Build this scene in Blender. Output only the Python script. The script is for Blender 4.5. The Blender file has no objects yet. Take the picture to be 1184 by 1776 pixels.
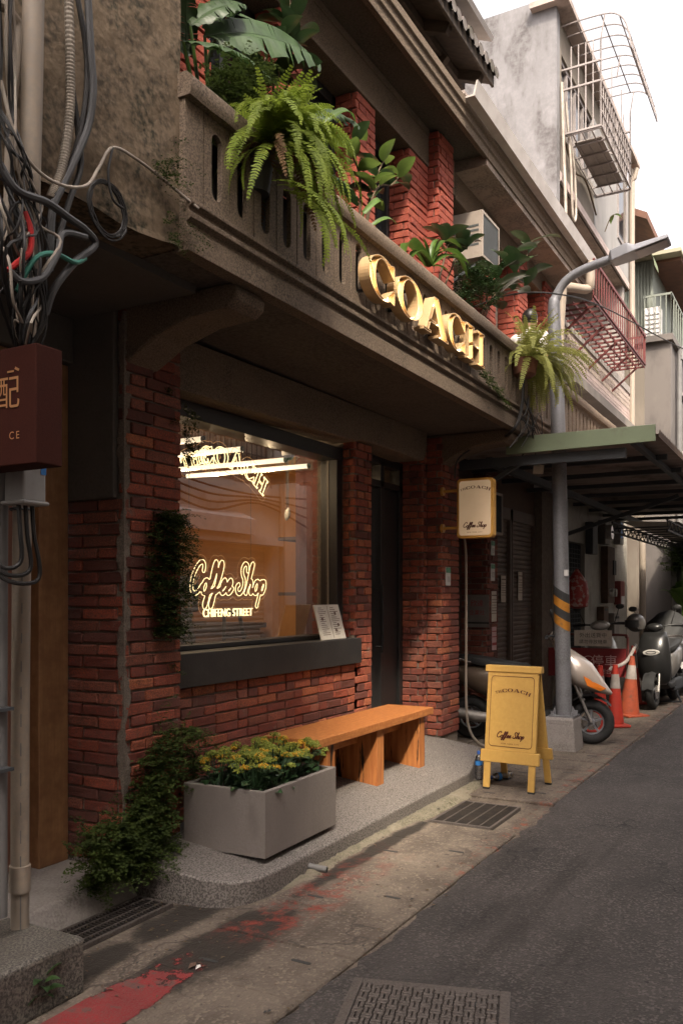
import bpy, bmesh, math, random
import numpy as np
from mathutils import Vector, Matrix, Euler
random.seed(11); np.random.seed(11)
PI = math.pi
rad = math.radians
sc = bpy.context.scene
C = sc.collection

# ------------------------------------------------------------------ camera
# street runs along +X, shop front faces -Y (towards the road), camera stands in the road at the origin
YAW = rad(28.9); CS, SN = math.cos(YAW), math.sin(YAW); FPX = 1500.0; EYE = 1.5
cd = bpy.data.cameras.new('camera'); cam = bpy.data.objects.new('camera', cd); C.objects.link(cam)
cam.location = (0, 0, EYE); cam.rotation_euler = (PI/2, 0, YAW - PI/2)
cd.sensor_fit = 'VERTICAL'; cd.sensor_height = 36; cd.sensor_width = 24
cd.lens = 36*FPX/1776; cd.shift_y = 145/1776; cd.clip_start = 0.05; cd.clip_end = 600
sc.camera = cam

# ------------------------------------------------------------------ sky, sun, exposure
SUN_EL, SUN_AZ = rad(50), rad(215)      # azimuth of the sun as an angle from +X towards +Y
w = bpy.data.worlds.new('World'); sc.world = w; w.use_nodes = True
nt = w.node_tree; nt.nodes.clear()
sky = nt.nodes.new('ShaderNodeTexSky'); sky.sky_type = 'NISHITA'; sky.sun_disc = False
sky.sun_elevation = SUN_EL; sky.sun_rotation = PI/2 - SUN_AZ
sky.air_density = 1.0; sky.dust_density = 6.0; sky.ozone_density = 1.0
hs = nt.nodes.new('ShaderNodeHueSaturation'); hs.inputs['Saturation'].default_value = 0.22
mx = nt.nodes.new('ShaderNodeMix'); mx.data_type = 'RGBA'; mx.blend_type = 'MULTIPLY'
mx.inputs[0].default_value = 1.0; mx.inputs[7].default_value = (1.0, 0.925, 0.875, 1)
bg = nt.nodes.new('ShaderNodeBackground'); bg.inputs['Strength'].default_value = 0.15
wo = nt.nodes.new('ShaderNodeOutputWorld')
nt.links.new(sky.outputs[0], hs.inputs['Color']); nt.links.new(hs.outputs[0], mx.inputs[6])
nt.links.new(mx.outputs[2], bg.inputs[0]); nt.links.new(bg.outputs[0], wo.inputs[0])
sl = bpy.data.lights.new('sun', 'SUN'); sl.energy = 1.6; sl.angle = rad(3); sl.color = (1, .88, .70)
so = bpy.data.objects.new('sun', sl); C.objects.link(so)
so.rotation_euler = Vector((math.cos(SUN_AZ)*math.cos(SUN_EL), math.sin(SUN_AZ)*math.cos(SUN_EL), math.sin(SUN_EL))).to_track_quat('Z', 'Y').to_euler()
so.location = (-4, -6, 12)
vs = sc.view_settings; vs.view_transform = 'Standard'; vs.look = 'None'; vs.exposure = 2.0; vs.gamma = 1; vs.use_curve_mapping = False
sc.cycles.max_bounces = 7; sc.cycles.diffuse_bounces = 3; sc.cycles.glossy_bounces = 3
sc.cycles.transmission_bounces = 6; sc.cycles.transparent_max_bounces = 10
sc.cycles.caustics_reflective = False; sc.cycles.caustics_refractive = False
sc.cycles.sample_clamp_indirect = 4.0

# ------------------------------------------------------------------ helpers
def rayd(u, v):
    k = (u-592)/FPX
    return Vector((CS+k*SN, SN-k*CS, (1033-v)/FPX))
def atY(u, v, Y):
    d = rayd(u, v); s = Y/d.y; return Vector((d.x*s, Y, EYE+d.z*s))
def atX(u, v, X):
    d = rayd(u, v); s = X/d.x; return Vector((X, d.y*s, EYE+d.z*s))
def atZ(u, v, Z=0.):
    d = rayd(u, v); s = (Z-EYE)/d.z; return Vector((d.x*s, d.y*s, Z))
def R(a, b): return random.uniform(a, b)

def link(o, parent=None):
    C.objects.link(o)
    if parent is not None: o.parent = parent
    return o
def tag(o, label=None, cat=None, group=None, kind=None):
    if label: o['label'] = label
    if cat: o['category'] = cat
    if group: o['group'] = group
    if kind: o['kind'] = kind
    return o
def thing(name, label, cat, loc=(0, 0, 0), rz=0., group=None):
    o = bpy.data.objects.new(name, None); o.empty_display_size = .1
    o.location = loc; o.rotation_euler = (0, 0, rz); link(o)
    return tag(o, label, cat, group)

SPLIT = {'balcony_end_post', 'collar', 'bracket', 'standoff', 'clip', 'turn_signal', 'side_panel', 'fork', 'grip', 'brake_lever', 'stretcher', 'foot', 'lead', 'rafter', 'interior_panel', 'interior_post', 'meter', 'lifting_eye', 'end_cap', 'hanging_wire', 'hinge', 'shelf', 'canopy_beam', 'arm_flange'}
class MB:
    def __init__(s): s.v = []; s.f = []; s.m = []
    def add(s, vs, fs, mi=0):
        b = len(s.v); s.v += [tuple(x) for x in vs]; s.f += [tuple(i+b for i in f) for f in fs]; s.m += [mi]*len(fs); return s
    def box(s, c, d, rz=0., mi=0, rot=None):
        M = rot if rot is not None else Matrix.Rotation(rz, 3, 'Z')
        c = Vector(c); h = [x/2 for x in d]
        P = [c+M@Vector((x*h[0], y*h[1], z*h[2])) for z in (-1, 1) for y in (-1, 1) for x in (-1, 1)]
        return s.add(P, [(0, 2, 3, 1), (4, 5, 7, 6), (0, 1, 5, 4), (2, 6, 7, 3), (0, 4, 6, 2), (1, 3, 7, 5)], mi)
    def bb(s, x0, x1, y0, y1, z0, z1, mi=0):
        return s.box(((x0+x1)/2, (y0+y1)/2, (z0+z1)/2), (abs(x1-x0), abs(y1-y0), abs(z1-z0)), mi=mi)
    def bar(s, a, b, w, h=None, mi=0, up=(0, 0, 1)):
        a, b = Vector(a), Vector(b); d = b-a; L = d.length
        if L < 1e-6: return s
        z = d/L; x = Vector(up).cross(z)
        if x.length < 1e-4: x = Vector((1, 0, 0)).cross(z)
        x.normalize(); y = z.cross(x)
        return s.box((a+b)/2, (w, h if h else w, L), rot=Matrix((x, y, z)).transposed(), mi=mi)
    def tube(s, pts, r, n=8, closed=False, mi=0, cap=True):
        pts = [Vector(p) for p in pts]; k = len(pts)
        rr = r if hasattr(r, '__len__') else [r]*k
        V = []; prev = None
        for i, p in enumerate(pts):
            if closed: t = pts[(i+1) % k]-pts[i-1]
            else: t = pts[min(i+1, k-1)]-pts[max(i-1, 0)]
            if t.length < 1e-9: t = Vector((0, 0, 1))
            t.normalize()
            if prev is None:
                a = t.orthogonal().normalized()
            else:
                a = prev-t*prev.dot(t)
                if a.length < 1e-6: a = t.orthogonal()
                a.normalize()
            prev = a; b = t.cross(a)
            for j in range(n):
                an = 2*PI*j/n; V.append(p+(a*math.cos(an)+b*math.sin(an))*rr[i])
        F = []
        for i in range(k if closed else k-1):
            i2 = (i+1) % k
            for j in range(n):
                j2 = (j+1) % n; F.append((i*n+j, i*n+j2, i2*n+j2, i2*n+j))
        if cap and not closed:
            F.append(tuple(reversed(range(n)))); F.append(tuple((k-1)*n+j for j in range(n)))
        return s.add(V, F, mi)
    def cyl(s, a, b, r, r2=None, n=16, mi=0): return s.tube([a, b], [r, r if r2 is None else r2], n, mi=mi)
    def lathe(s, prof, c=(0, 0, 0), n=20, mi=0, M=None, cap=True):
        V = []; F = []; c = Vector(c)
        for (r, z) in prof:
            for j in range(n):
                p = Vector((r*math.cos(2*PI*j/n), r*math.sin(2*PI*j/n), z))
                V.append(c+(M@p if M is not None else p))
        k = len(prof)
        for i in range(k-1):
            for j in range(n):
                j2 = (j+1) % n; F.append((i*n+j, i*n+j2, (i+1)*n+j2, (i+1)*n+j))
        if cap: F.append(tuple(reversed(range(n)))); F.append(tuple((k-1)*n+j for j in range(n)))
        return s.add(V, F, mi)
    def prism(s, poly, fn, d0, d1, mi=0):
        """poly of (a,b) -> fn(a,b,d)"""
        k = len(poly); V = [fn(a, b, d0) for a, b in poly]+[fn(a, b, d1) for a, b in poly]
        F = [tuple(range(k)), tuple(reversed(range(k, 2*k)))]+[(i, i+k, (i+1) % k+k, (i+1) % k) for i in range(k)]
        return s.add(V, F, mi)
    def loft(s, rings, mi=0, cap=True, closed=True):
        n = len(rings[0]); V = [p for r in rings for p in r]; F = []
        for i in range(len(rings)-1):
            for j in range(n if closed else n-1):
                j2 = (j+1) % n; F.append((i*n+j, i*n+j2, (i+1)*n+j2, (i+1)*n+j))
        if cap and closed: F.append(tuple(reversed(range(n)))); F.append(tuple((len(rings)-1)*n+j for j in range(n)))
        return s.add(V, F, mi)
    def ball(s, c, r, n=10, m=6, mi=0):
        r = r if hasattr(r, '__len__') else (r, r, r); c = Vector(c)
        V = [c+Vector((0, 0, r[2]))]; F = []
        for i in range(1, m):
            t = PI*i/m
            for j in range(n): V.append(c+Vector((r[0]*math.sin(t)*math.cos(2*PI*j/n), r[1]*math.sin(t)*math.sin(2*PI*j/n), r[2]*math.cos(t))))
        V.append(c-Vector((0, 0, r[2])))
        for j in range(n): F.append((0, 1+j, 1+(j+1) % n))
        for i in range(m-2):
            for j in range(n): F.append((1+i*n+j, 1+(i+1)*n+j, 1+(i+1)*n+(j+1) % n, 1+i*n+(j+1) % n))
        L = len(V)-1
        for j in range(n): F.append((L, 1+(m-2)*n+(j+1) % n, 1+(m-2)*n+j))
        return s.add(V, F, mi)
    def mesh(s, name, mats, smooth=False, angle=35):
        me = bpy.data.meshes.new(name); me.from_pydata(s.v, [], s.f)
        for m in (mats if isinstance(mats, (list, tuple)) else [mats]): me.materials.append(m)
        if any(s.m): me.polygons.foreach_set('material_index', s.m)
        bm = bmesh.new(); bm.from_mesh(me); bmesh.ops.recalc_face_normals(bm, faces=bm.faces); bm.to_mesh(me); bm.free()
        if smooth:
            me.polygons.foreach_set('use_smooth', [True]*len(me.polygons)); me.set_sharp_from_angle(angle=rad(angle))
        me.update(); return me
    def islands(s):
        par = list(range(len(s.v)))
        def fd(a):
            while par[a] != a: par[a] = par[par[a]]; a = par[a]
            return a
        for f in s.f:
            r0 = fd(f[0])
            for q in f[1:]: par[fd(q)] = r0
        g = {}
        for f, m in zip(s.f, s.m): g.setdefault(fd(f[0]), []).append((f, m))
        out = []
        for fl in g.values():
            b = MB(); mp = {}
            for f, m in fl:
                for q in f:
                    if q not in mp: mp[q] = len(b.v); b.v.append(s.v[q])
                b.f.append(tuple(mp[q] for q in f)); b.m.append(m)
            out.append(b)
        return out
    def build(s, name, mats, parent=None, smooth=False, bevel=0., seg=2, angle=35, kind=None):
        if name in SPLIT:
            isl = s.islands()
            if len(isl) > 1:
                return [b.build1(name, mats, parent, smooth, bevel, seg, angle, kind) for b in isl][0]
        return s.build1(name, mats, parent, smooth, bevel, seg, angle, kind)
    def build1(s, name, mats, parent=None, smooth=False, bevel=0., seg=2, angle=35, kind=None):
        o = bpy.data.objects.new(name, s.mesh(name, mats, smooth, angle)); link(o, parent)
        if bevel:
            md = o.modifiers.new('bevel', 'BEVEL'); md.width = bevel; md.segments = seg; md.limit_method = 'ANGLE'; md.angle_limit = rad(40)
            md.harden_normals = False
        if kind: o['kind'] = kind
        return o

def inst(name, me, parent, loc=(0, 0, 0), rot=(0, 0, 0), scale=(1, 1, 1)):
    o = bpy.data.objects.new(name, me); link(o, parent); o.location = loc; o.rotation_euler = rot; o.scale = scale; return o
def copy_tree(o, parent=None, loc=None, rz=None, **kw):
    c = o.copy(); link(c)
    if parent is not None: c.parent = parent
    for ch in list(o.children): copy_tree(ch, c)
    if loc is not None: c.location = loc
    if rz is not None: c.rotation_euler = (0, 0, rz)
    tag(c, **kw); return c

def crom(P, m=6, closed=False):
    P = [Vector(p) for p in P]; n = len(P); out = []
    for i in range(n if closed else n-1):
        if closed: a, b, c, d = P[i-1], P[i], P[(i+1) % n], P[(i+2) % n]
        else: a, b, c, d = P[max(i-1, 0)], P[i], P[i+1], P[min(i+2, n-1)]
        for k in range(m):
            t = k/m
            out.append(.5*((2*b)+(c-a)*t+(2*a-5*b+4*c-d)*t*t+(3*b-a-3*c+d)*t**3))
    if not closed: out.append(P[-1])
    return out

# ------------------------------------------------------------------ materials
def _n(nt, t, **kw):
    n = nt.nodes.new(t)
    for k, v in kw.items(): setattr(n, k, v)
    return n
def col(c): return (c[0], c[1], c[2], 1) if len(c) == 3 else tuple(c)
def pm(name, c1, c2=None, scale=4., contrast=(.35, .65), detail=6., fine=None, fs=60., fa=.25, stain=None, stscale=1.2, stc=(.5, .7),
       rough=.75, bump=.0, bs=40., metal=0., spec=.4, coat=0., stretch=None, rnd=0., emit=None, es=0., big=None, alpha=None, transl=0.):
    """base c1/c2 mixed by noise in world space, fine speckle, a stain colour with a shape of its own, bump"""
    m = bpy.data.materials.new(name); m.use_nodes = True; nt = m.node_tree; L = nt.links.new
    b = nt.nodes['Principled BSDF']; out = nt.nodes['Material Output']
    b.inputs['Roughness'].default_value = rough; b.inputs['Metallic'].default_value = metal
    b.inputs['Specular IOR Level'].default_value = spec; b.inputs['Coat Weight'].default_value = coat
    geo = _n(nt, 'ShaderNodeNewGeometry'); pos = geo.outputs['Position']
    if stretch:
        mp = _n(nt, 'ShaderNodeMapping'); mp.inputs['Scale'].default_value = stretch; L(pos, mp.inputs[0]); pos2 = mp.outputs[0]
    else: pos2 = pos
    def noise(s, d=detail, p=pos2, r=.6):
        n = _n(nt, 'ShaderNodeTexNoise'); n.inputs['Scale'].default_value = s; n.inputs['Detail'].default_value = d; n.inputs['Roughness'].default_value = r
        L(p, n.inputs['Vector']); return n.outputs['Fac']
    def ramp(f, a, b_):
        r = _n(nt, 'ShaderNodeMapRange'); r.interpolation_type = 'SMOOTHSTEP'; r.inputs[1].default_value = a; r.inputs[2].default_value = b_
        L(f, r.inputs[0]); return r.outputs[0]
    def mix(f, a, c, mode='MIX'):
        x = _n(nt, 'ShaderNodeMix', data_type='RGBA', blend_type=mode)
        if isinstance(f, (int, float)): x.inputs[0].default_value = f
        else: L(f, x.inputs[0])
        for s_, q in ((6, a), (7, c)):
            if isinstance(q, (tuple, list)): x.inputs[s_].default_value = col(q)
            else: L(q, x.inputs[s_])
        return x.outputs[2]
    cur = col(c1)
    if c2 is not None: cur = mix(ramp(noise(scale), *contrast), c1, c2)
    if stain is not None: cur = mix(ramp(noise(stscale, 5.), *stc), cur, stain)
    if fine is not None: cur = mix(ramp(noise(fs, 2., pos), .5-fa, .5+fa), cur, fine)
    if rnd:
        oi = _n(nt, 'ShaderNodeObjectInfo'); mr = _n(nt, 'ShaderNodeMapRange'); mr.inputs[3].default_value = 1-rnd; mr.inputs[4].default_value = 1+rnd
        L(oi.outputs['Random'], mr.inputs[0])
        hsv = _n(nt, 'ShaderNodeHueSaturation'); L(mr.outputs[0], hsv.inputs['Value'])
        if isinstance(cur, tuple): hsv.inputs['Color'].default_value = cur
        else: L(cur, hsv.inputs['Color'])
        cur = hsv.outputs[0]
    if isinstance(cur, tuple): b.inputs['Base Color'].default_value = cur
    else: L(cur, b.inputs['Base Color'])
    if bump:
        bn = _n(nt, 'ShaderNodeBump'); bn.inputs['Strength'].default_value = bump; bn.inputs['Distance'].default_value = .01
        L(noise(bs, 4., pos2), bn.inputs['Height']); L(bn.outputs[0], b.inputs['Normal'])
    if emit: b.inputs['Emission Color'].default_value = col(emit); b.inputs['Emission Strength'].default_value = es
    if transl:
        t = _n(nt, 'ShaderNodeBsdfTranslucent'); ms = _n(nt, 'ShaderNodeMixShader'); ms.inputs[0].default_value = transl
        if isinstance(cur, tuple): t.inputs[0].default_value = cur
        else: L(cur, t.inputs[0])
        L(b.outputs[0], ms.inputs[1]); L(t.outputs[0], ms.inputs[2]); L(ms.outputs[0], out.inputs[0])
    return m
def glassmat(name, tint=(1, 1, 1), refl=.06, ior=1.5, rough=0.):
    m = bpy.data.materials.new(name); m.use_nodes = True; nt = m.node_tree; nt.nodes.clear(); L = nt.links.new
    t = _n(nt, 'ShaderNodeBsdfTransparent'); t.inputs[0].default_value = col(tint)
    g = _n(nt, 'ShaderNodeBsdfGlossy'); g.inputs['Roughness'].default_value = rough; g.inputs[0].default_value = (1, 1, 1, 1)
    fr = _n(nt, 'ShaderNodeFresnel'); fr.inputs[0].default_value = ior
    ad = _n(nt, 'ShaderNodeMath', operation='ADD'); ad.use_clamp = True; ad.inputs[1].default_value = refl; L(fr.outputs[0], ad.inputs[0])
    ms = _n(nt, 'ShaderNodeMixShader'); o = _n(nt, 'ShaderNodeOutputMaterial')
    L(ad.outputs[0], ms.inputs[0]); L(t.outputs[0], ms.inputs[1]); L(g.outputs[0], ms.inputs[2]); L(ms.outputs[0], o.inputs[0])
    return m

def ground_mat(name, c1, c2, cf, fs, big, bump=1., pit=(.02, .02, .02), gutter=False):
    """asphalt / old concrete: aggregate grains from a Voronoi, tonal patches, pits; the gutter adds damp stains and flecks of worn red line paint"""
    m = bpy.data.materials.new(name); m.use_nodes = True; nt = m.node_tree; L = nt.links.new
    b = nt.nodes['Principled BSDF']; b.inputs['Roughness'].default_value = .85; b.inputs['Specular IOR Level'].default_value = .35
    pos = _n(nt, 'ShaderNodeNewGeometry').outputs['Position']
    def noise(s, d=5., r=.6):
        n = _n(nt, 'ShaderNodeTexNoise'); n.inputs['Scale'].default_value = s; n.inputs['Detail'].default_value = d; n.inputs['Roughness'].default_value = r; L(pos, n.inputs['Vector']); return n.outputs['Fac']
    def rng(f, a, c, lo=0., hi=1.):
        r = _n(nt, 'ShaderNodeMapRange'); r.interpolation_type = 'SMOOTHSTEP'; r.inputs[1].default_value = a; r.inputs[2].default_value = c; r.inputs[3].default_value = lo; r.inputs[4].default_value = hi; L(f, r.inputs[0]); return r.outputs[0]
    def mul(a, c):
        q = _n(nt, 'ShaderNodeMath', operation='MULTIPLY'); L(a, q.inputs[0]); L(c, q.inputs[1]); return q.outputs[0]
    def mix(f, a, c):
        x = _n(nt, 'ShaderNodeMix', data_type='RGBA'); L(f, x.inputs[0])
        for s_, q in ((6, a), (7, c)):
            if isinstance(q, tuple): x.inputs[s_].default_value = col(q)
            else: L(q, x.inputs[s_])
        return x.outputs[2]
    vo = _n(nt, 'ShaderNodeTexVoronoi'); vo.inputs['Scale'].default_value = fs; L(pos, vo.inputs['Vector'])
    sep = _n(nt, 'ShaderNodeSeparateColor'); L(vo.outputs['Color'], sep.inputs[0])
    cur = mix(rng(noise(big), .33, .67), c1, c2)
    cur = mix(mul(rng(sep.outputs[0], .62, .98), rng(noise(big*3), .3, .7, .25, 1.)), cur, cf)
    cur = mix(rng(noise(fs*.35, 3.), .60, .74), cur, pit)
    mp = _n(nt, 'ShaderNodeMapping'); mp.inputs['Scale'].default_value = (.35, 2.6, 1); L(pos, mp.inputs[0])
    ns_ = _n(nt, 'ShaderNodeTexNoise'); ns_.inputs['Scale'].default_value = 1.0; ns_.inputs['Detail'].default_value = 7.; ns_.inputs['Roughness'].default_value = .65; L(mp.outputs[0], ns_.inputs['Vector'])
    dk = _n(nt, 'ShaderNodeMix', data_type='RGBA', blend_type='MULTIPLY'); L(rng(ns_.outputs['Fac'], .50, .66), dk.inputs[0]); L(cur, dk.inputs[6]); dk.inputs[7].default_value = (.62, .61, .60, 1); cur = dk.outputs[2]
    vc = _n(nt, 'ShaderNodeTexVoronoi', feature='DISTANCE_TO_EDGE'); vc.inputs['Scale'].default_value = 1.15
    wp = _n(nt, 'ShaderNodeMix', data_type='RGBA', blend_type='LINEAR_LIGHT'); wp.inputs[0].default_value = .16; L(pos, wp.inputs[6]); nz = _n(nt, 'ShaderNodeTexNoise'); nz.inputs['Scale'].default_value = 5.; nz.inputs['Detail'].default_value = 6.; L(pos, nz.inputs['Vector']); L(nz.outputs['Color'], wp.inputs[7]); L(wp.outputs[2], vc.inputs['Vector'])
    cur = mix(mul(rng(vc.outputs['Distance'], .010, .003), rng(noise(.7, 2.), .52, .60)), cur, pit)
    if gutter:
        sx = _n(nt, 'ShaderNodeSeparateXYZ'); L(pos, sx.inputs[0])
        def around(x, y, rx, ry):
            vm = _n(nt, 'ShaderNodeVectorMath', operation='SUBTRACT'); L(pos, vm.inputs[0]); vm.inputs[1].default_value = (x, y, 0)
            v2 = _n(nt, 'ShaderNodeVectorMath', operation='MULTIPLY'); L(vm.outputs[0], v2.inputs[0]); v2.inputs[1].default_value = (1/rx, 1/ry, 0)
            v3 = _n(nt, 'ShaderNodeVectorMath', operation='LENGTH'); L(v2.outputs[0], v3.inputs[0])
            ad = _n(nt, 'ShaderNodeMath', operation='MULTIPLY_ADD'); L(noise(5., 6., .7), ad.inputs[0]); ad.inputs[1].default_value = 1.6; L(v3.outputs['Value'], ad.inputs[2]); return ad.outputs[0]
        for (x, y, rx, ry) in ((2.98, 2.24, .62, .20), (3.2, 2.62, .5, .12), (4.6, 2.28, 1.2, .06), (2.5, 2.6, .5, .1)):
            cur = mix(rng(around(x, y, rx, ry), 1.95, 1.45), cur, (.030, .024, .019))
        band = mul(rng(sx.outputs['Y'], 1.98, 2.1), rng(sx.outputs['Y'], 2.40, 2.28)); xs_ = mul(rng(sx.outputs['X'], 4.9, 3.2), rng(sx.outputs['X'], 2.95, 3.2))
        cur = mix(mul(mul(band, xs_), rng(noise(7., 7., .75), .46, .64)), cur, (.20, .034, .022))
        e2 = mul(rng(sx.outputs['Y'], 1.85, 1.70), rng(sx.outputs['X'], 3.9, 4.4)); cur = mix(mul(e2, rng(noise(9., 7., .75), .52, .66)), cur, (.20, .055, .032))
    L(cur, b.inputs['Base Color'])
    bn = _n(nt, 'ShaderNodeBump'); bn.inputs['Strength'].default_value = bump; bn.inputs['Distance'].default_value = .006
    L(vo.outputs['Distance'], bn.inputs['Height'])
    b2 = _n(nt, 'ShaderNodeBump'); b2.inputs['Strength'].default_value = .5; b2.inputs['Distance'].default_value = .02; L(noise(fs*.3, 4.), b2.inputs['Height']); L(bn.outputs[0], b2.inputs['Normal']); L(b2.outputs[0], b.inputs['Normal'])
    return m

M = {}
def D(k, *a, **kw): M[k] = pm(k, *a, **kw)
# bricks: six fired tones
for i, (a, b_) in enumerate([((.44, .098, .050), (.31, .064, .037)), ((.52, .145, .068), (.37, .09, .048)), ((.30, .062, .038), (.20, .045, .032)),
                             ((.62, .20, .085), (.44, .12, .055)), ((.18, .05, .038), (.12, .036, .03)), ((.40, .13, .08), (.28, .088, .06))]):
    D('brick%d' % i, a, b_, scale=22, contrast=(.3, .7), fine=(.09, .05, .04), fs=140, fa=.32, stain=(.24, .17, .13), stscale=9, stc=(.58, .78),
      rough=.82, bump=.55, bs=90, rnd=.16, spec=.25)
for i, (a, b_) in enumerate([((.44, .088, .048), (.34, .064, .038)), ((.48, .105, .055), (.38, .078, .046)), ((.38, .07, .042), (.3, .058, .036))]):
    D('ubrick%d' % i, a, b_, scale=18, contrast=(.3, .7), fine=(.14, .05, .04), fs=150, fa=.3, rough=.8, bump=.3, bs=90, rnd=.1, spec=.25)
D('mortar', (.17, .138, .112), (.25, .205, .165), scale=14, fine=(.10, .082, .068), fs=120, fa=.3, rough=.95, bump=.6, bs=70)
D('washed', (.128, .092, .063), (.076, .057, .041), scale=2.6, contrast=(.3, .7), fine=(.21, .155, .11), fs=115, fa=.18, stain=(.05, .041, .031), stscale=3.2, stc=(.52, .7),
  rough=.88, bump=.7, bs=170)
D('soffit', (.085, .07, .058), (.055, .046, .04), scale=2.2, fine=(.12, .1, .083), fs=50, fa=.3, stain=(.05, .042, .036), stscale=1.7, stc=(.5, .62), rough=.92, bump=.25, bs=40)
D('soffit_peel', (.26, .2, .16), (.12, .09, .07), scale=3.5, contrast=(.44, .58), fine=(.3, .24, .2), fs=40, fa=.35, stain=(.06, .05, .04), stscale=2.1, stc=(.52, .62), rough=.92, bump=.3, bs=30)
D('render_old', (.125, .09, .056), (.052, .039, .025), scale=6.5, contrast=(.44, .56), detail=9, fine=(.165, .12, .078), fs=30, fa=.2, stain=(.022, .022, .012), stscale=3.4, stc=(.52, .62), rough=.95, bump=1., bs=14)
D('plaster_dark', (.105, .092, .08), (.075, .066, .058), scale=2.5, fine=(.1, .09, .08), fs=60, fa=.3, rough=.9, bump=.25, bs=30)
M['asphalt'] = ground_mat('asphalt', (.066, .057, .053), (.040, .035, .033), (.125, .110, .10), 105, 1.1, bump=1.0, pit=(.018, .017, .017))
M['gutter'] = ground_mat('gutter', (.15, .120, .094), (.085, .067, .053), (.20, .163, .127), 85, 2.8, bump=.5, pit=(.06, .048, .04), gutter=True)
D('kerbmoss', (.15, .128, .09), (.075, .068, .04), scale=7, contrast=(.4, .6), fine=(.19, .165, .125), fs=90, fa=.3, stain=(.05, .05, .022), stscale=5, stc=(.52, .66), rough=.92, bump=.7, bs=60)
D('terrazzo', (.095, .083, .075), (.068, .059, .053), scale=2.2, fine=(.23, .205, .185), fs=105, fa=.12, stain=(.075, .064, .054), stscale=1.6, stc=(.54, .7), rough=.68, bump=.5, bs=200)
D('granite', (.19, .17, .145), (.13, .117, .10), scale=9, fine=(.05, .045, .04), fs=110, fa=.14, stain=(.11, .095, .075), stscale=2.5, stc=(.5, .7), rough=.75, bump=.5, bs=150)
D('redpaint', (.26, .012, .015), (.18, .013, .015), scale=6, fine=(.16, .05, .045), fs=120, fa=.34, stain=(.085, .066, .054), stscale=11, stc=(.55, .64), rough=.8, bump=.35, bs=130)
D('wetstain', (.028, .024, .02), (.05, .04, .032), scale=9, fine=(.07, .055, .04), fs=90, fa=.35, rough=.55, bump=.4, bs=80)
D('iron', (.085, .07, .063), (.06, .05, .045), scale=8, fine=(.14, .12, .108), fs=110, fa=.3, stain=(.13, .08, .055), stscale=5, stc=(.6, .75), rough=.62, bump=.3, bs=90, metal=.4)
D('darkiron', (.03, .026, .024), (.05, .04, .034), scale=12, rough=.7, metal=.3)
D('bench', (.50, .21, .065), (.34, .12, .034), scale=5, contrast=(.3, .7), detail=8, stretch=(1.2, 14, 14), fine=(.30, .10, .028), fs=30, fa=.3, rough=.5, bump=.15, bs=30, spec=.45)
D('bench_end', (.44, .17, .05), (.30, .10, .03), scale=4, contrast=(.35, .65), stretch=(7, 7, .7), stain=(.02, .012, .008), stscale=2.6, stc=(.58, .64), rough=.55, bump=.2, bs=20)
D('doorwood', (.36, .195, .09), (.27, .14, .065), scale=4, stretch=(16, 16, .8), contrast=(.3, .7), fine=(.21, .105, .048), fs=14, fa=.3, rough=.55, bump=.12, bs=20)
D('doorwood2', (.27, .135, .095), (.21, .10, .07), scale=4, stretch=(16, 16, .8), contrast=(.3, .7), rough=.5, bump=.1, bs=20)
D('sillblack', (.022, .021, .021), (.03, .028, .027), scale=6, rough=.55, bump=.12, bs=60)
D('frameblack', (.016, .015, .015), (.022, .02, .02), scale=4, rough=.42)
D('planter', (.225, .195, .175), (.18, .155, .138), scale=4, stretch=(1, 1, .35), fine=(.165, .143, .128), fs=120, fa=.35, stain=(.125, .105, .09), stscale=3.2, stc=(.56, .70), rough=.78, bump=.15, bs=90)
D('rubber', (.018, .018, .019), rough=.75)
D('yellow', (.58, .355, .095), (.53, .32, .082), scale=3, fine=(.50, .295, .075), fs=40, fa=.45, stain=(.33, .2, .07), stscale=5, stc=(.63, .78), rough=.5, spec=.4, bump=.06, bs=200)
D('brownink', (.085, .018, .01), rough=.6)
D('cream', (.62, .47, .32), (.58, .43, .29), scale=4, rough=.5, emit=(.9, .62, .36), es=.05)
D('signyellow', (.55, .29, .06), rough=.45)
D('lettergold', (.56, .38, .20), (.50, .33, .17), scale=6, rough=.42, metal=.25)
D('letterback', (.27, .175, .085), rough=.5)
D('neon', (1, .9, .6), emit=(1., .76, .36), es=.75)
D('neonletter', (1, .9, .6), emit=(1., .80, .46), es=4.2)
D('acryl_edge', (.8, .45, .2), emit=(1., .5, .2), es=.10, rough=.3)
D('tubelight', (1, 1, 1), emit=(1., .82, .56), es=.36)
D('galv', (.205, .205, .215), (.16, .16, .17), scale=9, fine=(.25, .25, .26), fs=70, fa=.35, stain=(.13, .125, .125), stscale=3, stc=(.5, .7), rough=.55, metal=.35)
D('lamphead', (.34, .34, .36), (.30, .30, .31), scale=5, rough=.5, metal=.2)
D('lampglass', (.16, .13, .125), rough=.3)
D('concpale', (.25, .225, .205), (.19, .17, .155), scale=5, fine=(.29, .26, .24), fs=80, fa=.3, stain=(.12, .105, .09), stscale=2.6, stc=(.5, .68), rough=.9, bump=.4, bs=60)
D('pvc', (.33, .265, .20), (.27, .215, .165), scale=5, stretch=(1, 1, .25), stain=(.17, .14, .115), stscale=2.2, stc=(.5, .68), fine=(.25, .215, .18), fs=40, fa=.35, rough=.6)
D('pvcgrey', (.15, .145, .14), (.12, .115, .112), scale=5, rough=.6)
D('conduit', (.24, .205, .165), (.18, .155, .125), scale=8, rough=.7)
D('cable', (.014, .013, .013), (.022, .02, .019), scale=8, rough=.55)
D('cablegrey', (.052, .052, .054), rough=.55)
D('cablewhite', (.34, .30, .25), (.24, .2, .165), scale=8, rough=.6)
D('cablered', (.5, .02, .02), rough=.5)
D('cablegreen', (.03, .16, .12), rough=.5)
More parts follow.
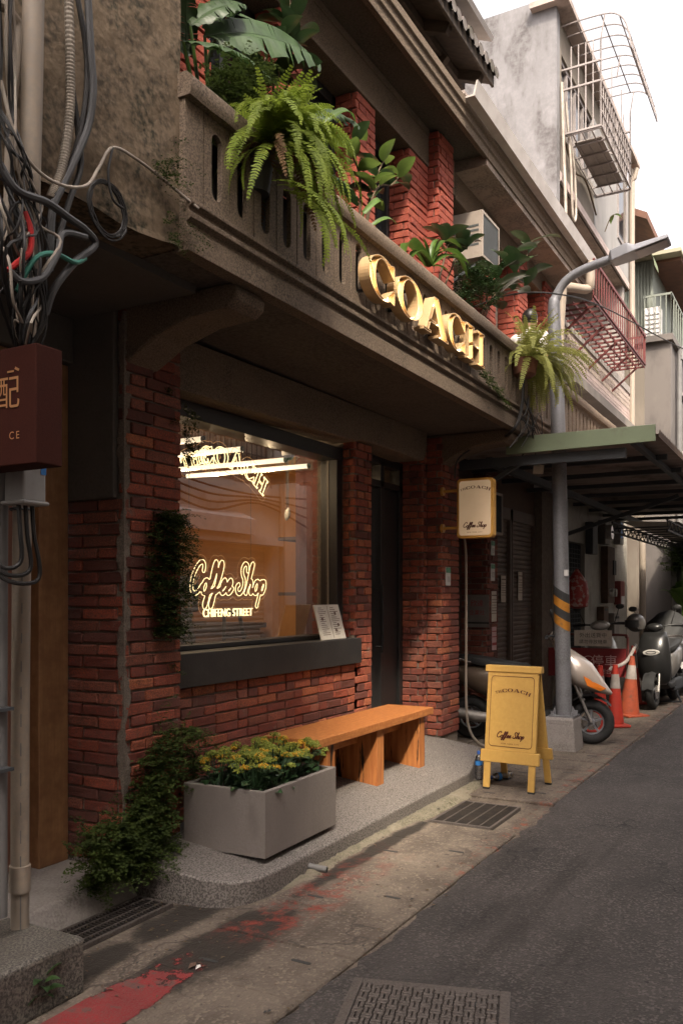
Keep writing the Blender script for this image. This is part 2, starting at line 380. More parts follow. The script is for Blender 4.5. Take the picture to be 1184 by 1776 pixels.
D('sign_brown', (.034, .009, .006), (.024, .007, .005), scale=6, fine=(.046, .013, .009), fs=200, fa=.3, spec=.12, rough=.85, bump=.1, bs=160)
D('copper', (.58, .30, .14), rough=.4, metal=.5)
D('boxwhite', (.36, .35, .34), (.3, .29, .28), scale=8, stain=(.2, .18, .16), stscale=5, stc=(.55, .75), rough=.5)
D('blue', (.03, .18, .5), rough=.5)
D('white', (.62, .6, .57), rough=.6)
D('paper', (.6, .55, .48), (.5, .45, .39), scale=8, rough=.8)
D('paperink', (.12, .07, .05), rough=.8)
D('pink', (.55, .36, .36), rough=.8)
D('greenplate', (.05, .22, .11), rough=.5)
D('ink', (.03, .03, .03), rough=.7)
D('redink', (.3, .03, .03), rough=.7)
D('leaf_dark', (.03, .062, .016), (.02, .042, .012), scale=8, rough=.5, spec=.5, rnd=.25, transl=.22)
D('leaf_rubber', (.04, .072, .026), (.026, .05, .02), scale=8, rough=.3, spec=.55, rnd=.25, transl=.15)
D('leaf_light', (.13, .19, .04), (.09, .14, .03), scale=8, rough=.4, rnd=.2, transl=.35)
D('leaf_strap', (.08, .145, .025), (.06, .11, .02), scale=8, rough=.4, rnd=.2, transl=.3)
D('fern', (.27, .34, .05), (.18, .245, .032), scale=10, rough=.55, rnd=.18, transl=.42, spec=.25)
D('fern_yellow', (.36, .36, .10), (.26, .27, .07), scale=10, rough=.55, rnd=.15, transl=.42, spec=.25)
D('fern_dead', (.16, .09, .035), (.10, .055, .022), scale=10, rough=.8, transl=.2)
D('fern_dark', (.055, .078, .018), (.028, .043, .012), scale=12, contrast=(.35, .65), rough=.6, transl=.35, spec=.2)
D('fern_mid', (.075, .105, .022), (.036, .055, .014), scale=12, contrast=(.35, .65), rough=.6, transl=.35, spec=.2)
D('kalan_leaf', (.028, .062, .022), (.018, .04, .016), scale=20, rough=.4, transl=.12)
D('kalan_bud', (.26, .28, .045), (.16, .21, .032), scale=30, rough=.6, transl=.2)
D('kalan_flower', (.56, .33, .025), (.48, .26, .018), scale=30, rough=.6, transl=.2)
D('stem', (.10, .07, .04), rough=.8)
D('soil', (.035, .026, .02), rough=.95, bump=.8, bs=80)
D('terracotta', (.22, .09, .055), (.16, .065, .042), scale=8, rough=.85)
D('potdark', (.04, .036, .034), rough=.7)
D('greywall', (.205, .198, .206), (.168, .163, .169), scale=1.6, contrast=(.35, .65), stretch=(1, 1, .45), fine=(.15, .145, .148), fs=14, fa=.3, stain=(.075, .068, .068), stscale=1.5, stc=(.49, .60), rough=.92, bump=.3, bs=20)
D('beigewall', (.185, .157, .126), (.14, .12, .097), scale=2, stretch=(1, 1, .4), stain=(.13, .105, .083), stscale=1.1, stc=(.52, .66), rough=.9)
D('whitewall', (.27, .26, .253), (.215, .207, .20), scale=1.8, stretch=(1, 1, .4), stain=(.27, .25, .235), stscale=1.2, stc=(.55, .7), rough=.9)
D('darkstone', (.13, .115, .105), (.085, .075, .07), scale=1.2, contrast=(.4, .6), stretch=(1, 1, .5), stain=(.2, .18, .155), stscale=.8, stc=(.55, .7), rough=.92)
D('greenpaint', (.17, .205, .125), (.15, .18, .11), scale=3, stain=(.13, .14, .09), stscale=4, stc=(.55, .75), rough=.6)
D('steeldark', (.055, .06, .066), (.045, .048, .052), scale=5, rough=.6)
D('sheet', (.34, .28, .245), (.27, .22, .195), scale=2.5, stain=(.11, .085, .07), stscale=2, stc=(.52, .7), rough=.7)
D('shutter', (.15, .115, .095), (.11, .085, .072), scale=3, stain=(.1, .065, .045), stscale=2.5, stc=(.56, .7), rough=.6, metal=.2)
D('shutter_light', (.78, .70, .60), (.70, .62, .54), scale=3, rough=.5, metal=.2)
D('redrail', (.13, .028, .025), (.09, .022, .02), scale=7, stain=(.10, .05, .04), stscale=5, stc=(.55, .7), rough=.6)
D('railgrey', (.25, .22, .21), (.19, .165, .155), scale=8, rough=.6)
D('metalwhite', (.55, .53, .52), (.46, .44, .43), scale=6, rough=.5)
D('gutterwhite', (.5, .46, .43), (.38, .34, .31), scale=3, stain=(.3, .25, .22), stscale=2.5, stc=(.55, .7), rough=.45)
D('ventile', (.36, .30, .26), (.3, .25, .215), scale=5, rough=.85)
D('pinktile', (.42, .33, .30), (.36, .28, .255), scale=6, rough=.6, rnd=.05)
D('whitetile', (.33, .31, .265), (.27, .25, .215), scale=5, stain=(.18, .16, .13), stscale=1.6, stc=(.54, .7), rough=.5)
D('acbody', (.29, .245, .205), (.24, .2, .17), scale=5, stain=(.2, .16, .13), stscale=4, stc=(.55, .7), rough=.6)
D('acgrille', (.06, .065, .065), rough=.6)
D('rooftile', (.17, .15, .14), (.12, .105, .1), scale=5, stain=(.08, .07, .055), stscale=4, stc=(.5, .65), rough=.85)
D('timberdark', (.09, .068, .052), (.06, .046, .036), scale=4, stretch=(6, 1, 6), rough=.8)
D('orangewall', (.62, .27, .07), (.55, .235, .06), scale=2, rough=.7)
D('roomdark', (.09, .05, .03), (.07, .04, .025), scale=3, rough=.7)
D('roomfloor', (.16, .12, .09), rough=.6)
D('blackmetal', (.02, .02, .02), rough=.4, metal=.4)
D('chrome', (.5, .48, .46), rough=.25, metal=.9)
D('champagne', (.58, .50, .43), (.55, .47, .40), scale=3, rough=.28, metal=.35, coat=.5)
D('silverpaint', (.42, .40, .36), rough=.3, metal=.4, coat=.4)
D('blackpaint', (.018, .018, .018), rough=.3, coat=.3)
D('blackmatte', (.022, .022, .022), (.03, .03, .03), scale=9, rough=.6)
D('greypaint', (.16, .15, .14), rough=.32, metal=.3, coat=.4)
D('browngrey', (.12, .085, .06), rough=.35, metal=.2, coat=.3)
D('warnyellow', (.42, .17, .015), (.33, .13, .015), scale=8, stain=(.2, .1, .03), stscale=12, stc=(.55, .7), rough=.6)
D('amber', (.75, .2, .02), rough=.25, coat=.5)
D('lens', (.55, .53, .5), rough=.15, coat=.6)
D('redlens', (.4, .02, .02), rough=.25, coat=.5)
D('tyre', (.016, .016, .016), (.024, .023, .022), scale=20, rough=.8, bump=.3, bs=60)
D('conered', (.46, .035, .02), (.36, .03, .018), scale=6, stain=(.3, .04, .025), stscale=5, stc=(.58, .75), rough=.6)
D('coneorange', (.34, .065, .026), (.25, .05, .023), scale=9, stain=(.16, .06, .035), stscale=9, stc=(.55, .68), rough=.7)
D('coneband', (.36, .32, .30), (.27, .24, .22), scale=9, rough=.5)
D('barrierred', (.20, .012, .014), (.15, .012, .013), scale=5, rough=.6)
D('skin', (.42, .25, .17), rough=.55)
D('hair', (.012, .01, .01), rough=.45)
D('shirtwhite', (.62, .58, .56), rough=.85)
D('trousers', (.12, .055, .055), rough=.9)
D('bottleplastic', (.5, .52, .55), rough=.1, alpha=.5)
D('bottlecap', (.03, .09, .3), rough=.4)
D('bag', (.30, .035, .03), (.4, .3, .27), scale=14, contrast=(.5, .62), rough=.5)
D('redmail', (.22, .05, .045), rough=.6)
D('steelbox', (.24, .22, .2), (.19, .17, .155), scale=6, rough=.5, metal=.4)
D('rust', (.12, .075, .05), (.085, .055, .04), scale=10, rough=.85)
D('meter', (.12, .11, .1), rough=.5)
D('corrpale', (.40, .36, .30), (.33, .295, .245), scale=3, rough=.6)
D('glowsign', (.9, .45, .12), emit=(1., .5, .15), es=.5)
D('goldtext', (.5, .33, .15), rough=.5)
D('rooforange', (.15, .07, .045), (.11, .055, .038), scale=6, rough=.85)
D('greensheet', (.17, .185, .155), (.14, .152, .128), scale=4, rough=.6)
D('panelyellow', (.26, .24, .17), rough=.6)
D('opposite', (.60, .55, .50), (.52, .475, .43), scale=1.4, stain=(.34, .30, .27), stscale=1, stc=(.53, .68), rough=.9)
D('gasket', (.3, .26, .22), rough=.5)
def paint_mat(name):
    """worn road paint: opaque near the camera, flaking away where the line ends"""
    m = M['redpaint'].copy(); m.name = name; nt = m.node_tree; L = nt.links.new
    b = nt.nodes['Principled BSDF']; out = nt.nodes['Material Output']; pos = _n(nt, 'ShaderNodeNewGeometry').outputs['Position']
    n = _n(nt, 'ShaderNodeTexNoise'); n.inputs['Scale'].default_value = 16.; n.inputs['Detail'].default_value = 8.; n.inputs['Roughness'].default_value = .7; L(pos, n.inputs['Vector'])
    sx = _n(nt, 'ShaderNodeSeparateXYZ'); L(pos, sx.inputs[0])
    q = _n(nt, 'ShaderNodeMath', operation='MULTIPLY_ADD'); L(sx.outputs['X'], q.inputs[0]); q.inputs[1].default_value = .9; q.inputs[2].default_value = -2.25
    a = _n(nt, 'ShaderNodeMath', operation='ADD'); L(n.outputs['Fac'], a.inputs[0]); L(q.outputs[0], a.inputs[1])
    y0 = _n(nt, 'ShaderNodeMath', operation='SUBTRACT'); L(sx.outputs['Y'], y0.inputs[0]); y0.inputs[1].default_value = 2.245
    y1 = _n(nt, 'ShaderNodeMath', operation='ABSOLUTE'); L(y0.outputs[0], y1.inputs[0])
    y2 = _n(nt, 'ShaderNodeMapRange'); y2.inputs[1].default_value = .085; y2.inputs[2].default_value = .125; y2.inputs[4].default_value = .32; L(y1.outputs[0], y2.inputs[0])
    a2 = _n(nt, 'ShaderNodeMath', operation='ADD'); L(a.outputs[0], a2.inputs[0]); L(y2.outputs[0], a2.inputs[1])
    r = _n(nt, 'ShaderNodeMapRange'); r.inputs[1].default_value = .62; r.inputs[2].default_value = .70; L(a2.outputs[0], r.inputs[0])
    t = _n(nt, 'ShaderNodeBsdfTransparent'); ms = _n(nt, 'ShaderNodeMixShader'); L(r.outputs[0], ms.inputs[0]); L(b.outputs[0], ms.inputs[1]); L(t.outputs[0], ms.inputs[2]); L(ms.outputs[0], out.inputs[0]); return m
M['redworn'] = paint_mat('redworn')
M['glass'] = glassmat('glass', (.96, .95, .93), refl=.24)
M['doorglass'] = glassmat('doorglass', (.55, .52, .5), refl=.02)
M['darkglass'] = pm('darkglass', (.02, .022, .026), rough=.08, spec=.6)
M['clearplastic'] = glassmat('clearplastic', (.78, .8, .82), refl=.06, rough=.12)
# ------------------------------------------------------------------ world-coordinate things
WPAR = {}
def thingw(name, label, cat, loc, group=None):
    o = thing(name, label, cat, loc, 0., group); WPAR[o] = Matrix.Translation(-Vector(loc)); return o
_link0 = link
def link(o, parent=None):
    _link0(o, parent)
    if parent in WPAR: o.matrix_parent_inverse = WPAR[parent]
    return o
def part(name, mats, parent, fn, **kw):
    b = MB(); fn(b); return b.build(name, mats, parent, **kw)

# ------------------------------------------------------------------ ground
b = MB(); b.add([(-150, -150, -.02), (250, -150, -.02), (250, 150, -.02), (-150, 150, -.02)], [(0, 1, 2, 3)])
tag(b.build('ground', M['asphalt']), kind='structure')
b = MB(); xs = [-30+i*.5 for i in range(44)]+[-8+i*.06 for i in range(420)]+[17.2+i*.8 for i in range(80)]
for x in xs: b.v += [(x, -2.3, -.004), (x, 1.66+.03*math.sin(x*3.1)*random.random()+R(-.018, .018), -.004)]
b.f = [(2*i, 2*i+2, 2*i+3, 2*i+1) for i in range(len(xs)-1)]; b.m = [0]*len(b.f)
tag(b.build('road', M['asphalt']), kind='structure')
# gutter strip: concrete cover slabs with lifting slots
gut = bpy.data.objects.new('gutter_pavement', MB().add([(-8, 1.6, -.012), (40, 1.6, -.012), (40, 3.45, -.012), (-8, 3.45, -.012)], [(0, 1, 2, 3)]).mesh('gutter_pavement', M['gutter']))
link(gut); tag(gut, kind='structure')
sm = []
for vv in range(4):
    b = MB(); b.box((0, 0, -.02), (.424, .70, .05))
    me = b.mesh('slab', M['gutter']); bm = bmesh.new(); bm.from_mesh(me); bmesh.ops.bevel(bm, geom=bm.edges, offset=.006, segments=1, affect='EDGES')
    for q in bm.verts: q.co.z += R(-.002, .002)
    bm.to_mesh(me); bm.free(); sm.append(me)
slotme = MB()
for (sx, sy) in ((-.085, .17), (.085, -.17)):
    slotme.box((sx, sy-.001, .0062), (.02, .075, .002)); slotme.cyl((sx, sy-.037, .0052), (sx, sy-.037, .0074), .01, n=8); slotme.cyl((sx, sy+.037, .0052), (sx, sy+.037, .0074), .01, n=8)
slotm = slotme.mesh('lifting_slot', M['ink'])  # dark pieces laid on the slabs stand for the shaded holes
x = 1.85; i = 0
while x < 21:
    cx = x+.215
    if not (5.3 < cx < 5.95):
        o = inst('slab', sm[i % 4], gut, (cx, 2.02, R(0, .003)), (R(-.004, .004), R(-.004, .004), R(-.004, .004)))
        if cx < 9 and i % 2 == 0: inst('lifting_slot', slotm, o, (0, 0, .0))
    x += .43; i += 1
# far paving beside the next shop
for i in range(24):
    for j in range(2):
        o = inst('slab', sm[(i+j) % 4], gut, (8.0+.43*i, 2.02+.72*(j+1), R(0, .003)), (0, 0, R(-.004, .004)))
# shop step
poly = [(3.33, 3.6), (3.325, 2.75), (3.345, 2.6), (3.40, 2.5), (3.50, 2.44), (3.62, 2.42), (6.46, 2.42), (6.56, 2.44), (7.46, 2.68), (7.5, 3.2), (7.42, 3.6)]
def zt(y): return .10+max(0., y-2.42)*.125
b = MB(); k = len(poly); b.add([(x, y, -.03) for x, y in poly]+[(x, y, zt(y)) for x, y in poly], [tuple(reversed(range(k))), tuple(range(k, 2*k))]+[(i, (i+1) % k, (i+1) % k+k, i+k) for i in range(k)])
tag(b.build('shop_step', M['terrazzo'], bevel=.014, seg=3), kind='structure')
# rounded mortar kerb along the foot of the step
b = MB(); rings = []
for i in range(120):
    x = 3.75+i*(6.75-3.75)/119; wv = .12+.03*math.sin(x*2.3)+R(-.008, .008); h = .035+R(-.006, .006)
    if random.random() < .06: h *= .5
    e_ = min(1., i/9, (119-i)/6); h *= e_; wv = .03+(wv-.03)*min(1, .35+e_)
    rings.append([(x, 2.43-wv*t, -.01+h*math.sin(PI*min(1, .25+t*.75)) if t < 1 else -.01) for t in (0, .2, .4, .6, .8, .93, 1)])
b.loft(rings, cap=False, closed=False); tag(b.build('kerb', M['kerbmoss'], smooth=True, angle=60), kind='structure')
# neighbour's threshold slab
b = MB(); b.add([(1.0, 3.0, -.02), (3.32, 2.98, -.02), (3.32, 3.9, -.02), (1.0, 3.9, -.02), (1.0, 3.06, .10), (3.30, 3.05, .10), (3.32, 3.9, .12), (1.0, 3.9, .12)],
                [(0, 3, 2, 1), (4, 5, 6, 7), (0, 1, 5, 4), (1, 2, 6, 5), (2, 3, 7, 6), (3, 0, 4, 7)])
tag(b.build('door_threshold', M['concpale'], bevel=.02, seg=3), kind='structure')
# red kerb line, worn
def marking(name, poly, m, z):
    b = MB(); b.add([(x, y, z) for x, y in poly], [tuple(range(len(poly)))]); return tag(b.build(name, m), kind='structure')
def blob(cx, cy, rx, ry, n=26, a=0., j=.22):
    P = []
    for i in range(n):
        t = 2*PI*i/n; q = 1+R(-j, j); x, y = rx*math.cos(t)*q, ry*math.sin(t)*q
        P.append((cx+x*math.cos(a)-y*math.sin(a), cy+x*math.sin(a)+y*math.cos(a)))
    return P
marking('red_line_marking', [(.4, 2.12), (3.0, 2.12), (3.0, 2.37), (.4, 2.37)], M['redworn'], .0105)

# loose leaf litter and grit on the ground: cannot be counted
b = MB()
for i in range(420):
    t = random.random()
    x = R(2.3, 8.5); y = random.choice((R(2.3, 2.44), R(1.6, 1.75), R(1.7, 2.3), R(.2, 1.6)))
    if random.random() < .3: x = R(2.4, 3.3); y = R(2.1, 2.9)
    s_ = R(.004, .016) if y > 1.6 else R(.003, .008); a = R(0, 6.28); z = .012+R(0, .003) if y > 1.66 else .002
    dx, dy = math.cos(a)*s_, math.sin(a)*s_
    b.add([(x-dx, y-dy, z), (x+dy*.4, y-dx*.4, z+s_*.35), (x+dx, y+dy, z+.001), (x-dy*.4, y+dx*.4, z+s_*.3)], [(0, 1, 2, 3)], random.randint(0, 2))
tag(b.build('leaf_litter', [M['rust'], M['stem'], M['ink']]), 'scattered dead leaf bits and grit on the gutter', 'litter', kind='stuff')
for (u, v, s_, m, nm, lb) in ((335, 1675, .03, 'paperink', 'fallen_leaf', 'brown dead leaf lying at the red line'), (345, 1678, .022, 'white', 'paper_scrap', 'tiny white paper scrap on the dark damp patch')):
    p = atZ(u, v, .013)
    b = MB(); b.add([p+Vector((-s_, 0, 0)), p+Vector((0, -s_*.5, .006)), p+Vector((s_, .01, .002)), p+Vector((0, s_*.5, .008))], [(0, 1, 2), (0, 2, 3)])
    tag(b.build(nm, M[m]), lb, 'leaf' if nm == 'fallen_leaf' else 'paper')

# ------------------------------------------------------------------ brickwork
BR = {'full': [], 'half': []}
def brickmesh(L, n):
    out = []
    for k in range(n):
        b = MB(); b.box((0, 0, 0), (L, .05, .054)); me = b.mesh('brick', M['brick0'])
        bm = bmesh.new(); bm.from_mesh(me)
        for q in bm.verts: q.co += Vector((R(-.004, .004), R(-.003, .002), R(-.0028, .0028)))
        bmesh.ops.bevel(bm, geom=bm.edges, offset=R(.003, .006), segments=1, affect='EDGES')
        for q in bm.verts: q.co += Vector((R(-.0012, .0012), R(-.001, .001), R(-.0012, .0012)))
        bm.to_mesh(me); bm.free(); out.append(me)
    return out
_full = brickmesh(.213, 6); _half = brickmesh(.103, 6)
_cache = {}
def brickvar(L, mat):
    cls = 'f' if L > .16 else 'h'; k = random.randint(0, 5); key = (cls, k, mat)
    if key not in _cache:
        me = (_full if cls == 'f' else _half)[k].copy(); me.materials[0] = M[mat]; _cache[key] = me
    return _cache[key], L/(.213 if cls == 'f' else .103)
BRICKS = []
def brick_face(part, p0, ang, width, z0, z1, mats, course=.063, q=(0, 0), par=0, mixed=False, proud=.004, weights=None):
    """lay courses on a vertical face starting at p0 (x,y), running along angle ang; the outward normal is to the right of that run.
    q: bricks of the return wall overlap (0 = none, 1 = odd courses, 2 = even courses) at each end"""
    ax = Vector((math.cos(ang), math.sin(ang), 0)); n = Vector((math.sin(ang), -math.cos(ang), 0))
    nc = int((z1-z0)/course+.3); course = (z1-z0)/nc
    for i in range(nc):
        a = .05 if q[0] and (i+q[0]) % 2 == 0 else 0.; e = width-(.05 if q[1] and (i+q[1]) % 2 == 0 else 0.)
        seq = []; rem = e-a; first = True
        while rem > .02:
            if mixed: L = .113 if random.random() < .45 else .223
            else: L = (.113 if (i+par) % 2 and first else .223)
            first = False
            if rem-L < .06: L = rem
            seq.append(L); rem -= L
        x = a
        for L in seq:
            for LL in ([L] if L < .29 else [L*.62, L*.38]):
                c = Vector((p0[0], p0[1], 0))+ax*(x+LL/2)+n*(proud-.025+R(-.0035, .0035)); c.z = z0+(i+.5)*course+R(-.0015, .0015)
                BRICKS.append((part, c, ang+R(-.006, .006), LL-(.006 if mats[0][0] == 'u' else .011)+R(-.003, .002), random.choices(mats, weights)[0], course/.063*(R(1.05, 1.08) if mats[0][0] == 'u' else R(1.0, 1.045))))
                x += LL
def lay_bricks(owner, joined_name, limit):
    global BRICKS
    camp = Vector((0, 0, 1.5))
    order = sorted(BRICKS, key=lambda t: (t[1]-camp).length/(t[3]**.5))
    for (pt, c, a, L, mt, hs_) in order[:limit]:
        me, sx = brickvar(L, mt); inst('brick', me, pt, c, (0, 0, a), (sx, 1, hs_))
    rest = order[limit:]
    if rest:
        V = []; F = []; MI = []; mats = sorted({t[4] for t in rest})
        for (pt, c, a, L, mt, hs_) in rest:
            me, sx = brickvar(L, mt); b0 = len(V); ca, sa = math.cos(a), math.sin(a)
            for v in me.vertices:
                x, y, z = v.co.x*sx, v.co.y, v.co.z*hs_; V.append((c.x+x*ca-y*sa, c.y+x*sa+y*ca, c.z+z))
            for p_ in me.polygons: F.append(tuple(j+b0 for j in p_.vertices)); MI.append(mats.index(mt))
        bb_ = MB(); bb_.v, bb_.f, bb_.m = V, F, MI
        tag(bb_.build(joined_name, [M[k] for k in mats], owner), kind='stuff')
    BRICKS = []

# ------------------------------------------------------------------ the brick shophouse
shop = thingw('brick_shophouse', 'red brick shophouse with slotted concrete balcony and big lit window', 'building', (5.5, 3.2, 0))
BM = ['brick%d' % i for i in range(6)]; BW = [5, 4, 4, 1.2, 3, 3]
# left pilaster: front X 3.325-3.775, Y 3.10
pl = part('pilaster', M['mortar'], shop, lambda b: b.bb(3.337, 3.763, 3.112, 3.6, .1, 2.98))
brick_face(pl, (3.325, 3.10), 0, .45, .12, 2.97, BM, q=(1, 1), weights=BW)
brick_face(pl, (3.325, 3.50), -PI/2, .40, .12, 2.0, BM, q=(0, 2), par=1, weights=[3, 1, 4, .3, 5, 3])
brick_face(pl, (3.775, 3.10), PI/2, .11, .12, 2.97, BM, q=(2, 0), weights=BW)
# plaster left on the upper side of the pilaster, and a ragged cement edge
b = MB(); b.bb(3.298, 3.337, 3.145, 3.5, 2.0, 2.98)
b.build('plaster_coat', M['plaster_dark'], pl, bevel=.008)
b = MB(); rows = []
for i in range(150):        # mortar dragged down the arris of the pilaster
    z = .12+i*.019; w1 = max(.004, .022+.018*math.sin(i*.31)+R(-.012, .012)); w2 = max(.004, .02+.02*math.sin(i*.23+1)+R(-.01, .01))
    rows.append([(3.323, 3.10+w2+.004, z), (3.3185, 3.10+w2, z), (3.3185+R(-.001, .001), 3.0935+R(-.001, .001), z), (3.325+w1, 3.0935+R(-.001, .001), z), (3.325+w1+.004, 3.098, z)])
b.loft(rows, cap=False, closed=False); b.build('mortar_arris', M['mortar'], pl, smooth=True, angle=40)
# wall under the window and pillar between window and door
wl = part('wall', M['mortar'], shop, lambda b: b.bb(3.775, 6.295, 3.212, 3.55, .1, .97))
brick_face(wl, (3.775, 3.20), 0, 2.235, .16, .97, BM, mixed=True, weights=[5, 4, 5, 1.6, 4, 3])
pA = part('pillar', M['mortar'], shop, lambda b: b.bb(6.022, 6.288, 3.212, 3.55, .1, 2.72))
brick_face(pA, (6.01, 3.20), 0, .29, .16, 2.72, BM, q=(1, 0), weights=[5, 5, 3, 1.5, 2, 3])
brick_face(pA, (6.01, 3.31), -PI/2, .11, 1.17, 2.72, BM, q=(0, 2), weights=[5, 5, 3, 1.5, 2, 3])
# stepped pillar right of the door
pB = part('pillar', M['mortar'], shop, lambda b: (b.bb(7.352, 7.86, 3.212, 3.6, .1, 2.98), b.bb(7.447, 7.86, 3.062, 3.3, .1, 2.98)))
brick_face(pB, (7.34, 3.44), -PI/2, .24, .2, 2.97, BM, q=(0, 2), weights=[5, 4, 4, .6, 3, 3])
brick_face(pB, (7.34, 3.20), 0, .10, .2, 2.97, BM, q=(1, 0), weights=BW)
brick_face(pB, (7.435, 3.20), -PI/2, .15, .2, 2.97, BM, q=(0, 2), weights=[5, 4, 4, .6, 3, 3])
brick_face(pB, (7.435, 3.05), 0, .435, .2, 2.97, BM, q=(1, 0), weights=[4, 3, 5, .6, 4, 3])
brick_face(pB, (7.87, 3.05), PI/2, .3, .2, 2.97, BM, weights=BW)
# upper storey piers (redder, more even brick)
UB = ['ubrick0', 'ubrick1', 'ubrick2']
uw = part('upper_wall', M['mortar'], shop, lambda b: (b.bb(3.0, 7.87, 3.36, 3.5, 3.0, 5.6)))
for (x0, x1, y0) in ((3.62, 4.04, 3.10), (4.76, 5.06, 3.10), (5.85, 6.17, 3.10), (6.81, 7.22, 3.10), (7.22, 7.57, 2.99)):
    pu = part('pier', M['mortar'], shop, lambda b: b.bb(x0+.012, x1-.01, y0+.012, 3.4, 3.12, 5.37 if y0 > 3 else 5.68))
    zt_ = 5.37 if y0 > 3 else 5.68
    brick_face(pu, (x0, y0), 0, x1-x0, 3.13, zt_, UB, q=(1, 0))
    brick_face(pu, (x0, 3.36), -PI/2, 3.36-y0, 3.13, zt_, UB, q=(0, 2))
lay_bricks(shop, 'brick_courses', 300)
# concrete lintel beam over window and door, with a drooping right end
def lint(b):
    prof = [(3.78, 2.66), (5.95, 2.70), (6.02, 2.725), (6.6, 2.73), (7.1, 2.72), (7.26, 2.73), (7.30, 2.78), (7.335, 2.9), (7.335, 3.0), (3.78, 2.96)]
    b.prism(prof, lambda a, z, d: (a, d, z), 3.15, 3.6)
part('lintel', M['washed'], shop, lint, bevel=.012)
# balcony slab + moulded fascia
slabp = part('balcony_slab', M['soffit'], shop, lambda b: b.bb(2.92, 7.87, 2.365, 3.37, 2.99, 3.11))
def fasc(b, x0=2.91, x1=7.87):
    prof = [(2.372, 2.975), (2.352, 2.975), (2.350, 3.075), (2.362, 3.085), (2.362, 3.098), (2.334, 3.112), (2.334, 3.135), (2.352, 3.145), (2.352, 3.158), (2.326, 3.17), (2.326, 3.188), (2.36, 3.205), (2.43, 3.205), (2.43, 2.975)]
    b.prism(prof, lambda y, z, d: (d, y, z), x0, x1)
part('balcony_fascia', M['washed'], shop, fasc, bevel=.003)
# slotted panels, one per slot
def panelmesh(wd, z0, z1, s0, s1, sw, yf, yb):
    n = 6; hole = []
    for i in range(n+1): t = PI*i/n; hole.append((sw*math.cos(t), s1-sw+sw*math.sin(t)))
    for i in range(n+1): t = PI+PI*i/n; hole.append((sw*math.cos(t), s0+sw+sw*math.sin(t)))
    hw = wd/2-.004; k = len(hole); outer = []
    for (hx, hz) in hole:      # project each hole point to the rectangle
        pass
    top = [(hw, z1), (-hw, z1)]; bot = [(-hw, z0), (hw, z0)]
    V = []; F = []
    for d in (yf, yb):
        b0 = len(V); V += [(hx, d, hz) for hx, hz in hole]
        V += [(hw, d, s1-sw), (hw, d, z1), (-hw, d, z1), (-hw, d, s1-sw), (-hw, d, s0+sw), (-hw, d, z0), (hw, d, z0), (hw, d, s0+sw)]
        o = b0+k
        fs = []
        fs.append((o+0, o+1, b0+n//2, *[b0+i for i in range(n//2-1, -1, -1)]))
        fs.append((o+1, o+2, b0+n//2))
        fs.append((o+2, o+3, *[b0+i for i in range(n, n//2-1, -1)]))
        fs.append((o+3, o+4, b0+n+1, b0+n))
        fs.append((o+4, o+5, *[b0+i for i in range(n+1+n//2, n, -1)]))
        fs.append((o+5, o+6, b0+n+1+n//2))
        fs.append((o+6, o+7, *[b0+i for i in range(2*n+1, n+n//2, -1)]))
        fs.append((o+7, o+0, b0, b0+2*n+1))
        F += fs
    h = len(V)//2
    for i in range(k): F.append((i, (i+1) % k, (i+1) % k+h, i+h))
    for i in range(8): F.append((k+i, k+(i+1) % 8, k+(i+1) % 8+h, k+i+h))
    b = MB(); b.add(V, F); return b.mesh('balcony_panel', M['washed'])
pm_ = panelmesh(.195, 3.206, 3.632, 3.272, 3.572, .038, 2.372, 2.398)
x = 3.137
while x < 7.5:
    inst('balcony_panel', pm_, shop, (x, R(-.001, .001), 0)); x += .1955
part('balcony_end_post', M['washed'], shop, lambda b: (b.bb(2.91, 3.037, 2.368, 2.46, 3.206, 3.632), b.bb(7.545, 7.87, 2.368, 2.46, 3.206, 3.632)), bevel=.006)
def cop(b, x0=2.9, x1=7.88):
    n = 40; rings = []
    for i in range(n+1):
        x = x0+(x1-x0)*i/n; j = lambda: R(-.003, .003)
        rings.append([(x, 2.335+j(), 3.63), (x, 2.325+j(), 3.655+j()), (x, 2.325+j(), 3.705+j()), (x, 2.35+j(), 3.733+j()), (x, 2.47, 3.735+j()), (x, 2.5, 3.71), (x, 2.5, 3.63)])
    b.loft(rings)
part('balcony_coping', M['washed'], shop, cop, smooth=True, angle=50)
tg = thingw('slot_backing', 'added slot-darkening trough running behind the slotted balcony parapet', 'planter', (5.4, 2.55, 3.11))  # unseen dark box added so the parapet slots read dark
part('backing', M['potdark'], tg, lambda b: (b.bb(3.05, 7.5, 2.47, 2.49, 3.12, 3.6), b.bb(3.05, 7.5, 2.59, 2.61, 3.12, 3.6), b.bb(3.05, 7.5, 2.49, 2.59, 3.12, 3.15), b.bb(3.03, 3.05, 2.47, 2.61, 3.12, 3.6), b.bb(7.5, 7.52, 2.47, 2.61, 3.12, 3.6)))
part('soil', M['soil'], tg, lambda b: b.bb(3.05, 7.5, 2.49, 2.59, 3.15, 3.55))  # dark fill of the added box behind the slots
for xb in (3.46, 7.58):
    part('balcony_bracket', M['washed'], shop, lambda b: b.prism([(3.16, 2.99), (2.43, 2.99), (2.405, 2.95), (2.41, 2.905), (2.46, 2.872), (2.55, 2.868), (2.68, 2.86), (2.9, 2.80), (3.16, 2.66)], lambda y, z, d: (d, y, z), xb-.12, xb+.12), bevel=.015)
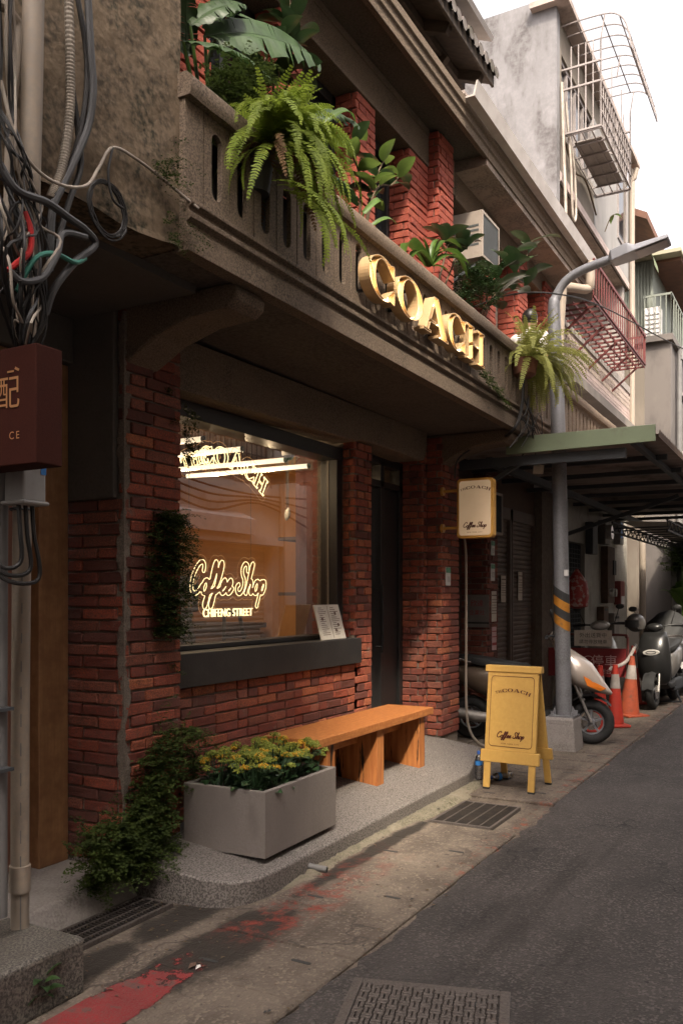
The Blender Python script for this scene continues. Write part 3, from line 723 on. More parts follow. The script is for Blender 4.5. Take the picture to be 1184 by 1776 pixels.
# window: frame, pane, mullion, sill
win = part('window', M['frameblack'], shop, lambda b: (b.bb(3.84, 6.008, 3.30, 3.46, 2.565, 2.665), b.bb(3.84, 6.008, 3.32, 3.46, 1.17, 1.20), b.bb(5.925, 6.008, 3.31, 3.46, 1.2, 2.57), b.bb(3.84, 3.90, 3.31, 3.46, 1.2, 2.57)), bevel=.004)
part('pane', M['glass'], win, lambda b: b.add([(3.88, 3.395, 1.19), (5.94, 3.395, 1.19), (5.94, 3.395, 2.58), (3.88, 3.395, 2.58)], [(0, 1, 2, 3)]))
part('gasket', M['gasket'], win, lambda b: (b.bb(5.919, 5.924, 3.385, 3.392, 1.2, 2.565), b.bb(3.9, 5.92, 3.385, 3.392, 1.201, 1.206)))
part('sill', M['sillblack'], win, lambda b: b.bb(3.776, 6.045, 3.155, 3.47, .972, 1.168), bevel=.004)
# door: side panel, leaf, transom, handle
door = part('door', M['frameblack'], shop, lambda b: (b.bb(6.29, 7.35, 3.40, 3.5, 2.46, 2.52), b.bb(6.29, 7.35, 3.40, 3.5, 2.66, 2.73), b.bb(6.29, 6.36, 3.40, 3.5, .2, 2.7), b.bb(6.88, 6.95, 3.40, 3.5, .2, 2.7), b.bb(7.27, 7.35, 3.40, 3.5, .2, 2.7), b.bb(6.36, 6.88, 3.42, 3.49, .2, .34), b.bb(6.95, 7.27, 3.425, 3.49, .2, 2.46)), bevel=.004)
part('pane', M['doorglass'], door, lambda b: (b.add([(6.35, 3.45, .33), (6.89, 3.45, .33), (6.89, 3.45, 2.47), (6.35, 3.45, 2.47)], [(0, 1, 2, 3)]), b.add([(6.35, 3.455, 2.51), (7.28, 3.455, 2.51), (7.28, 3.455, 2.67), (6.35, 3.455, 2.67)], [(0, 1, 2, 3)])))
part('door_handle', M['blackmetal'], door, lambda b: (b.cyl((6.83, 3.36, 1.0), (6.83, 3.36, 1.6), .014, n=10), b.cyl((6.83, 3.36, 1.05), (6.83, 3.42, 1.05), .01, n=8), b.cyl((6.83, 3.36, 1.55), (6.83, 3.42, 1.55), .01, n=8)), smooth=True)
# room behind the glass
part('interior_wall', [M['orangewall'], M['roomdark'], M['roomfloor']], shop, lambda b: (
    b.bb(3.62, 7.5, 6.2, 6.3, .1, 3.0, 0), b.bb(7.36, 7.46, 3.6, 6.2, .1, 3.0, 0), b.bb(3.5, 3.62, 3.6, 6.3, .1, 3.0, 0),
    b.bb(3.62, 7.36, 3.56, 6.2, .02, .18, 2), b.bb(3.62, 7.36, 3.61, 6.2, 2.9, 3.0, 1)))
part('interior_brick_column', M['brick4'], shop, lambda b: b.bb(6.42, 6.62, 3.75, 4.0, .18, 2.9))
part('shelf', M['roomdark'], shop, lambda b: (b.bb(6.6, 7.34, 4.0, 4.03, .18, 2.4), b.bb(6.6, 7.34, 4.0, 4.3, 1.0, 1.03), b.bb(6.6, 7.34, 4.0, 4.3, 1.5, 1.53), b.bb(6.6, 7.34, 4.0, 4.3, 2.0, 2.03)))
isl_ = MB(); isl_.bb(-.5, .5, -.012, .012, -.028, .028); ism = isl_.mesh('slat', M['doorwood'])
ipn = part('interior_panel', M['roomdark'], shop, lambda b: b.bb(3.65, 6.3, 6.16, 6.19, .2, 2.35))  # slatted panel added to echo the striped shutter reflection
for i in range(28): inst('slat', ism, ipn, (4.97, 6.145, .25+i*.076), (R(-.02, .02), 0, 0), (2.6, 1, 1))
part('interior_post', M['doorwood'], shop, lambda b: [b.bb(x-.04, x+.04, 5.6, 5.68, .18, 2.9) for x in (5.2, 5.95, 6.7)], bevel=.006)
# upper windows: dark steel frames with panes
for (x0, x1, kd) in ((4.04, 4.76, 0), (5.06, 5.85, 1), (6.17, 6.81, 1)):
    wf = part('window', M['frameblack'] if kd else M['frameblack'], shop, lambda b: (b.bb(x0, x0+.05, 3.28, 3.36, 3.13, 5.36), b.bb(x1-.05, x1, 3.28, 3.36, 3.13, 5.36), b.bb(x0, x1, 3.28, 3.36, 5.28, 5.36), b.bb(x0, x1, 3.29, 3.355, 4.35, 4.39), b.bb((x0+x1)/2-.02, (x0+x1)/2+.02, 3.29, 3.355, 3.13, 5.3), b.bb(x0, x1, 3.29, 3.355, 3.78, 3.81)), bevel=.004)
    part('pane', M['darkglass'], wf, lambda b: b.add([(x0+.01, 3.33, 3.13), (x1-.01, 3.33, 3.13), (x1-.01, 3.33, 5.34), (x0+.01, 3.33, 5.34)], [(0, 1, 2, 3)]))
# upper beam, eaves slab and moulded cornice
part('upper_beam', M['washed'], shop, lambda b: (b.bb(2.95, 7.87, 3.085, 3.5, 5.375, 5.70), b.bb(2.95, 7.21, 3.075, 3.085, 5.64, 5.70)), bevel=.008)
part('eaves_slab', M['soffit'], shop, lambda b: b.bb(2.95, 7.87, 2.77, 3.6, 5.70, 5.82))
def corn(b, x0=2.95, x1=7.87):
    prof = [(2.80, 5.66), (2.755, 5.66), (2.752, 5.73), (2.735, 5.745), (2.735, 5.80), (2.715, 5.815), (2.715, 5.88), (2.74, 5.895), (3.3, 5.895), (3.3, 5.822), (2.80, 5.822)]
    b.prism(prof, lambda y, z, d: (d, y, z), x0, x1)
part('cornice', M['washed'], shop, corn, bevel=.004)
# attic wall + tiled roof on timber eaves
part('attic_wall', M['timberdark'], shop, lambda b: b.bb(4.5, 7.72, 3.35, 3.5, 5.9, 6.9))
rf = part('roof', [M['timberdark'], M['timberdark']], shop, lambda b: b.prism([(2.72, 6.42), (4.8, 7.30), (4.8, 7.24), (2.72, 6.36)], lambda y, z, d: (d, y, z), 4.5, 7.9))
b = MB()
for x in (5.3, 6.1, 6.9, 7.7):
    b.bar((x, 3.4, 6.60), (x, 2.76, 6.33), .07, .10)
b.bb(4.5, 7.88, 2.70, 2.725, 6.32, 6.43)
b.bb(4.5, 7.86, 2.98, 3.06, 6.37, 6.45)
for x in (6.1, 7.3): b.bar((x, 3.36, 6.0), (x, 2.95, 6.38), .07, .08)
b.build('rafter', M['timberdark'], rf, bevel=.005)
tm = MB()
rings = []
for y, z in ((2.66, 6.42), (3.0, 6.565), (3.4, 6.735)):
    rings.append([(.062*math.cos(PI*j/8), y, z+.055*math.sin(PI*j/8)) for j in range(9)])
tm.loft(rings, cap=False, closed=False); tm.lathe([(.0, 0), (.055, 0)], (0, 2.662, 6.425), 12, M=Matrix.Rotation(PI/2, 3, 'X'), cap=False)
tme = tm.mesh('roof_tile', M['rooftile'], True, 60)
x = 4.6
while x < 7.95: inst('roof_tile', tme, rf, (x, R(-.006, .006), R(-.004, .004))); x += .135
part('roof_flashing', M['gutterwhite'], rf, lambda b: b.prism([(2.70, 6.72), (2.68, 6.76), (3.4, 7.06), (3.4, 7.02)], lambda y, z, d: (d, y, z), 4.5, 7.82))

# ------------------------------------------------------------------ neighbour on the near side
nb = thingw('concrete_house', 'old stained concrete house with wooden door beside the brick pillar', 'building', (2.2, 2.9, 0))
def upw(b):
    n = 30; m_ = 24
    V = []; F = []
    for i in range(n+1):
        x = -.8+i*(2.915+.8)/n
        for j in range(m_+1):
            t = j/m_; zb = 2.99-.045*(2.915-x)+.012*math.sin(x*9)+R(-.006, .006); z = zb+(6.6-zb)*t**1.6
            V.append((x+(R(-.006, .006) if i == n else 0), 2.40+R(-.004, .004), z))
    for i in range(n):
        for j in range(m_): F.append((i*(m_+1)+j, (i+1)*(m_+1)+j, (i+1)*(m_+1)+j+1, i*(m_+1)+j+1))
    b.add(V, F)
    b.bb(-.8, 2.905, 2.41, 2.6, 3.05, 6.6)
    b.add([(-.8, 2.40, 2.83), (2.915, 2.40, 2.99), (2.915, 2.62, 2.99), (-.8, 2.62, 2.83)], [(0, 1, 2, 3)])
    b.add([(2.915, 2.40, 2.985), (2.915, 2.40, 6.6), (2.915, 3.2, 6.6), (2.915, 3.2, 2.985)], [(0, 1, 2, 3)])
part('upper_wall', M['render_old'], nb, upw)
part('soffit', M['plaster_dark'], nb, lambda b: b.bb(-.8, 3.3, 2.62, 3.6, 2.95, 3.05))
part('downstand_beam', M['plaster_dark'], nb, lambda b: b.bb(-.8, 3.296, 3.42, 3.62, 2.715, 2.95), bevel=.01)
dr = part('door', M['doorwood'], nb, lambda b: (b.bb(3.10, 3.295, 3.46, 3.6, .11, 2.71), b.bb(2.2, 3.10, 3.46, 3.6, 2.63, 2.71), b.bb(2.9, 3.10, 3.475, 3.6, 2.22, 2.27), b.bb(2.2, 2.26, 3.46, 3.6, .11, 2.63)), bevel=.006)
for i in range(5):
    x0 = 2.28+i*.165
    part('plank', M['doorwood2'] if i == 4 else M['doorwood'], dr, lambda b: b.bb(x0, x0+.158, 3.53+R(0, .008), 3.58, .12, 2.63), bevel=.006)
part('niche', M['doorwood'], dr, lambda b: (b.bb(2.93, 3.09, 3.515, 3.53, 2.28, 2.62), ), bevel=.004)
part('side_wall', M['plaster_dark'], nb, lambda b: b.bb(-.8, 2.2, 3.45, 3.62, 0, 2.71))
nb2 = thingw('row_house', 'plain house of the same row farther back along the street', 'building', (-20, 3, 0))
part('wall', M['opposite'], nb2, lambda b: b.bb(-40, -.85, 2.6, 3.6, 0, 8.0)); part('roof', M['sheet'], nb2, lambda b: b.bb(-40, -.85, 2.2, 6, 8.0, 8.15))  # unseen row run far back to cut skylight in the street

# ------------------------------------------------------------------ next shop: shutters, balcony, gutter
s2 = thingw('shuttered_shop', 'neighbouring shop with brown roller shutters under the green awning', 'building', (9.7, 3.2, 0))
pier2 = part('pier', M['mortar'], s2, lambda b: b.bb(9.10, 9.45, 3.212, 3.6, 0, 2.9))
brick_face(pier2, (9.09, 3.20), 0, .37, .05, 2.9, ['brick2', 'brick4', 'brick5'], q=(1, 0))
brick_face(pier2, (9.09, 3.50), -PI/2, .30, .05, 2.9, ['brick2', 'brick4', 'brick5'], q=(0, 2))
pier3 = part('pier', M['mortar'], s2, lambda b: b.bb(11.3, 11.8, 3.212, 3.6, 0, 2.9))
for (x0, x1) in ((8.6, 8.95), (9.75, 10.1), (10.85, 11.2)):
    pu = part('pier', M['mortar'], s2, lambda b: b.bb(x0+.012, x1-.01, 3.062, 3.4, 3.12, 5.5))
    brick_face(pu, (x0, 3.05), 0, x1-x0, 3.13, 5.5, UB, q=(1, 0)); brick_face(pu, (x0, 3.3), -PI/2, .25, 3.13, 5.5, UB, q=(0, 2))
lay_bricks(s2, 'brick_courses', 300)
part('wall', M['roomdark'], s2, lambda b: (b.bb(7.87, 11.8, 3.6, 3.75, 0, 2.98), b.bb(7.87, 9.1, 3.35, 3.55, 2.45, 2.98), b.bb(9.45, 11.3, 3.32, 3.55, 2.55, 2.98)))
part('upper_wall', M['corrpale'], s2, lambda b: (b.bb(7.87, 11.8, 3.30, 3.5, 3.0, 5.7)))
sl_ = MB(); sl_.prism([(0, -.03), (.010, -.012), (.012, .012), (0, .03), (-.006, .03), (-.006, -.03)], lambda y, z, d: (d, -y, z), -.5, .5)
slm = sl_.mesh('slat', M['shutter'])
for si, (x0, x1) in enumerate(((9.46, 10.28), (10.32, 11.3))):
    sh = part('roller_shutter', M['shutter'], s2, lambda b: (b.bb(x0, x0+.04, 3.30, 3.38, .02, 2.55), b.bb(x1-.04, x1, 3.30, 3.38, .02, 2.55), b.bb(x0, x1, 3.30, 3.4, 2.42, 2.56), b.bb(x0, x1, 3.36, 3.38, .02, 2.5)))
    z = .06
    while z < 2.42: inst('slat', slm, sh, ((x0+x1)/2, 3.355, z), (0, 0, 0), (x1-x0-.08, 1, 1)); z += .0605
part('balcony_slab', M['soffit'], s2, lambda b: b.bb(7.875, 11.8, 2.365, 3.32, 2.99, 3.11))
part('balcony_fascia', M['washed'], s2, lambda b: fasc(b, 7.875, 11.8), bevel=.003)
pm2 = panelmesh(.17, 3.206, 3.632, 3.25, 3.59, .036, 2.372, 2.398)
x = 8.0
while x < 11.75: inst('balcony_panel', pm2, s2, (x, 0, 0)); x += .17
part('balcony_coping', M['washed'], s2, lambda b: cop(b, 7.885, 11.8), smooth=True, angle=50)
part('eaves_slab', M['soffit_peel'], s2, lambda b: b.bb(7.875, 11.8, 2.77, 3.5, 5.60, 5.72))
part('upper_beam', M['washed'], s2, lambda b: b.bb(7.875, 11.8, 3.085, 3.3, 5.35, 5.60), bevel=.008)
part('cornice', M['washed'], s2, lambda b: corn(b, 7.875, 11.75), bevel=.004)
g = part('roof_gutter', M['gutterwhite'], s2, lambda b: b.prism([(2.71, 5.87), (2.64, 5.87), (2.61, 5.985), (2.595, 5.985), (2.625, 5.855), (2.71, 5.855)], lambda y, z, d: (d, y, z), 7.15, 11.7))
part('roof', M['sheet'], s2, lambda b: (b.prism([(2.66, 5.95), (5.5, 7.0), (5.5, 6.9), (2.72, 5.90)], lambda y, z, d: (d, y, z), 7.9, 11.75), b.bb(7.15, 7.9, 2.72, 3.3, 5.9, 5.93)))
part('downpipe', M['pvc'], s2, lambda b: b.tube(crom([(11.45, 2.62, 5.86), (11.45, 2.62, 5.6), (11.43, 2.66, 5.5), (11.0, 2.82, 5.42), (10.95, 2.86, 5.3), (10.95, 2.9, 4.4), (10.95, 2.9, 3.2)], 5), .06, 12), smooth=True)
part('door', M['orangewall'], s2, lambda b: b.bb(10.15, 10.8, 3.26, 3.30, 3.13, 5.2), bevel=.01)

# ------------------------------------------------------------------ tall grey building beyond
gb = thingw('grey_building', 'tall weathered grey concrete building with caged window above the red railing', 'building', (14, 3.3, 0))
part('side_wall', M['greywall'], gb, lambda b: b.bb(11.82, 12.0, 3.16, 9.0, 2.9, 9.75))
part('upper_wall', [M['beigewall'], M['whitewall']], gb, lambda b: (b.bb(12.0, 14.1, 3.17, 3.4, 7.35, 8.05, 0), b.bb(12.0, 17.0, 3.19, 3.4, 9.15, 9.6, 0), b.bb(14.1, 17.0, 3.16, 3.4, 7.35, 9.15, 1), b.bb(12.0, 12.12, 3.17, 3.4, 8.05, 9.15, 0)))
part('loggia', [M['soffit_peel'], M['concpale']], gb, lambda b: (b.bb(12.0, 17.0, 3.19, 4.2, 7.27, 7.34, 0), b.bb(12.0, 17.0, 4.2, 4.3, 5.4, 7.3, 1), b.bb(16.6, 16.75, 3.2, 4.2, 5.4, 7.27, 1)))
part('floor_slab', M['concpale'], gb, lambda b: b.bb(12.0, 17.0, 3.12, 4.3, 5.3, 5.42))
# tile edging along the third floor
tl = MB(); tl.box((0, 0, 0), (.058, .012, .058)); tlm = tl.mesh('edge_tile', M['pinktile'])
edge = part('tile_edging', M['concpale'], gb, lambda b: b.bb(12.0, 17.0, 3.15, 3.17, 7.27, 7.42))
b = MB()
for i in range(82):
    for j in range(2): b.box((12.03+i*.0605, 3.145, 7.305+j*.0605), (.056, .012, .056))
tag(b.build('edge_tiles', M['pinktile'], edge), kind='stuff')
part('roof_edge', M['sheet'], gb, lambda b: b.bb(11.7, 17.1, 2.98, 3.5, 9.6, 9.68))
part('downpipe', M['pvc'], gb, lambda b: b.tube(crom([(16.95, 3.02, 9.55), (16.95, 3.08, 9.3), (16.95, 3.1, 9.1), (16.95, 3.1, 3.4)], 4), .055, 10), smooth=True)
wf = part('window', M['railgrey'], gb, lambda b: (b.bb(12.12, 14.1, 3.22, 3.3, 8.05, 8.11), b.bb(12.12, 14.1, 3.22, 3.3, 9.09, 9.15), *[b.bb(12.12+i*.49, 12.18+i*.49, 3.22, 3.3, 8.1, 9.1) for i in range(5)]))
part('pane', M['darkglass'], wf, lambda b: b.add([(12.12, 3.26, 8.06), (14.1, 3.26, 8.06), (14.1, 3.26, 9.14), (12.12, 3.26, 9.14)], [(0, 1, 2, 3)]))
wf = part('window', M['railgrey'], gb, lambda b: (b.bb(15.9, 15.96, 3.14, 3.2, 7.9, 9.1), b.bb(16.6, 16.66, 3.14, 3.2, 7.9, 9.1), b.bb(15.96, 16.6, 3.14, 3.2, 7.9, 7.96)))
part('pane', M['darkglass'], wf, lambda b: b.add([(15.95, 3.15, 7.95), (16.62, 3.15, 7.95), (16.62, 3.15, 9.1), (15.95, 3.15, 9.1)], [(0, 1, 2, 3)]))
# vent-block frieze and pink tile band of the second floor
part('tile_band', M['pinktile'], gb, lambda b: b.bb(11.82, 17.0, 3.14, 3.4, 4.55, 5.3))
b = MB()
for i in range(80):
    for j in range(6): b.box((11.87+i*.064, 3.138, 4.62+j*.062), (.058, .008, .054))
tag(b.build('band_tiles', M['pinktile'], gb), kind='stuff')
b = MB()
for i in range(42):
    for j in range(3):
        b.box((11.9+i*.121, 3.134, 5.03+j*.09), (.05, .012, .07)); b.box((11.96+i*.121, 3.134, 5.03+j*.09), (.03, .012, .03))
tag(b.build('vent_blocks', M['ventile'], gb), kind='stuff')
part('lower_wall', M['whitetile'], gb, lambda b: (b.bb(11.82, 12.3, 3.2, 3.4, 0, 4.55), b.bb(13.6, 17.0, 3.2, 3.4, 0, 3.6), b.bb(12.3, 13.6, 3.2, 3.4, 2.3, 3.6), b.bb(12.3, 17.0, 3.35, 3.4, 3.6, 4.55)))
part('canopy_beam', M['darkstone'], gb, lambda b: b.bb(11.9, 17.0, 2.9, 3.3, 4.42, 4.55))
for (x0, x1) in ((12.35, 14.55), (14.7, 16.8)):
    wf = part('window', M['metalwhite'], gb, lambda b: (b.bb(x0, x1, 3.24, 3.3, 3.62, 3.68), b.bb(x0, x1, 3.24, 3.3, 4.38, 4.42), b.bb(x0, x0+.05, 3.24, 3.3, 3.68, 4.4), b.bb(x1-.05, x1, 3.24, 3.3, 3.68, 4.4)))
    part('pane', M['darkglass'], wf, lambda b: b.add([(x0, 3.3, 3.6), (x1, 3.3, 3.6), (x1, 3.3, 4.42), (x0, 3.3, 4.42)], [(0, 1, 2, 3)]))
    part('window_grille', M['metalwhite'], wf, lambda b: ([b.bb(x0+i*.11, x0+i*.11+.014, 3.19, 3.205, 3.6, 4.15) for i in range(int((x1-x0)/.11)+1)], [b.bb(x0, x1, 3.185, 3.2, 3.62+.17*j, 3.634+.17*j) for j in range(4)]))
dg = part('folding_gate', M['steeldark'], gb, lambda b: (b.bb(12.3, 13.6, 3.3, 3.34, 0, 2.3), [b.bb(12.32+i*.1, 12.335+i*.1, 3.24, 3.26, .02, 2.28) for i in range(13)], [b.bb(12.3, 13.6, 3.245, 3.255, .1+j*.07, .108+j*.07) for j in range(31)]))
b = MB()
for i in range(60):
    for j in range(40):
        if random.random() < .0: continue
        b.box((13.62+i*.056, 3.197, .1+j*.062), (.053, .008, .058))
tag(b.build('wall_tiles', M['whitetile'], gb), kind='stuff')
# red cantilevered walkway with railing
rw = thingw('red_walkway', 'dark red steel walkway railing hanging on the grey building', 'railing', (13.4, 2.9, 5.4))
part('railing', M['redrail'], rw, lambda b: (b.bb(11.55, 15.4, 2.585, 2.615, 5.90, 5.94), b.bb(11.55, 15.4, 2.585, 2.615, 5.42, 5.45), [b.bb(11.55+i*.16, 11.564+i*.16, 2.592, 2.608, 5.42, 5.92) for i in range(25)], b.bb(15.385, 15.4, 2.6, 3.12, 5.9, 5.93), [b.bb(15.385, 15.4, 2.6+i*.1, 2.617+i*.1, 5.42, 5.92) for i in range(6)]))
part('deck', M['redrail'], rw, lambda b: ([b.bb(11.55, 15.4, 2.6+i*.13, 2.615+i*.13, 5.38, 5.41) for i in range(5)], [b.bb(11.55+i*.22, 11.57+i*.22, 2.6, 3.12, 5.36, 5.385) for i in range(18)]))
for x in (11.8, 12.7, 13.6, 14.5, 15.3): part('brace', M['redrail'], rw, lambda b: b.bar((x, 3.13, 5.02), (x, 2.72, 5.37), .028))
# window cage
cg = thingw('window_cage', 'steel window cage with curved rain hood high on the grey building', 'window cage', (13, 2.9, 8))
x0, x1, ya, yb, za, zb = 12.1, 14.2, 2.62, 3.16, 7.95, 9.15
def cage(b):
    n = 15
    for i in range(n+1):
        x = x0+(x1-x0)*i/n; b.bb(x-.007, x+.007, ya-.007, ya+.007, za, za+.62 if i % 5 else zb)
    for z in (za, za+.2, za+.4, za+.62): b.bb(x0, x1, ya-.012, ya+.012, z-.012, z+.012)
    for x in (x0, x1):
        for z in (za, za+.62, zb-.3): b.bb(x-.015, x+.015, ya, yb, z-.012, z+.012)
        for j in range(5): b.bb(x-.007, x+.007, ya+j*.1, ya+j*.1+.014, za, zb)
    for j in range(5): b.bb(x0, x1, ya+j*.13, ya+j*.13+.015, za-.015, za)
    for i in range(7): b.bb(x0+i*.35, x0+.02+i*.35, ya, yb, za-.03, za-.01)
part('cage_bars', M['railgrey'], cg, cage)
part('cage_tray', M['concpale'], cg, lambda b: b.bb(x0+.3, x1-.3, ya+.06, yb-.1, za, za+.015))
def hood(b):
    for i in range(9):
        x = x0+(x1-x0)*i/8; P = [(x, yb, zb+.32), (x, yb-.25, zb+.33), (x, ya-.12, zb+.30), (x, ya-.3, zb+.16), (x, ya-.38, zb-.1), (x, ya-.4, zb-.25)]
        b.tube(crom(P, 4), .010, 5)
    for (y, z) in ((yb-.2, zb+.33), (ya, zb+.32), (ya-.25, zb+.21), (ya-.36, zb+.0), (ya-.4, zb-.25)): b.cyl((x0, y, z), (x1, y, z), .009, n=5)
    for x in (x0, (x0+x1)/2, x1): b.cyl((x, ya, zb), (x, ya-.05, zb+.31), .01, n=5)
part('hood_frame', M['railgrey'], cg, hood)
# cables looping down the grey facade
for i, (P, r, m, lb) in enumerate([([(11.95, 3.12, 8.6), (11.98, 3.1, 7.6), (12.0, 3.08, 6.9), (12.02, 3.1, 6.2)], .022, 'cablewhite', 'pale straight cable hanging down the grey wall corner'),
    ([(12.1, 3.1, 8.4), (12.2, 3.06, 7.6), (12.25, 3.05, 6.95), (12.36, 3.05, 6.82), (12.46, 3.05, 7.0), (12.4, 3.06, 7.6), (12.3, 3.1, 8.0)], .018, 'cablewhite', 'looped pale cable below the window cage'),
    ([(12.05, 3.12, 7.9), (12.7, 3.13, 7.7), (13.4, 3.13, 7.85), (14.1, 3.13, 7.6)], .014, 'stem', 'thin brown cable sagging across the beige panel')]):
    tag(MB().tube(crom(P, 6), r, 6).build('hanging_cable', M[m], smooth=True), lb, 'cable', 'cables on the grey building')

# ------------------------------------------------------------------ buildings down the street
fb = thingw('dark_stone_house', 'dark stained house with green sheet-clad terrace at the street end', 'building', (19, 3, 0))
part('wall', M['darkstone'], fb, lambda b: (b.bb(17.6, 17.8, 2.5, 6, 0, 6.4), b.bb(17.8, 24, 2.52, 2.8, 0, 6.4)))
part('wall_face', M['beigewall'], fb, lambda b: b.bb(17.57, 17.6, 2.98, 6, 0, 6.3))
part('terrace_slab', M['darkstone'], fb, lambda b: b.bb(17.5, 24, 2.45, 6, 6.4, 6.52))
b = MB()
for i in range(34): b.bb(17.7, 17.73, 2.86+i*.06, 2.89+i*.06, 6.52, 8.05)
b.bb(17.73, 17.8, 2.85, 5, 6.52, 8.1); b.bb(17.8, 23, 2.86, 2.9, 6.52, 8.0)
b.build('sheet_cladding', M['greensheet'], fb)
part('roof', [M['panelyellow'], M['rooforange'], M['sheet']], fb, lambda b: (b.bb(17.5, 24, 2.3, 5, 8.06, 8.13, 0), b.bb(17.8, 24, 2.34, 4, 8.0, 8.055, 1)))
part('railing', M['greensheet'], fb, lambda b: (b.bb(17.55, 24, 2.47, 2.5, 7.28, 7.32), b.bb(17.55, 17.58, 2.47, 3.0, 7.28, 7.32), [b.bb(17.55+i*.3, 17.57+i*.3, 2.47, 2.49, 6.52, 7.3) for i in range(20)], [b.bb(17.55, 17.57, 2.47+i*.1, 2.485+i*.1, 6.52, 7.3) for i in range(6)]))
part('air_conditioner', M['metalwhite'], fb, lambda b: (b.bb(17.62, 17.9, 2.7, 2.98, 6.54, 7.1), [b.bb(17.6, 17.62, 2.72, 2.96, 6.6+.09*i, 6.64+.09*i) for i in range(5)]))
for (y0, z0) in ((2.515, 4.4), (2.515, 2.6)):
    for x in (18.6, 20.4, 22.2):
        wf = part('window', M['concpale'], fb, lambda b: (b.bb(x-.05, x, y0-.06, y0, z0, z0+1.2), b.bb(x+.9, x+.95, y0-.06, y0, z0, z0+1.2), b.bb(x-.05, x+.95, y0-.06, y0, z0+1.2, z0+1.26), b.bb(x-.1, x+1.0, y0-.14, y0, z0-.08, z0)))
        part('pane', M['darkglass'], wf, lambda b: b.add([(x, y0-.01, z0), (x+.9, y0-.01, z0), (x+.9, y0-.01, z0+1.2), (x, y0-.01, z0+1.2)], [(0, 1, 2, 3)]))
part('sunshade', M['concpale'], fb, lambda b: b.bb(18.4, 23.6, 2.2, 2.5, 3.95, 4.05))
part('downpipe', M['pvcgrey'], fb, lambda b: b.tube(crom([(18.3, 2.4, 6.45), (18.3, 2.4, 6.2), (18.3, 2.44, 5.9), (18.3, 2.44, .2)], 4), .05, 10), smooth=True)
f2 = thingw('pale_house', 'pale low house front far down the street', 'building', (28, 3, 0))
part('wall', M['beigewall'], f2, lambda b: (b.bb(24.05, 36, 2.7, 3, 0, 5.6)))
part('roof', M['rooforange'], f2, lambda b: b.prism([(2.4, 5.6), (5, 6.6), (5, 6.5), (2.4, 5.5)], lambda y, z, d: (d, y, z), 24, 36))
for x in (25, 27, 29, 31, 33):
    wf = part('window', M['steeldark'], f2, lambda b: (b.bb(x, x+1, 2.66, 2.7, 3.4, 3.46), b.bb(x, x+1, 2.66, 2.7, 4.7, 4.76), b.bb(x, x+.05, 2.66, 2.7, 3.4, 4.7), b.bb(x+.95, x+1, 2.66, 2.7, 3.4, 4.7)))
    part('pane', M['darkglass'], wf, lambda b: b.add([(x, 2.69, 3.4), (x+1, 2.69, 3.4), (x+1, 2.69, 4.7), (x, 2.69, 4.7)], [(0, 1, 2, 3)]))
f3 = thingw('tiled_roof_house', 'house with orange sloping roof edge behind the grey building', 'building', (17.3, 5, 0))
part('wall', M['whitewall'], f3, lambda b: b.bb(17.05, 17.5, 3.5, 8, 6.5, 8.9))
part('roof', M['rooforange'], f3, lambda b: b.prism([(2.85, 8.75), (5.5, 10.2), (5.5, 10.05), (2.85, 8.62)], lambda y, z, d: (d, y, z), 17.1, 22))
part('green_hood', M['greenpaint'], f3, lambda b: b.loft([[(17.15+.1*i, 3.05-.32*math.cos(t), 7.75+.42*math.sin(t)) for t in [PI*j/8*.5 for j in range(9)]] for i in range(6)], cap=False, closed=False), smooth=True)

# ------------------------------------------------------------------ opposite side of the street (seen in the window reflection, unseen rest shaped to shade the street)
op = thingw('opposite_house', 'pale house across the street with a light roller shutter, mirrored in the shop window', 'building', (9, -3, 0))
part('wall', M['opposite'], op, lambda b: (b.bb(-40, -3.3, -3.0, -2.6, 0, 14.3), b.bb(-3.3, -0.7, -3.0, -2.6, 0, 8.9), b.bb(-.7, 3.0, -3.0, -2.6, 0, 14.3), b.bb(3.0, 10.9, -3.0, -2.6, 0, 9.0), b.bb(22, 45, -3.0, -2.6, 0, 6.5), b.bb(14.2, 15.5, -3.0, -2.6, 0, 7), b.bb(10.9, 14.2, -3.0, -2.6, 2.45, 3.6), b.bb(10.9, 14.2, -3.0, -2.65, 3.6, 9.0)))  # unseen wall heights and gaps shaped to block skylight and pass a sun patch
osh = part('roller_shutter', M['shutter_light'], op, lambda b: b.bb(10.9, 14.2, -2.85, -2.8, 0, 2.45))
ol = MB(); ol.prism([(-.02, -.045), (.022, -.018), (.024, .018), (-.02, .045)], lambda y, z, d: (d, y, z), -1.62, 1.62); olm = ol.mesh('slat', M['shutter_light'])
for i in range(26): inst('slat', olm, osh, (12.55, -2.80, .05+i*.093))
part('awning', M['metalwhite'], op, lambda b: b.prism([(-2.62, 3.05), (-2.3, 2.9), (-2.3, 2.62), (-2.62, 2.62)], lambda y, z, d: (d, y, z), 10.2, 13.2))
oc = MB()
for i in range(40): oc.bb(10.9+i*.085, 10.94+i*.085, -2.64, -2.60, 3.65, 6.0)
oc.build('corrugated_sheet', M['corrpale'], op)
part('drain_pipe', M['pvc'], op, lambda b: b.cyl((14.4, -2.5, 0), (14.4, -2.5, 4), .06, n=10))
part('roof', M['sheet'], op, lambda b: (b.bb(-40, -3.3, -3.1, -2.5, 14.3, 14.45), b.bb(-.7, 3.0, -3.1, -2.5, 14.3, 14.45), b.bb(-3.3, -.7, -6, -2.5, 8.9, 9.0), b.bb(3.0, 14.2, -6, -2.4, 9.0, 9.15), b.bb(22, 45, -6, -2.4, 6.5, 6.65)))

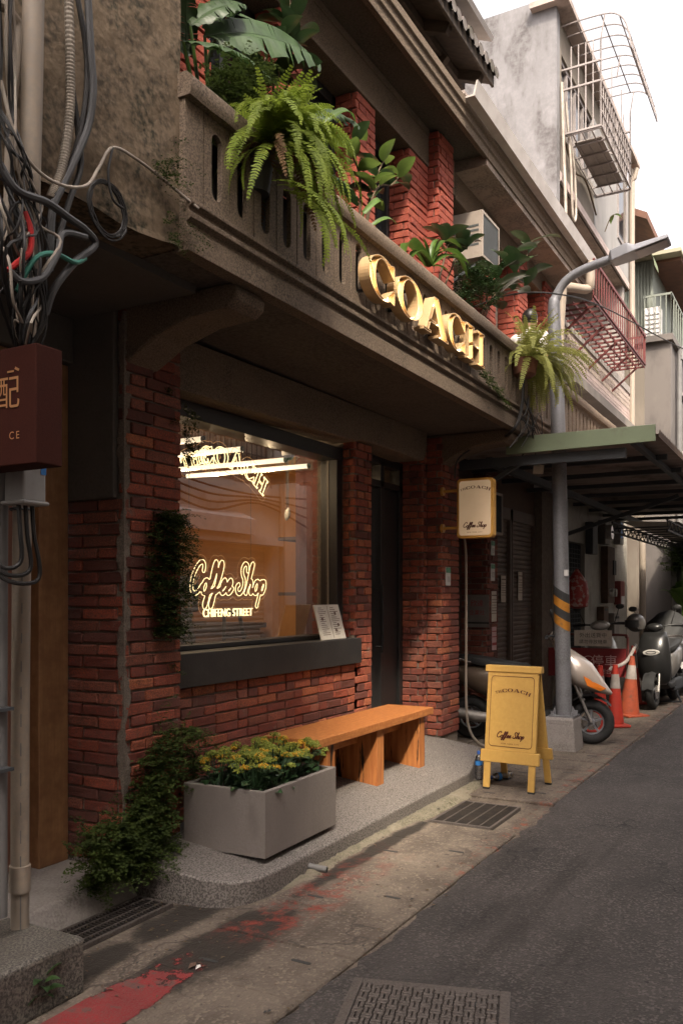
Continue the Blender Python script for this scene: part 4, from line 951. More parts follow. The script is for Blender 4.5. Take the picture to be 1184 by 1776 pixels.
part('window_grille', M['steeldark'], op, lambda b: ([b.bb(11.2+i*.16, 11.22+i*.16, -2.57, -2.55, 3.75, 5.2) for i in range(18)], [b.bb(11.2, 13.95, -2.57, -2.55, 3.8+.35*j, 3.82+.35*j) for j in range(4)]))
part('shutter_box', M['metalwhite'], op, lambda b: b.bb(10.8, 14.3, -2.6, -2.4, 2.46, 2.62))
part('wall_cable', M['cable'], op, lambda b: [b.tube(crom([(10.5, -2.5, 3.3+.1*k), (12, -2.45, 3.0+.14*k), (13.6, -2.5, 3.25+.05*k), (15.4, -2.5, 2.9+.2*k)], 6), .02, 6) for k in range(4)])
sbk = thingw('setback_house', 'added dark house set back across the street, mirrored in the shop window', 'building', (18.5, -6, 0))  # added so its dark front keeps the window reflection dim
part('wall', M['darkstone'], sbk, lambda b: b.bb(14, 24, -6.4, -6, 0, 6.2))
for x in (15.6, 17.6, 19.6):
    wf = part('window', M['metalwhite'], sbk, lambda b: (b.bb(x, x+1.1, -6, -5.94, 1.0, 1.06), b.bb(x, x+1.1, -6, -5.94, 2.3, 2.36), b.bb(x, x+.06, -6, -5.94, 1.06, 2.3), b.bb(x+1.04, x+1.1, -6, -5.94, 1.06, 2.3)))
    part('pane', M['darkglass'], wf, lambda b: b.add([(x, -5.99, 1.0), (x+1.1, -5.99, 1.0), (x+1.1, -5.99, 2.36), (x, -5.99, 2.36)], [(0, 1, 2, 3)]))
# ------------------------------------------------------------------ lettering
def ell(cx, cy, a, b_, t0, t1, n): return [(cx+a*math.cos(rad(t0+(t1-t0)*i/n)), cy+b_*math.sin(rad(t0+(t1-t0)*i/n))) for i in range(n+1)]
GL = {}
GL['O'] = (1.58, [ell(0, 0, .79, .5, 0, 350, 35), ell(0, 0, .43, .43, 0, 350, 35)])
GL['C'] = (1.33, [ell(.05, 0, .715, .5, 58, 302, 30)+[(.59, -.455), (.665, -.455), (.665, -.12), (.60, -.12)]+ell(.05, 0, .38, .43, 300, 60, 24)+[(.60, .12), (.665, .12), (.665, .455), (.59, .455)]])
GL['A'] = (1.70, [[(-.85, -.5), (-.35, -.5), (-.35, -.43), (-.50, -.43), (-.39, -.22), (.16, -.22), (.28, -.43), (.10, -.43), (.10, -.5), (.85, -.5), (.85, -.43), (.74, -.43), (.15, .5), (-.12, .5), (-.65, -.43), (-.85, -.43)], [(-.34, -.14), (.12, -.14), (-.11, .25)]])
GL['H'] = (1.50, [[(-.75, -.5), (-.13, -.5), (-.13, -.42), (-.27, -.42), (-.27, -.045), (.27, -.045), (.27, -.42), (.13, -.42), (.13, -.5), (.75, -.5), (.75, -.42), (.61, -.42), (.61, .42), (.75, .42), (.75, .5), (.13, .5), (.13, .42), (.27, .42), (.27, .045), (-.27, .045), (-.27, .42), (-.13, .42), (-.13, .5), (-.75, .5), (-.75, .42), (-.61, .42), (-.61, -.42), (-.75, -.42)]])
GL['T'] = (1.2, [[(-.3, -.5), (.3, -.5), (.3, -.44), (.14, -.44), (.14, .43), (.48, .43), (.53, .2), (.6, .2), (.6, .5), (-.6, .5), (-.6, .2), (-.53, .2), (-.48, .43), (-.14, .43), (-.14, -.44), (-.3, -.44)]])
GL['E'] = (1.1, [[(-.55, -.5), (.55, -.5), (.55, -.2), (.48, -.2), (.42, -.43), (-.12, -.43), (-.12, -.03), (.2, -.03), (.22, -.14), (.28, -.14), (.28, .14), (.22, .14), (.2, .03), (-.12, .03), (-.12, .43), (.42, .43), (.46, .22), (.53, .22), (.53, .5), (-.55, .5), (-.55, .44), (-.4, .44), (-.4, -.44), (-.55, -.44)]])
def area(p): return .5*sum(p[i-1][0]*p[i][1]-p[i][0]*p[i-1][1] for i in range(len(p)))
def fillpoly(loops, zoff=0., ext=0.):
    """2-D filled outline (with holes) -> list of verts, faces in the plane (x, y, z)"""
    cu = bpy.data.curves.new('tmp', 'CURVE'); cu.dimensions = '2D'; cu.fill_mode = 'BOTH'; cu.extrude = ext
    for lp in loops:
        sp = cu.splines.new('POLY'); sp.points.add(len(lp)-1); sp.use_cyclic_u = True
        for q, (a, b_) in zip(sp.points, lp): q.co = (a, b_, 0, 1)
    o = bpy.data.objects.new('tmp', cu); C.objects.link(o)
    me = bpy.data.meshes.new_from_object(o); V = [(v.co.x, v.co.y, v.co.z+zoff) for v in me.vertices]; F = [tuple(p.vertices) for p in me.polygons]
    bpy.data.objects.remove(o); bpy.data.curves.remove(cu); bpy.data.meshes.remove(me); return V, F
def textpoly(s, size, ext=0., align='CENTER', spacing=1.):
    cu = bpy.data.curves.new('tmp', 'FONT'); cu.body = s; cu.size = size; cu.extrude = ext; cu.align_x = align; cu.align_y = 'CENTER'; cu.space_character = spacing
    o = bpy.data.objects.new('tmp', cu); C.objects.link(o)
    me = bpy.data.meshes.new_from_object(o); V = [tuple(v.co) for v in me.vertices]; F = [tuple(p.vertices) for p in me.polygons]
    bpy.data.objects.remove(o); bpy.data.curves.remove(cu); bpy.data.meshes.remove(me); return V, F
def contour(F, xs, ys, lev):
    """marching squares -> closed polylines"""
    nx, ny = len(xs), len(ys); seg = {}
    G = F-lev; G[G == 0] = 1e-9
    def ip(i, j, i2, j2):
        a, b_ = G[j, i], G[j2, i2]; t = a/(a-b_); return (xs[i]+(xs[i2]-xs[i])*t, ys[j]+(ys[j2]-ys[j])*t)
    pts = {}
    S = G < 0
    mixed = (S[:-1, :-1].astype(int)+S[:-1, 1:]+S[1:, :-1]+S[1:, 1:])
    for j, i in zip(*np.where((mixed > 0) & (mixed < 4))):
        c = (S[j, i], S[j, i+1], S[j+1, i+1], S[j+1, i]); e = []
        ed = [('h', i, j), ('v', i+1, j), ('h', i, j+1), ('v', i, j)]
        pr = [(i, j, i+1, j), (i+1, j, i+1, j+1), (i, j+1, i+1, j+1), (i, j, i, j+1)]
        for k in range(4):
            if c[k] != c[(k+1) % 4]:
                e.append(ed[k]); pts[ed[k]] = ip(*pr[k])
        for k in range(0, len(e)-1, 2):
            seg.setdefault(e[k], []).append(e[k+1]); seg.setdefault(e[k+1], []).append(e[k])
    out = []; used = set()
    for s0 in list(seg):
        if s0 in used: continue
        ch = [s0]; used.add(s0); cur = s0
        while True:
            nx_ = [q for q in seg[cur] if q not in used]
            if not nx_: break
            cur = nx_[0]; used.add(cur); ch.append(cur)
        if len(ch) > 8: out.append([pts[q] for q in ch])
    return out
def simplify(P, step):
    out = [P[0]]
    for q in P[1:]:
        if math.hypot(q[0]-out[-1][0], q[1]-out[-1][1]) >= step: out.append(q)
    return out
def dist_segs(X, Y, segs):
    D_ = np.full(X.shape, 1e9)
    for (a, b_) in segs:
        dx, dy = b_[0]-a[0], b_[1]-a[1]; L = dx*dx+dy*dy+1e-12
        t = np.clip(((X-a[0])*dx+(Y-a[1])*dy)/L, 0, 1); D_ = np.minimum(D_, (X-a[0]-t*dx)**2+(Y-a[1]-t*dy)**2)
    return np.sqrt(D_)
def inside(X, Y, loops):
    r = np.zeros(X.shape, bool)
    for lp in loops:
        for i in range(len(lp)):
            (x1, y1), (x2, y2) = lp[i-1], lp[i]
            if y1 == y2: continue
            c = ((y1 > Y) != (y2 > Y)) & (X < (x2-x1)*(Y-y1)/(y2-y1)+x1); r ^= c
    return r
def segs_of(loops): return [(lp[i-1], lp[i]) for lp in loops for i in range(len(lp))]
# script lettering: centre lines
SCR = {
 'C': (.62, [[(.60, .70), (.60, .86), (.48, .96), (.30, .90), (.12, .66), (.04, .36), (.10, .10), (.28, .0), (.48, .08), (.62, .24)]]),
 'o': (.40, [[(.28, .40), (.14, .38), (.05, .22), (.09, .04), (.22, .0), (.33, .12), (.33, .30), (.24, .41), (.30, .34), (.42, .36)]]),
 'f': (.34, [[(-.02, .10), (.16, .32), (.28, .66), (.30, .92), (.20, .96), (.12, .70), (.07, .20), (.0, -.28), (-.08, -.42), (-.13, -.30), (-.02, -.06), (.18, .06), (.34, .14)]]),
 'e': (.36, [[(.0, .12), (.16, .18), (.28, .32), (.22, .42), (.10, .34), (.05, .16), (.12, .01), (.26, .03), (.38, .15)]]),
 'S': (.62, [[(.58, .74), (.52, .92), (.34, .96), (.22, .80), (.28, .60), (.42, .44), (.44, .18), (.28, .0), (.08, .04), (.02, .20), (.12, .28)]]),
 'h': (.46, [[(-.02, .02), (.12, .34), (.24, .80), (.26, .97), (.17, .90), (.10, .50), (.03, .0)], [(.06, .16), (.18, .36), (.30, .40), (.33, .26), (.28, .06), (.36, .0), (.47, .12)]]),
 'p': (.44, [[(.02, .16), (.12, .40), (.07, .0), (-.02, -.42)], [(.08, .16), (.20, .38), (.33, .38), (.36, .20), (.26, .02), (.10, .04)]]),
 ' ': (.26, [])}
def script_lines(s, size, slant=.26, m=6):
    x = 0.; out = []
    for ch in s:
        w_, st = SCR[ch]
        for P in st: out.append([((x+p.x+slant*p.y)*size, p.y*size) for p in crom([(a, b_, 0) for a, b_ in P], m)])
        x += w_
    wd = x*size; return [[(a-wd/2, b_) for a, b_ in l] for l in out], wd
def ribbon(mb, P, w_, fn, mi=0, z=0.):
    n = len(P); V = []
    for i in range(n):
        a, c = P[max(i-1, 0)], P[min(i+1, n-1)]; dx, dy = c[0]-a[0], c[1]-a[1]; L = math.hypot(dx, dy) or 1.
        ww = w_*(.75+.45*abs(dy)/L); ox, oy = -dy/L*ww/2, dx/L*ww/2
        V += [fn(P[i][0]+ox, P[i][1]+oy, z), fn(P[i][0]-ox, P[i][1]-oy, z)]
    mb.add(V, [(2*i, 2*i+1, 2*i+3, 2*i+2) for i in range(n-1)], mi)
def arc_word(word, height, wd_scale, radius, gap):
    """serif word set on an arc (centre of the baseline at 0,0, arching up): list of loops"""
    tot = sum(GL[c][0]*height*wd_scale for c in word)+gap*(len(word)-1); x = -tot/2; out = []
    for c in word:
        w_ = GL[c][0]*height*wd_scale; cx = x+w_/2; a = cx/radius
        for lp in GL[c][1]:
            q = []
            for (px, py) in lp:
                lx, ly = px*height*wd_scale, py*height; rr = radius+ly
                q.append((rr*math.sin(a)+lx*math.cos(a), rr*math.cos(a)-radius-lx*math.sin(a)))
            out.append((c, q))
        x += w_+gap
    return out, tot
def printed_logo(mb, fn, wd, ymid, mi=0):
    """THE / arched serif word, script line and small caps line, as flat print in the plane fn(x, y, z)"""
    def flat(loops, mi_):
        V, F = fillpoly(loops); mb.add([fn(x, y, .0) for x, y, z in V], F, mi_)
    big, tot = arc_word('COACH', wd*.105, 1.08, wd*1.5, wd*.02)
    small, t2 = arc_word('THE', wd*.078, .85, wd*1.5, wd*.018)
    def rotarc(loops, shift):
        a = shift/(wd*1.5); r = wd*1.5
        return [(c, [((x*math.cos(a)+(y+r)*math.sin(a)), (-x*math.sin(a)+(y+r)*math.cos(a))-r) for x, y in q]) for c, q in loops]
    ytop = ymid+wd*.70
    for group, sh in ((big, wd*.14), (small, -wd*.40)):
        lp = rotarc(group, sh); byc = []; last = None
        for c, q in lp:
            if last is not None and abs(area(q)) < abs(area(byc[-1][0])) and (c in 'OA') and len(byc[-1]) == 1: byc[-1].append(q)
            else: byc.append([q])
            last = c
        for L_ in byc: flat([[(x, y+ytop) for x, y in q] for q in L_], mi)
    lines, w_ = script_lines('Coffee Shop', wd*.235, m=5)
    sc_ = wd*.86/w_
    for P in lines: ribbon(mb, [(x*sc_, y*sc_+ymid-wd*.72) for x, y in P], wd*.026, fn, mi)
    V, F = textpoly('NEW YORK CITY', wd*.062, spacing=1.25); mb.add([fn(x, y+ymid-wd*.90, 0) for x, y, z in V], F, mi)

# ------------------------------------------------------------------ big lit channel letters on the balcony
ls = thingw('letter_sign', 'large glowing gold serif letters fixed along the concrete balcony', 'sign', (5.4, 2.33, 3.25))
YB, YF = 2.34, 2.268
for ch, x0, x1 in (('C', 4.437, 4.783), ('O', 4.814, 5.215), ('A', 5.222, 5.655), ('C', 5.645, 5.985), ('H', 6.015, 6.40)):
    w_, loops = GL[ch]; sx = (x1-x0)/w_; sy = .262; cx = (x0+x1)/2; cz = 3.385
    W = [[(cx+a*sx, cz+b_*sy) for a, b_ in lp] for lp in loops]
    V, F = fillpoly(W); mb = MB(); mb.add([(x, YB, z) for x, z, _ in V], F)
    lt = mb.build('letter', M['letterback'], ls)
    mb = MB()
    xs = np.linspace(x0-.02, x1+.02, 150); ys = np.linspace(cz-.15, cz+.15, 116); X, Y = np.meshgrid(xs, ys)
    dd = dist_segs(X, Y, segs_of(W)); ins = inside(X, Y, W); sd = np.where(ins, dd, -dd)
    for lp in W:           # returns: thin walls round the outline
        n = len(lp); ctr = []
        for i in range(n):
            (ax_, ay), (bx_, by) = lp[i-1], lp[i]
            # inward normal by testing a point
            dx, dy = bx_-ax_, by-ay; L = math.hypot(dx, dy)
            if L < 1e-5: continue
            nx_, ny_ = -dy/L, dx/L; mx_, my_ = (ax_+bx_)/2+nx_*.004, (ay+by)/2+ny_*.004
            sg = 1 if inside(np.array([[mx_]]), np.array([[my_]]), W)[0, 0] else -1
            t = .0045*sg
            mb.add([(ax_, YB, ay), (bx_, YB, by), (bx_, YF, by), (ax_, YF, ay), (ax_+nx_*t, YF, ay+ny_*t), (bx_+nx_*t, YF, by+ny_*t), (bx_+nx_*t, YB, by+ny_*t), (ax_+nx_*t, YB, ay+ny_*t)], [(0, 1, 2, 3), (3, 2, 5, 4), (4, 5, 6, 7)])
    mb.build('return', M['lettergold'], lt)
    mb = MB()
    for lev in (.019,):
        for P in contour(sd.copy(), xs, ys, lev):
            P = simplify(P, .006)
            if len(P) > 6: mb.tube([(a, YB-.03, b_) for a, b_ in P], .0044, 6, closed=True)
    mb.build('light_tube', M['neonletter'], lt, smooth=True)
    mb = MB(); [mb.cyl((cx+dx, YB, cz+dz), (cx+dx, 2.375, cz+dz), .012, n=8) for dx, dz in ((-.1, -.09), (.1, .09), (.1, -.09))]
    mb.build('standoff', M['blackmetal'], lt)

# ------------------------------------------------------------------ neon sign inside the window
ns = thingw('neon_sign', 'pale yellow neon lettering hung behind the shop window glass', 'neon sign', (4.6, 3.44, 1.3))
YN = 3.44
mb = MB()
arc, tot = arc_word('COACH', .125, .78, .85, .012)
small, t2 = arc_word('THE', .085, .75, .85, .016)
def place_arc(loops, ang, cx, cz, r=.85):
    return [[(cx+(x*math.cos(ang)+(y+r)*math.sin(ang)), cz+(-x*math.sin(ang)+(y+r)*math.cos(ang))-r) for x, y in q] for _, q in loops]
CXN = 4.62; top = place_arc(arc, .17, CXN, 2.415)+place_arc(small, -.36, CXN, 2.415)
for q in top: mb.tube([(a, YN, b_) for a, b_ in simplify(q, .004)], .0034, 6, closed=True)
lines, w_ = script_lines('Coffee Shop', .225, m=8)
sx = .84/w_; lines = [[(4.69+x*sx, 1.515+y*.93) for x, y in P] for P in lines]
xs = np.linspace(4.15, 5.22, 420); ys = np.linspace(1.38, 1.80, 180); X, Y = np.meshgrid(xs, ys)
ds = dist_segs(X, Y, [(P[i], P[i+1]) for P in lines for i in range(len(P)-1)])
for P in contour(ds.copy(), xs, ys, .0145):
    P = simplify(P, .006)
    if len(P) > 5: mb.tube([(a, YN, b_) for a, b_ in P], .0026, 6, closed=True)
mb.build('neon_script', M['neon'], ns, smooth=True)
V, F = textpoly('CHIFENG STREET', .076, ext=.004, spacing=1.05); mb = MB()
xm = max(v[0] for v in V); k_ = .275/xm
mb.add([(4.68+x*k_, YN-z, 1.385+y) for x, y, z in V], F); mb.build('neon_capitals', M['neon'], ns)
mb = MB()
for P in contour(ds.copy(), xs, ys, .045): mb.tube([(a, YN+.01, b_) for a, b_ in simplify(P, .012)], .0016, 4, closed=True)
xs2 = np.linspace(4.05, 5.2, 260); ys2 = np.linspace(2.15, 2.6, 110); X2, Y2 = np.meshgrid(xs2, ys2)
d2 = dist_segs(X2, Y2, segs_of(top))
for P in contour(d2.copy(), xs2, ys2, .035): mb.tube([(a, YN+.01, b_) for a, b_ in simplify(P, .012)], .0016, 4, closed=True)
mb.build('acrylic_edge', M['acryl_edge'], ns)
mb = MB(); [mb.cyl((x, YN+.01, z0), (x, YN+.01, z1), .0015, n=5) for x, z0, z1 in ((4.28, 1.72, 2.9), (4.95, 1.72, 2.9), (4.45, 2.5, 2.9), (4.75, 2.5, 2.9))]
mb.build('hanging_wire', M['cable'], ns)

# ------------------------------------------------------------------ tube lamps in the room
for i, (x, ya, yb, lb) in enumerate(((4.63, 3.62, 4.6, 'first ceiling tube lamp, highest in the window, nearest the brick pilaster'), (5.08, 3.62, 4.9, 'second ceiling tube lamp behind the arched neon word'),
                                     (5.65, 3.62, 4.9, 'third ceiling tube lamp with dark end cap'), (6.0, 3.62, 4.86, 'lowest looking ceiling tube lamp, closest to the window frame on the far side'))):
    t = thingw('tube_lamp', lb, 'lamp', (x, 4.2, 2.55), 'tube lamps inside the shop')
    mb = MB(); mb.cyl((x, ya, 2.55), (x, yb, 2.55), .019, n=12); mb.build('tube', M['tubelight'], t, smooth=True)
    for f_ in (.3, .75):       # the light this tube gives
        pl_ = bpy.data.lights.new('tube_light', 'POINT'); pl_.energy = 1.7; pl_.color = (1., .74, .44); pl_.shadow_soft_size = 0.
        po = bpy.data.objects.new('tube_light', pl_); link(po, t); po.location = (x, ya+(yb-ya)*f_, 2.50)
    mb = MB(); mb.cyl((x, ya-.012, 2.55), (x, ya, 2.55), .0215, n=12); mb.cyl((x, yb, 2.55), (x, yb+.012, 2.55), .0215, n=12)
    [mb.cyl((x, y, 2.57), (x, y, 2.9), .002, n=5) for y in (ya+.15, yb-.15)]; mb.build('end_cap', M['blackmetal'], t, smooth=True)
# stools, pendant bulbs and dome camera inside
def stool(x, y, rz, lb):
    t = thing('bar_chair', lb, 'chair', (x, y, .18), rz, 'bar chairs inside the shop')
    part('seat', M['blackmetal'], t, lambda b: b.lathe([(.0, .72), (.17, .72), (.18, .735), (.175, .76), (0, .765)], n=18, cap=False), smooth=True)
    for k in range(4):
        a = PI/4+k*PI/2; part('leg', M['blackmetal'], t, lambda b: b.bar((.11*math.cos(a), .11*math.sin(a), .72), (.2*math.cos(a), .2*math.sin(a), 0), .022))
    part('footrest', M['blackmetal'], t, lambda b: b.tube([(.17*math.cos(q*PI/8), .17*math.sin(q*PI/8), .25) for q in range(16)], .008, 5, closed=True))
    part('backrest', M['blackmetal'], t, lambda b: (b.bar((.13, -.13, .74), (.20, -.07, 1.22), .028), b.bar((.13, .13, .74), (.20, .07, 1.22), .028), b.bar((.19, -.10, 1.19), (.19, .10, 1.19), .05), b.bar((.16, -.11, 1.0), (.16, .11, 1.0), .03)))
stool(4.75, 3.95, .6, 'dark bar chair behind the window under the neon street name'); stool(5.2, 4.0, 1.9, 'dark bar chair in the middle of the window behind the glass'); stool(5.55, 3.9, 1.3, 'dark bar chair behind the window beside the menu card')
ct = thing('counter', 'wooden service counter inside the shop', 'counter', (5.9, 5.2, .18))
part('body', M['doorwood'], ct, lambda b: b.bb(-.9, 1.3, -.3, .3, 0, 1.0), bevel=.01); part('top', M['roomdark'], ct, lambda b: b.bb(-.95, 1.35, -.34, .34, 1.0, 1.05), bevel=.006)
em = thing('espresso_machine', 'dark espresso machine standing on the counter inside', 'coffee machine', (6.0, 5.2, 1.23))
part('body', M['blackmetal'], em, lambda b: (b.bb(-.35, .35, -.2, .2, .12, .45), b.bb(-.3, .3, -.1, .2, 0, .12)), bevel=.02); part('group_head', M['chrome'], em, lambda b: [b.cyl((x, -.22, .16), (x, -.22, .24), .04, n=10) for x in (-.15, .15)]); part('drip_tray', M['chrome'], em, lambda b: b.bb(-.33, .33, -.3, -.1, 0, .04), bevel=.005)
for i, (x, z, w_, h, lb) in enumerate(((5.05, 1.75, .34, .46, 'framed print on the orange wall nearest the neon word'), (5.62, 1.85, .28, .36, 'small framed print on the orange wall above the chairs'), (6.3, 1.7, .4, .5, 'framed print behind the counter'))):
    t = thing('framed_print', lb, 'picture', (x, 6.09, z), 0, 'prints on the back wall')
    part('frame', M['frameblack'], t, lambda b: (b.bb(-w_/2, w_/2, -.02, .0, -h/2, -h/2+.02), b.bb(-w_/2, w_/2, -.02, 0, h/2-.02, h/2), b.bb(-w_/2, -w_/2+.02, -.02, 0, -h/2, h/2), b.bb(w_/2-.02, w_/2, -.02, 0, -h/2, h/2))); part('sheet', M['paper'], t, lambda b: b.bb(-w_/2+.02, w_/2-.02, -.008, 0, -h/2+.02, h/2-.02))
for i, (x, lb) in enumerate(((6.72, 'tall dark jar on the inside shelf'), (6.86, 'short dark jar on the inside shelf'), (7.02, 'wide dark jar on the inside shelf'))):
    t = thing('jar', lb, 'jar', (x, 4.12, 1.53), 0, 'jars on the inside shelf'); hh = (.26, .15, .2)[i]; rr_ = (.045, .05, .065)[i]
    part('body', M['darkglass'], t, lambda b: b.lathe([(rr_*.9, 0), (rr_, .02), (rr_, hh*.8), (rr_*.7, hh)], n=14), smooth=True); part('lid', M['steelbox'], t, lambda b: b.lathe([(rr_*.75, hh), (rr_*.75, hh+.025)], n=14))
dc = thing('dome_camera', 'small dark dome security camera under the ceiling behind the glass', 'camera', (5.86, 3.72, 2.62))
part('housing', M['metalwhite'], dc, lambda b: (b.lathe([(.05, .0), (.055, .02), (.055, .05), (.03, .06), (.012, .065), (.012, .28)], n=16),), smooth=True)
part('dome', M['darkglass'], dc, lambda b: b.ball((0, 0, 0), (.045, .045, .04), 14, 8), smooth=True)
for i, (x, lb) in enumerate(((6.22, 'clear pendant bulb hanging inside beyond the window frame'), (6.35, 'second clear pendant bulb deeper inside the shop'))):
    t = thing('pendant_bulb', lb, 'lamp', (x, 3.95+.1*i, 2.2), 0, 'pendant bulbs inside')
    part('bulb', M['lens'], t, lambda b: b.ball((0, 0, 0), (.02, .02, .05), 10, 6), smooth=True); part('cord', M['cable'], t, lambda b: b.cyl((0, 0, .05), (0, 0, .7), .004, n=6))

# ------------------------------------------------------------------ menu on the sill
mn = thing('menu_board', 'two-column cream menu card leaning on the black window sill', 'menu', (5.68, 3.20, 1.17), rad(0))
Mm = Matrix.Rotation(rad(-16), 3, 'X')
part('card', M['paper'], mn, lambda b: b.box(Mm@Vector((0, 0, .135)), (.37, .012, .27), rot=Mm), bevel=.002)
mb = MB()
for cx in (-.088, .088):
    for k in range(15):
        w_ = R(.06, .13) if k % 4 else .05; mb.box(Mm@Vector((cx+(w_-.13)/2*.6, -.0068, .245-k*.0148)), (w_, .001, .0045), rot=Mm)
for cx, z in ((-.11, .16), (.11, .11), (.1, .2), (.06, .07)): mb.box(Mm@Vector((cx, -.0072, z)), (.024, .001, .024), rot=Mm)
mb.box(Mm@Vector((0, -.007, .135)), (.004, .001, .25), rot=Mm)
mb.build('print', M['paperink'], mn)

# ------------------------------------------------------------------ projecting sign
bs = thingw('projecting_sign', 'cream light box sign with yellow rim projecting from the brick pillar', 'sign', (7.45, 2.72, 2.02))
def rrect(w_, h, r, n=5):
    P = []
    for (cx, cy, a0) in ((w_/2-r, h/2-r, 0), (-w_/2+r, h/2-r, 90), (-w_/2+r, -h/2+r, 180), (w_/2-r, -h/2+r, 270)): P += ell(cx, cy, r, r, a0, a0+90, n)
    return P
SY, SZ = 2.716, 2.29
fnS = lambda a, b_, d: (7.40+d, SY-a, SZ+b_)
part('frame', M['signyellow'], bs, lambda b: b.prism(rrect(.345, .54, .035), fnS, 0., .085), bevel=.006)
part('face', M['cream'], bs, lambda b: b.prism(rrect(.30, .495, .028), fnS, -.004, .02), bevel=.003)
mb = MB(); printed_logo(mb, lambda x, y, z: (7.394, SY-x, SZ+y), .255, .01); mb.build('print', M['brownink'], bs)
for z in (2.46, 2.12):
    am = part('arm', M['signyellow'], bs, lambda b: b.cyl((7.44, SY+.15, z), (7.44, 3.05, z), .013, n=10), smooth=True); part('flange', M['signyellow'], am, lambda b: b.cyl((7.44, 3.03, z), (7.44, 3.052, z), .04, n=14), smooth=True)

# ------------------------------------------------------------------ A-board
ab = thing('sandwich_board', 'yellow folding sandwich board standing on the gutter by the lamp post', 'sandwich board', (6.52, 2.07, .006), rad(-3))
# local: faces -X; width along Y; height .95
tilt = math.atan2(.10, .92)
def fnA(a, b_, d): return (-.02-.12*(1-b_/.95)+d*math.cos(tilt)*1., -a, b_)
def fnA2(a, b_, d): return (.0+.26*(1-b_/.95)+d, -a, b_)
def leafboard(fn, nm):
    p = part(nm, M['yellow'], ab, lambda b: (b.prism([(-.205, .30), (.205, .30), (.205, .93), (-.205, .93)], fn, 0, .022), b.prism([(-.235, .21), (.235, .21), (.235, .30), (-.235, .30)], fn, -.006, .028),
        b.prism([(-.225, .90), (.225, .90), (.225, .95), (-.225, .95)], fn, -.008, .028)), bevel=.004)
    for s_ in (-1, 1): part('leg', M['yellow'], p, lambda b: b.prism([(s_*.205-.026*(s_ > 0)*2, .015), (s_*.205+.026*(s_ < 0)*2, .015), (s_*.205+.026*(s_ < 0)*2, .21), (s_*.205-.026*(s_ > 0)*2, .21)], fn, 0, .022), bevel=.003)
    part('foot', M['rubber'], p, lambda b: [b.prism([(s_*.205-.05*(s_ > 0), 0), (s_*.205+.05*(s_ < 0), 0), (s_*.205+.05*(s_ < 0), .014), (s_*.205-.05*(s_ > 0), .014)], fn, .001, .021) for s_ in (-1, 1)])
    return p
fb_ = leafboard(fnA, 'front_board'); leafboard(fnA2, 'back_board')
mb = MB(); rr = rrect(.345, .535, .025); mb.tube([fnA(a, b_+.60, -.0005) for a, b_ in rr], .0022, 5, closed=True); mb.build('panel_groove', M['brownink'], fb_)
mb = MB(); printed_logo(mb, lambda x, y, z: fnA(x, y, -.0035), .255, .585); mb.build('print', M['brownink'], fb_)
part('hinge', M['steelbox'], ab, lambda b: [b.cyl((.0, y-.03, .94), (.0, y+.03, .94), .008, n=8) for y in (-.15, .15)])

# ------------------------------------------------------------------ bench
bn = thing('bench', 'orange-brown solid timber bench standing against the brick wall', 'bench', (5.55, 2.93, 0))
part('seat', M['bench'], bn, lambda b: b.bb(-.92, .92, -.205, .20, .545, .60), bevel=.004)
for i, x in enumerate((-.70, .02, .76)):
    b = MB(); zl = zt(2.73); b.prism([(-.175, .105+.0), (.17, .15), (.17, .545), (-.175, .545)], lambda y, z, d: (d, y, z), x-.055, x+.055); b.build('leg', M['bench_end'], bn, bevel=.004)
part('stretcher', M['bench'], bn, lambda b: (b.bb(-.645, -.035, -.02, .03, .44, .54), b.bb(.075, .705, -.02, .03, .44, .54)), bevel=.003)

# ------------------------------------------------------------------ planter with kalanchoe
PLZ = .118; prz = rad(1); PX, PY = 4.085, 2.762
pt = thing('planter', 'rectangular grey stone planter box on the shop step', 'planter', (PX, PY, PLZ), prz)
b = MB(); hx, hy, h, t = .385, .262, .368, .032
O = [(-hx, -hy), (hx, -hy), (hx, hy), (-hx, hy)]; I = [(-hx+t, -hy+t), (hx-t, -hy+t), (hx-t, hy-t), (-hx+t, hy-t)]
V = [(x, y, .025) for x, y in O]+[(x, y, h) for x, y in O]+[(x, y, h) for x, y in I]+[(x, y, .25) for x, y in I]
F = [(3, 2, 1, 0)]+[(i, (i+1) % 4, (i+1) % 4+4, i+4) for i in range(4)]+[(i+4, (i+1) % 4+4, (i+1) % 4+8, i+8) for i in range(4)]+[(i+8, (i+1) % 4+8, (i+1) % 4+12, i+12) for i in range(4)]+[(12, 13, 14, 15)]
b.add(V, F); b.build('box', M['planter'], pt, bevel=.004)
part('plinth', M['ink'], pt, lambda b: b.bb(-.34, .34, -.165, .165, -.03, .026))
part('soil', M['soil'], pt, lambda b: b.bb(-.352, .352, -.229, .229, .26, .30))

# ------------------------------------------------------------------ bottles
def bottle(loc, rot, lb):
    t = bpy.data.objects.new('water_bottle', None); link(t); t.location = loc; t.rotation_euler = rot; tag(t, lb, 'bottle', 'plastic bottles by the step')
    part('body', M['clearplastic'], t, lambda b: b.lathe([(.0, .0), (.028, .0), (.031, .006), (.031, .03), (.029, .036), (.031, .042), (.031, .07), (.029, .076), (.031, .082), (.031, .105), (.028, .112), (.031, .12), (.031, .155), (.024, .185), (.013, .20), (.013, .208)], n=18, cap=False), smooth=True)
    part('label', M['blue'], t, lambda b: b.lathe([(.0316, .118), (.0318, .152)], n=18, cap=False), smooth=True)
    part('cap', M['bottlecap'], t, lambda b: b.lathe([(.015, .206), (.0155, .226), (.013, .23)], n=14), smooth=True)
bottle((6.62, 2.395, .022), (0, 0, .4), 'upright clear water bottle with blue cap beside the step')
bottle((6.84, 2.20, .04), (PI/2, 0, rad(-120)), 'clear plastic bottle lying under the yellow board')

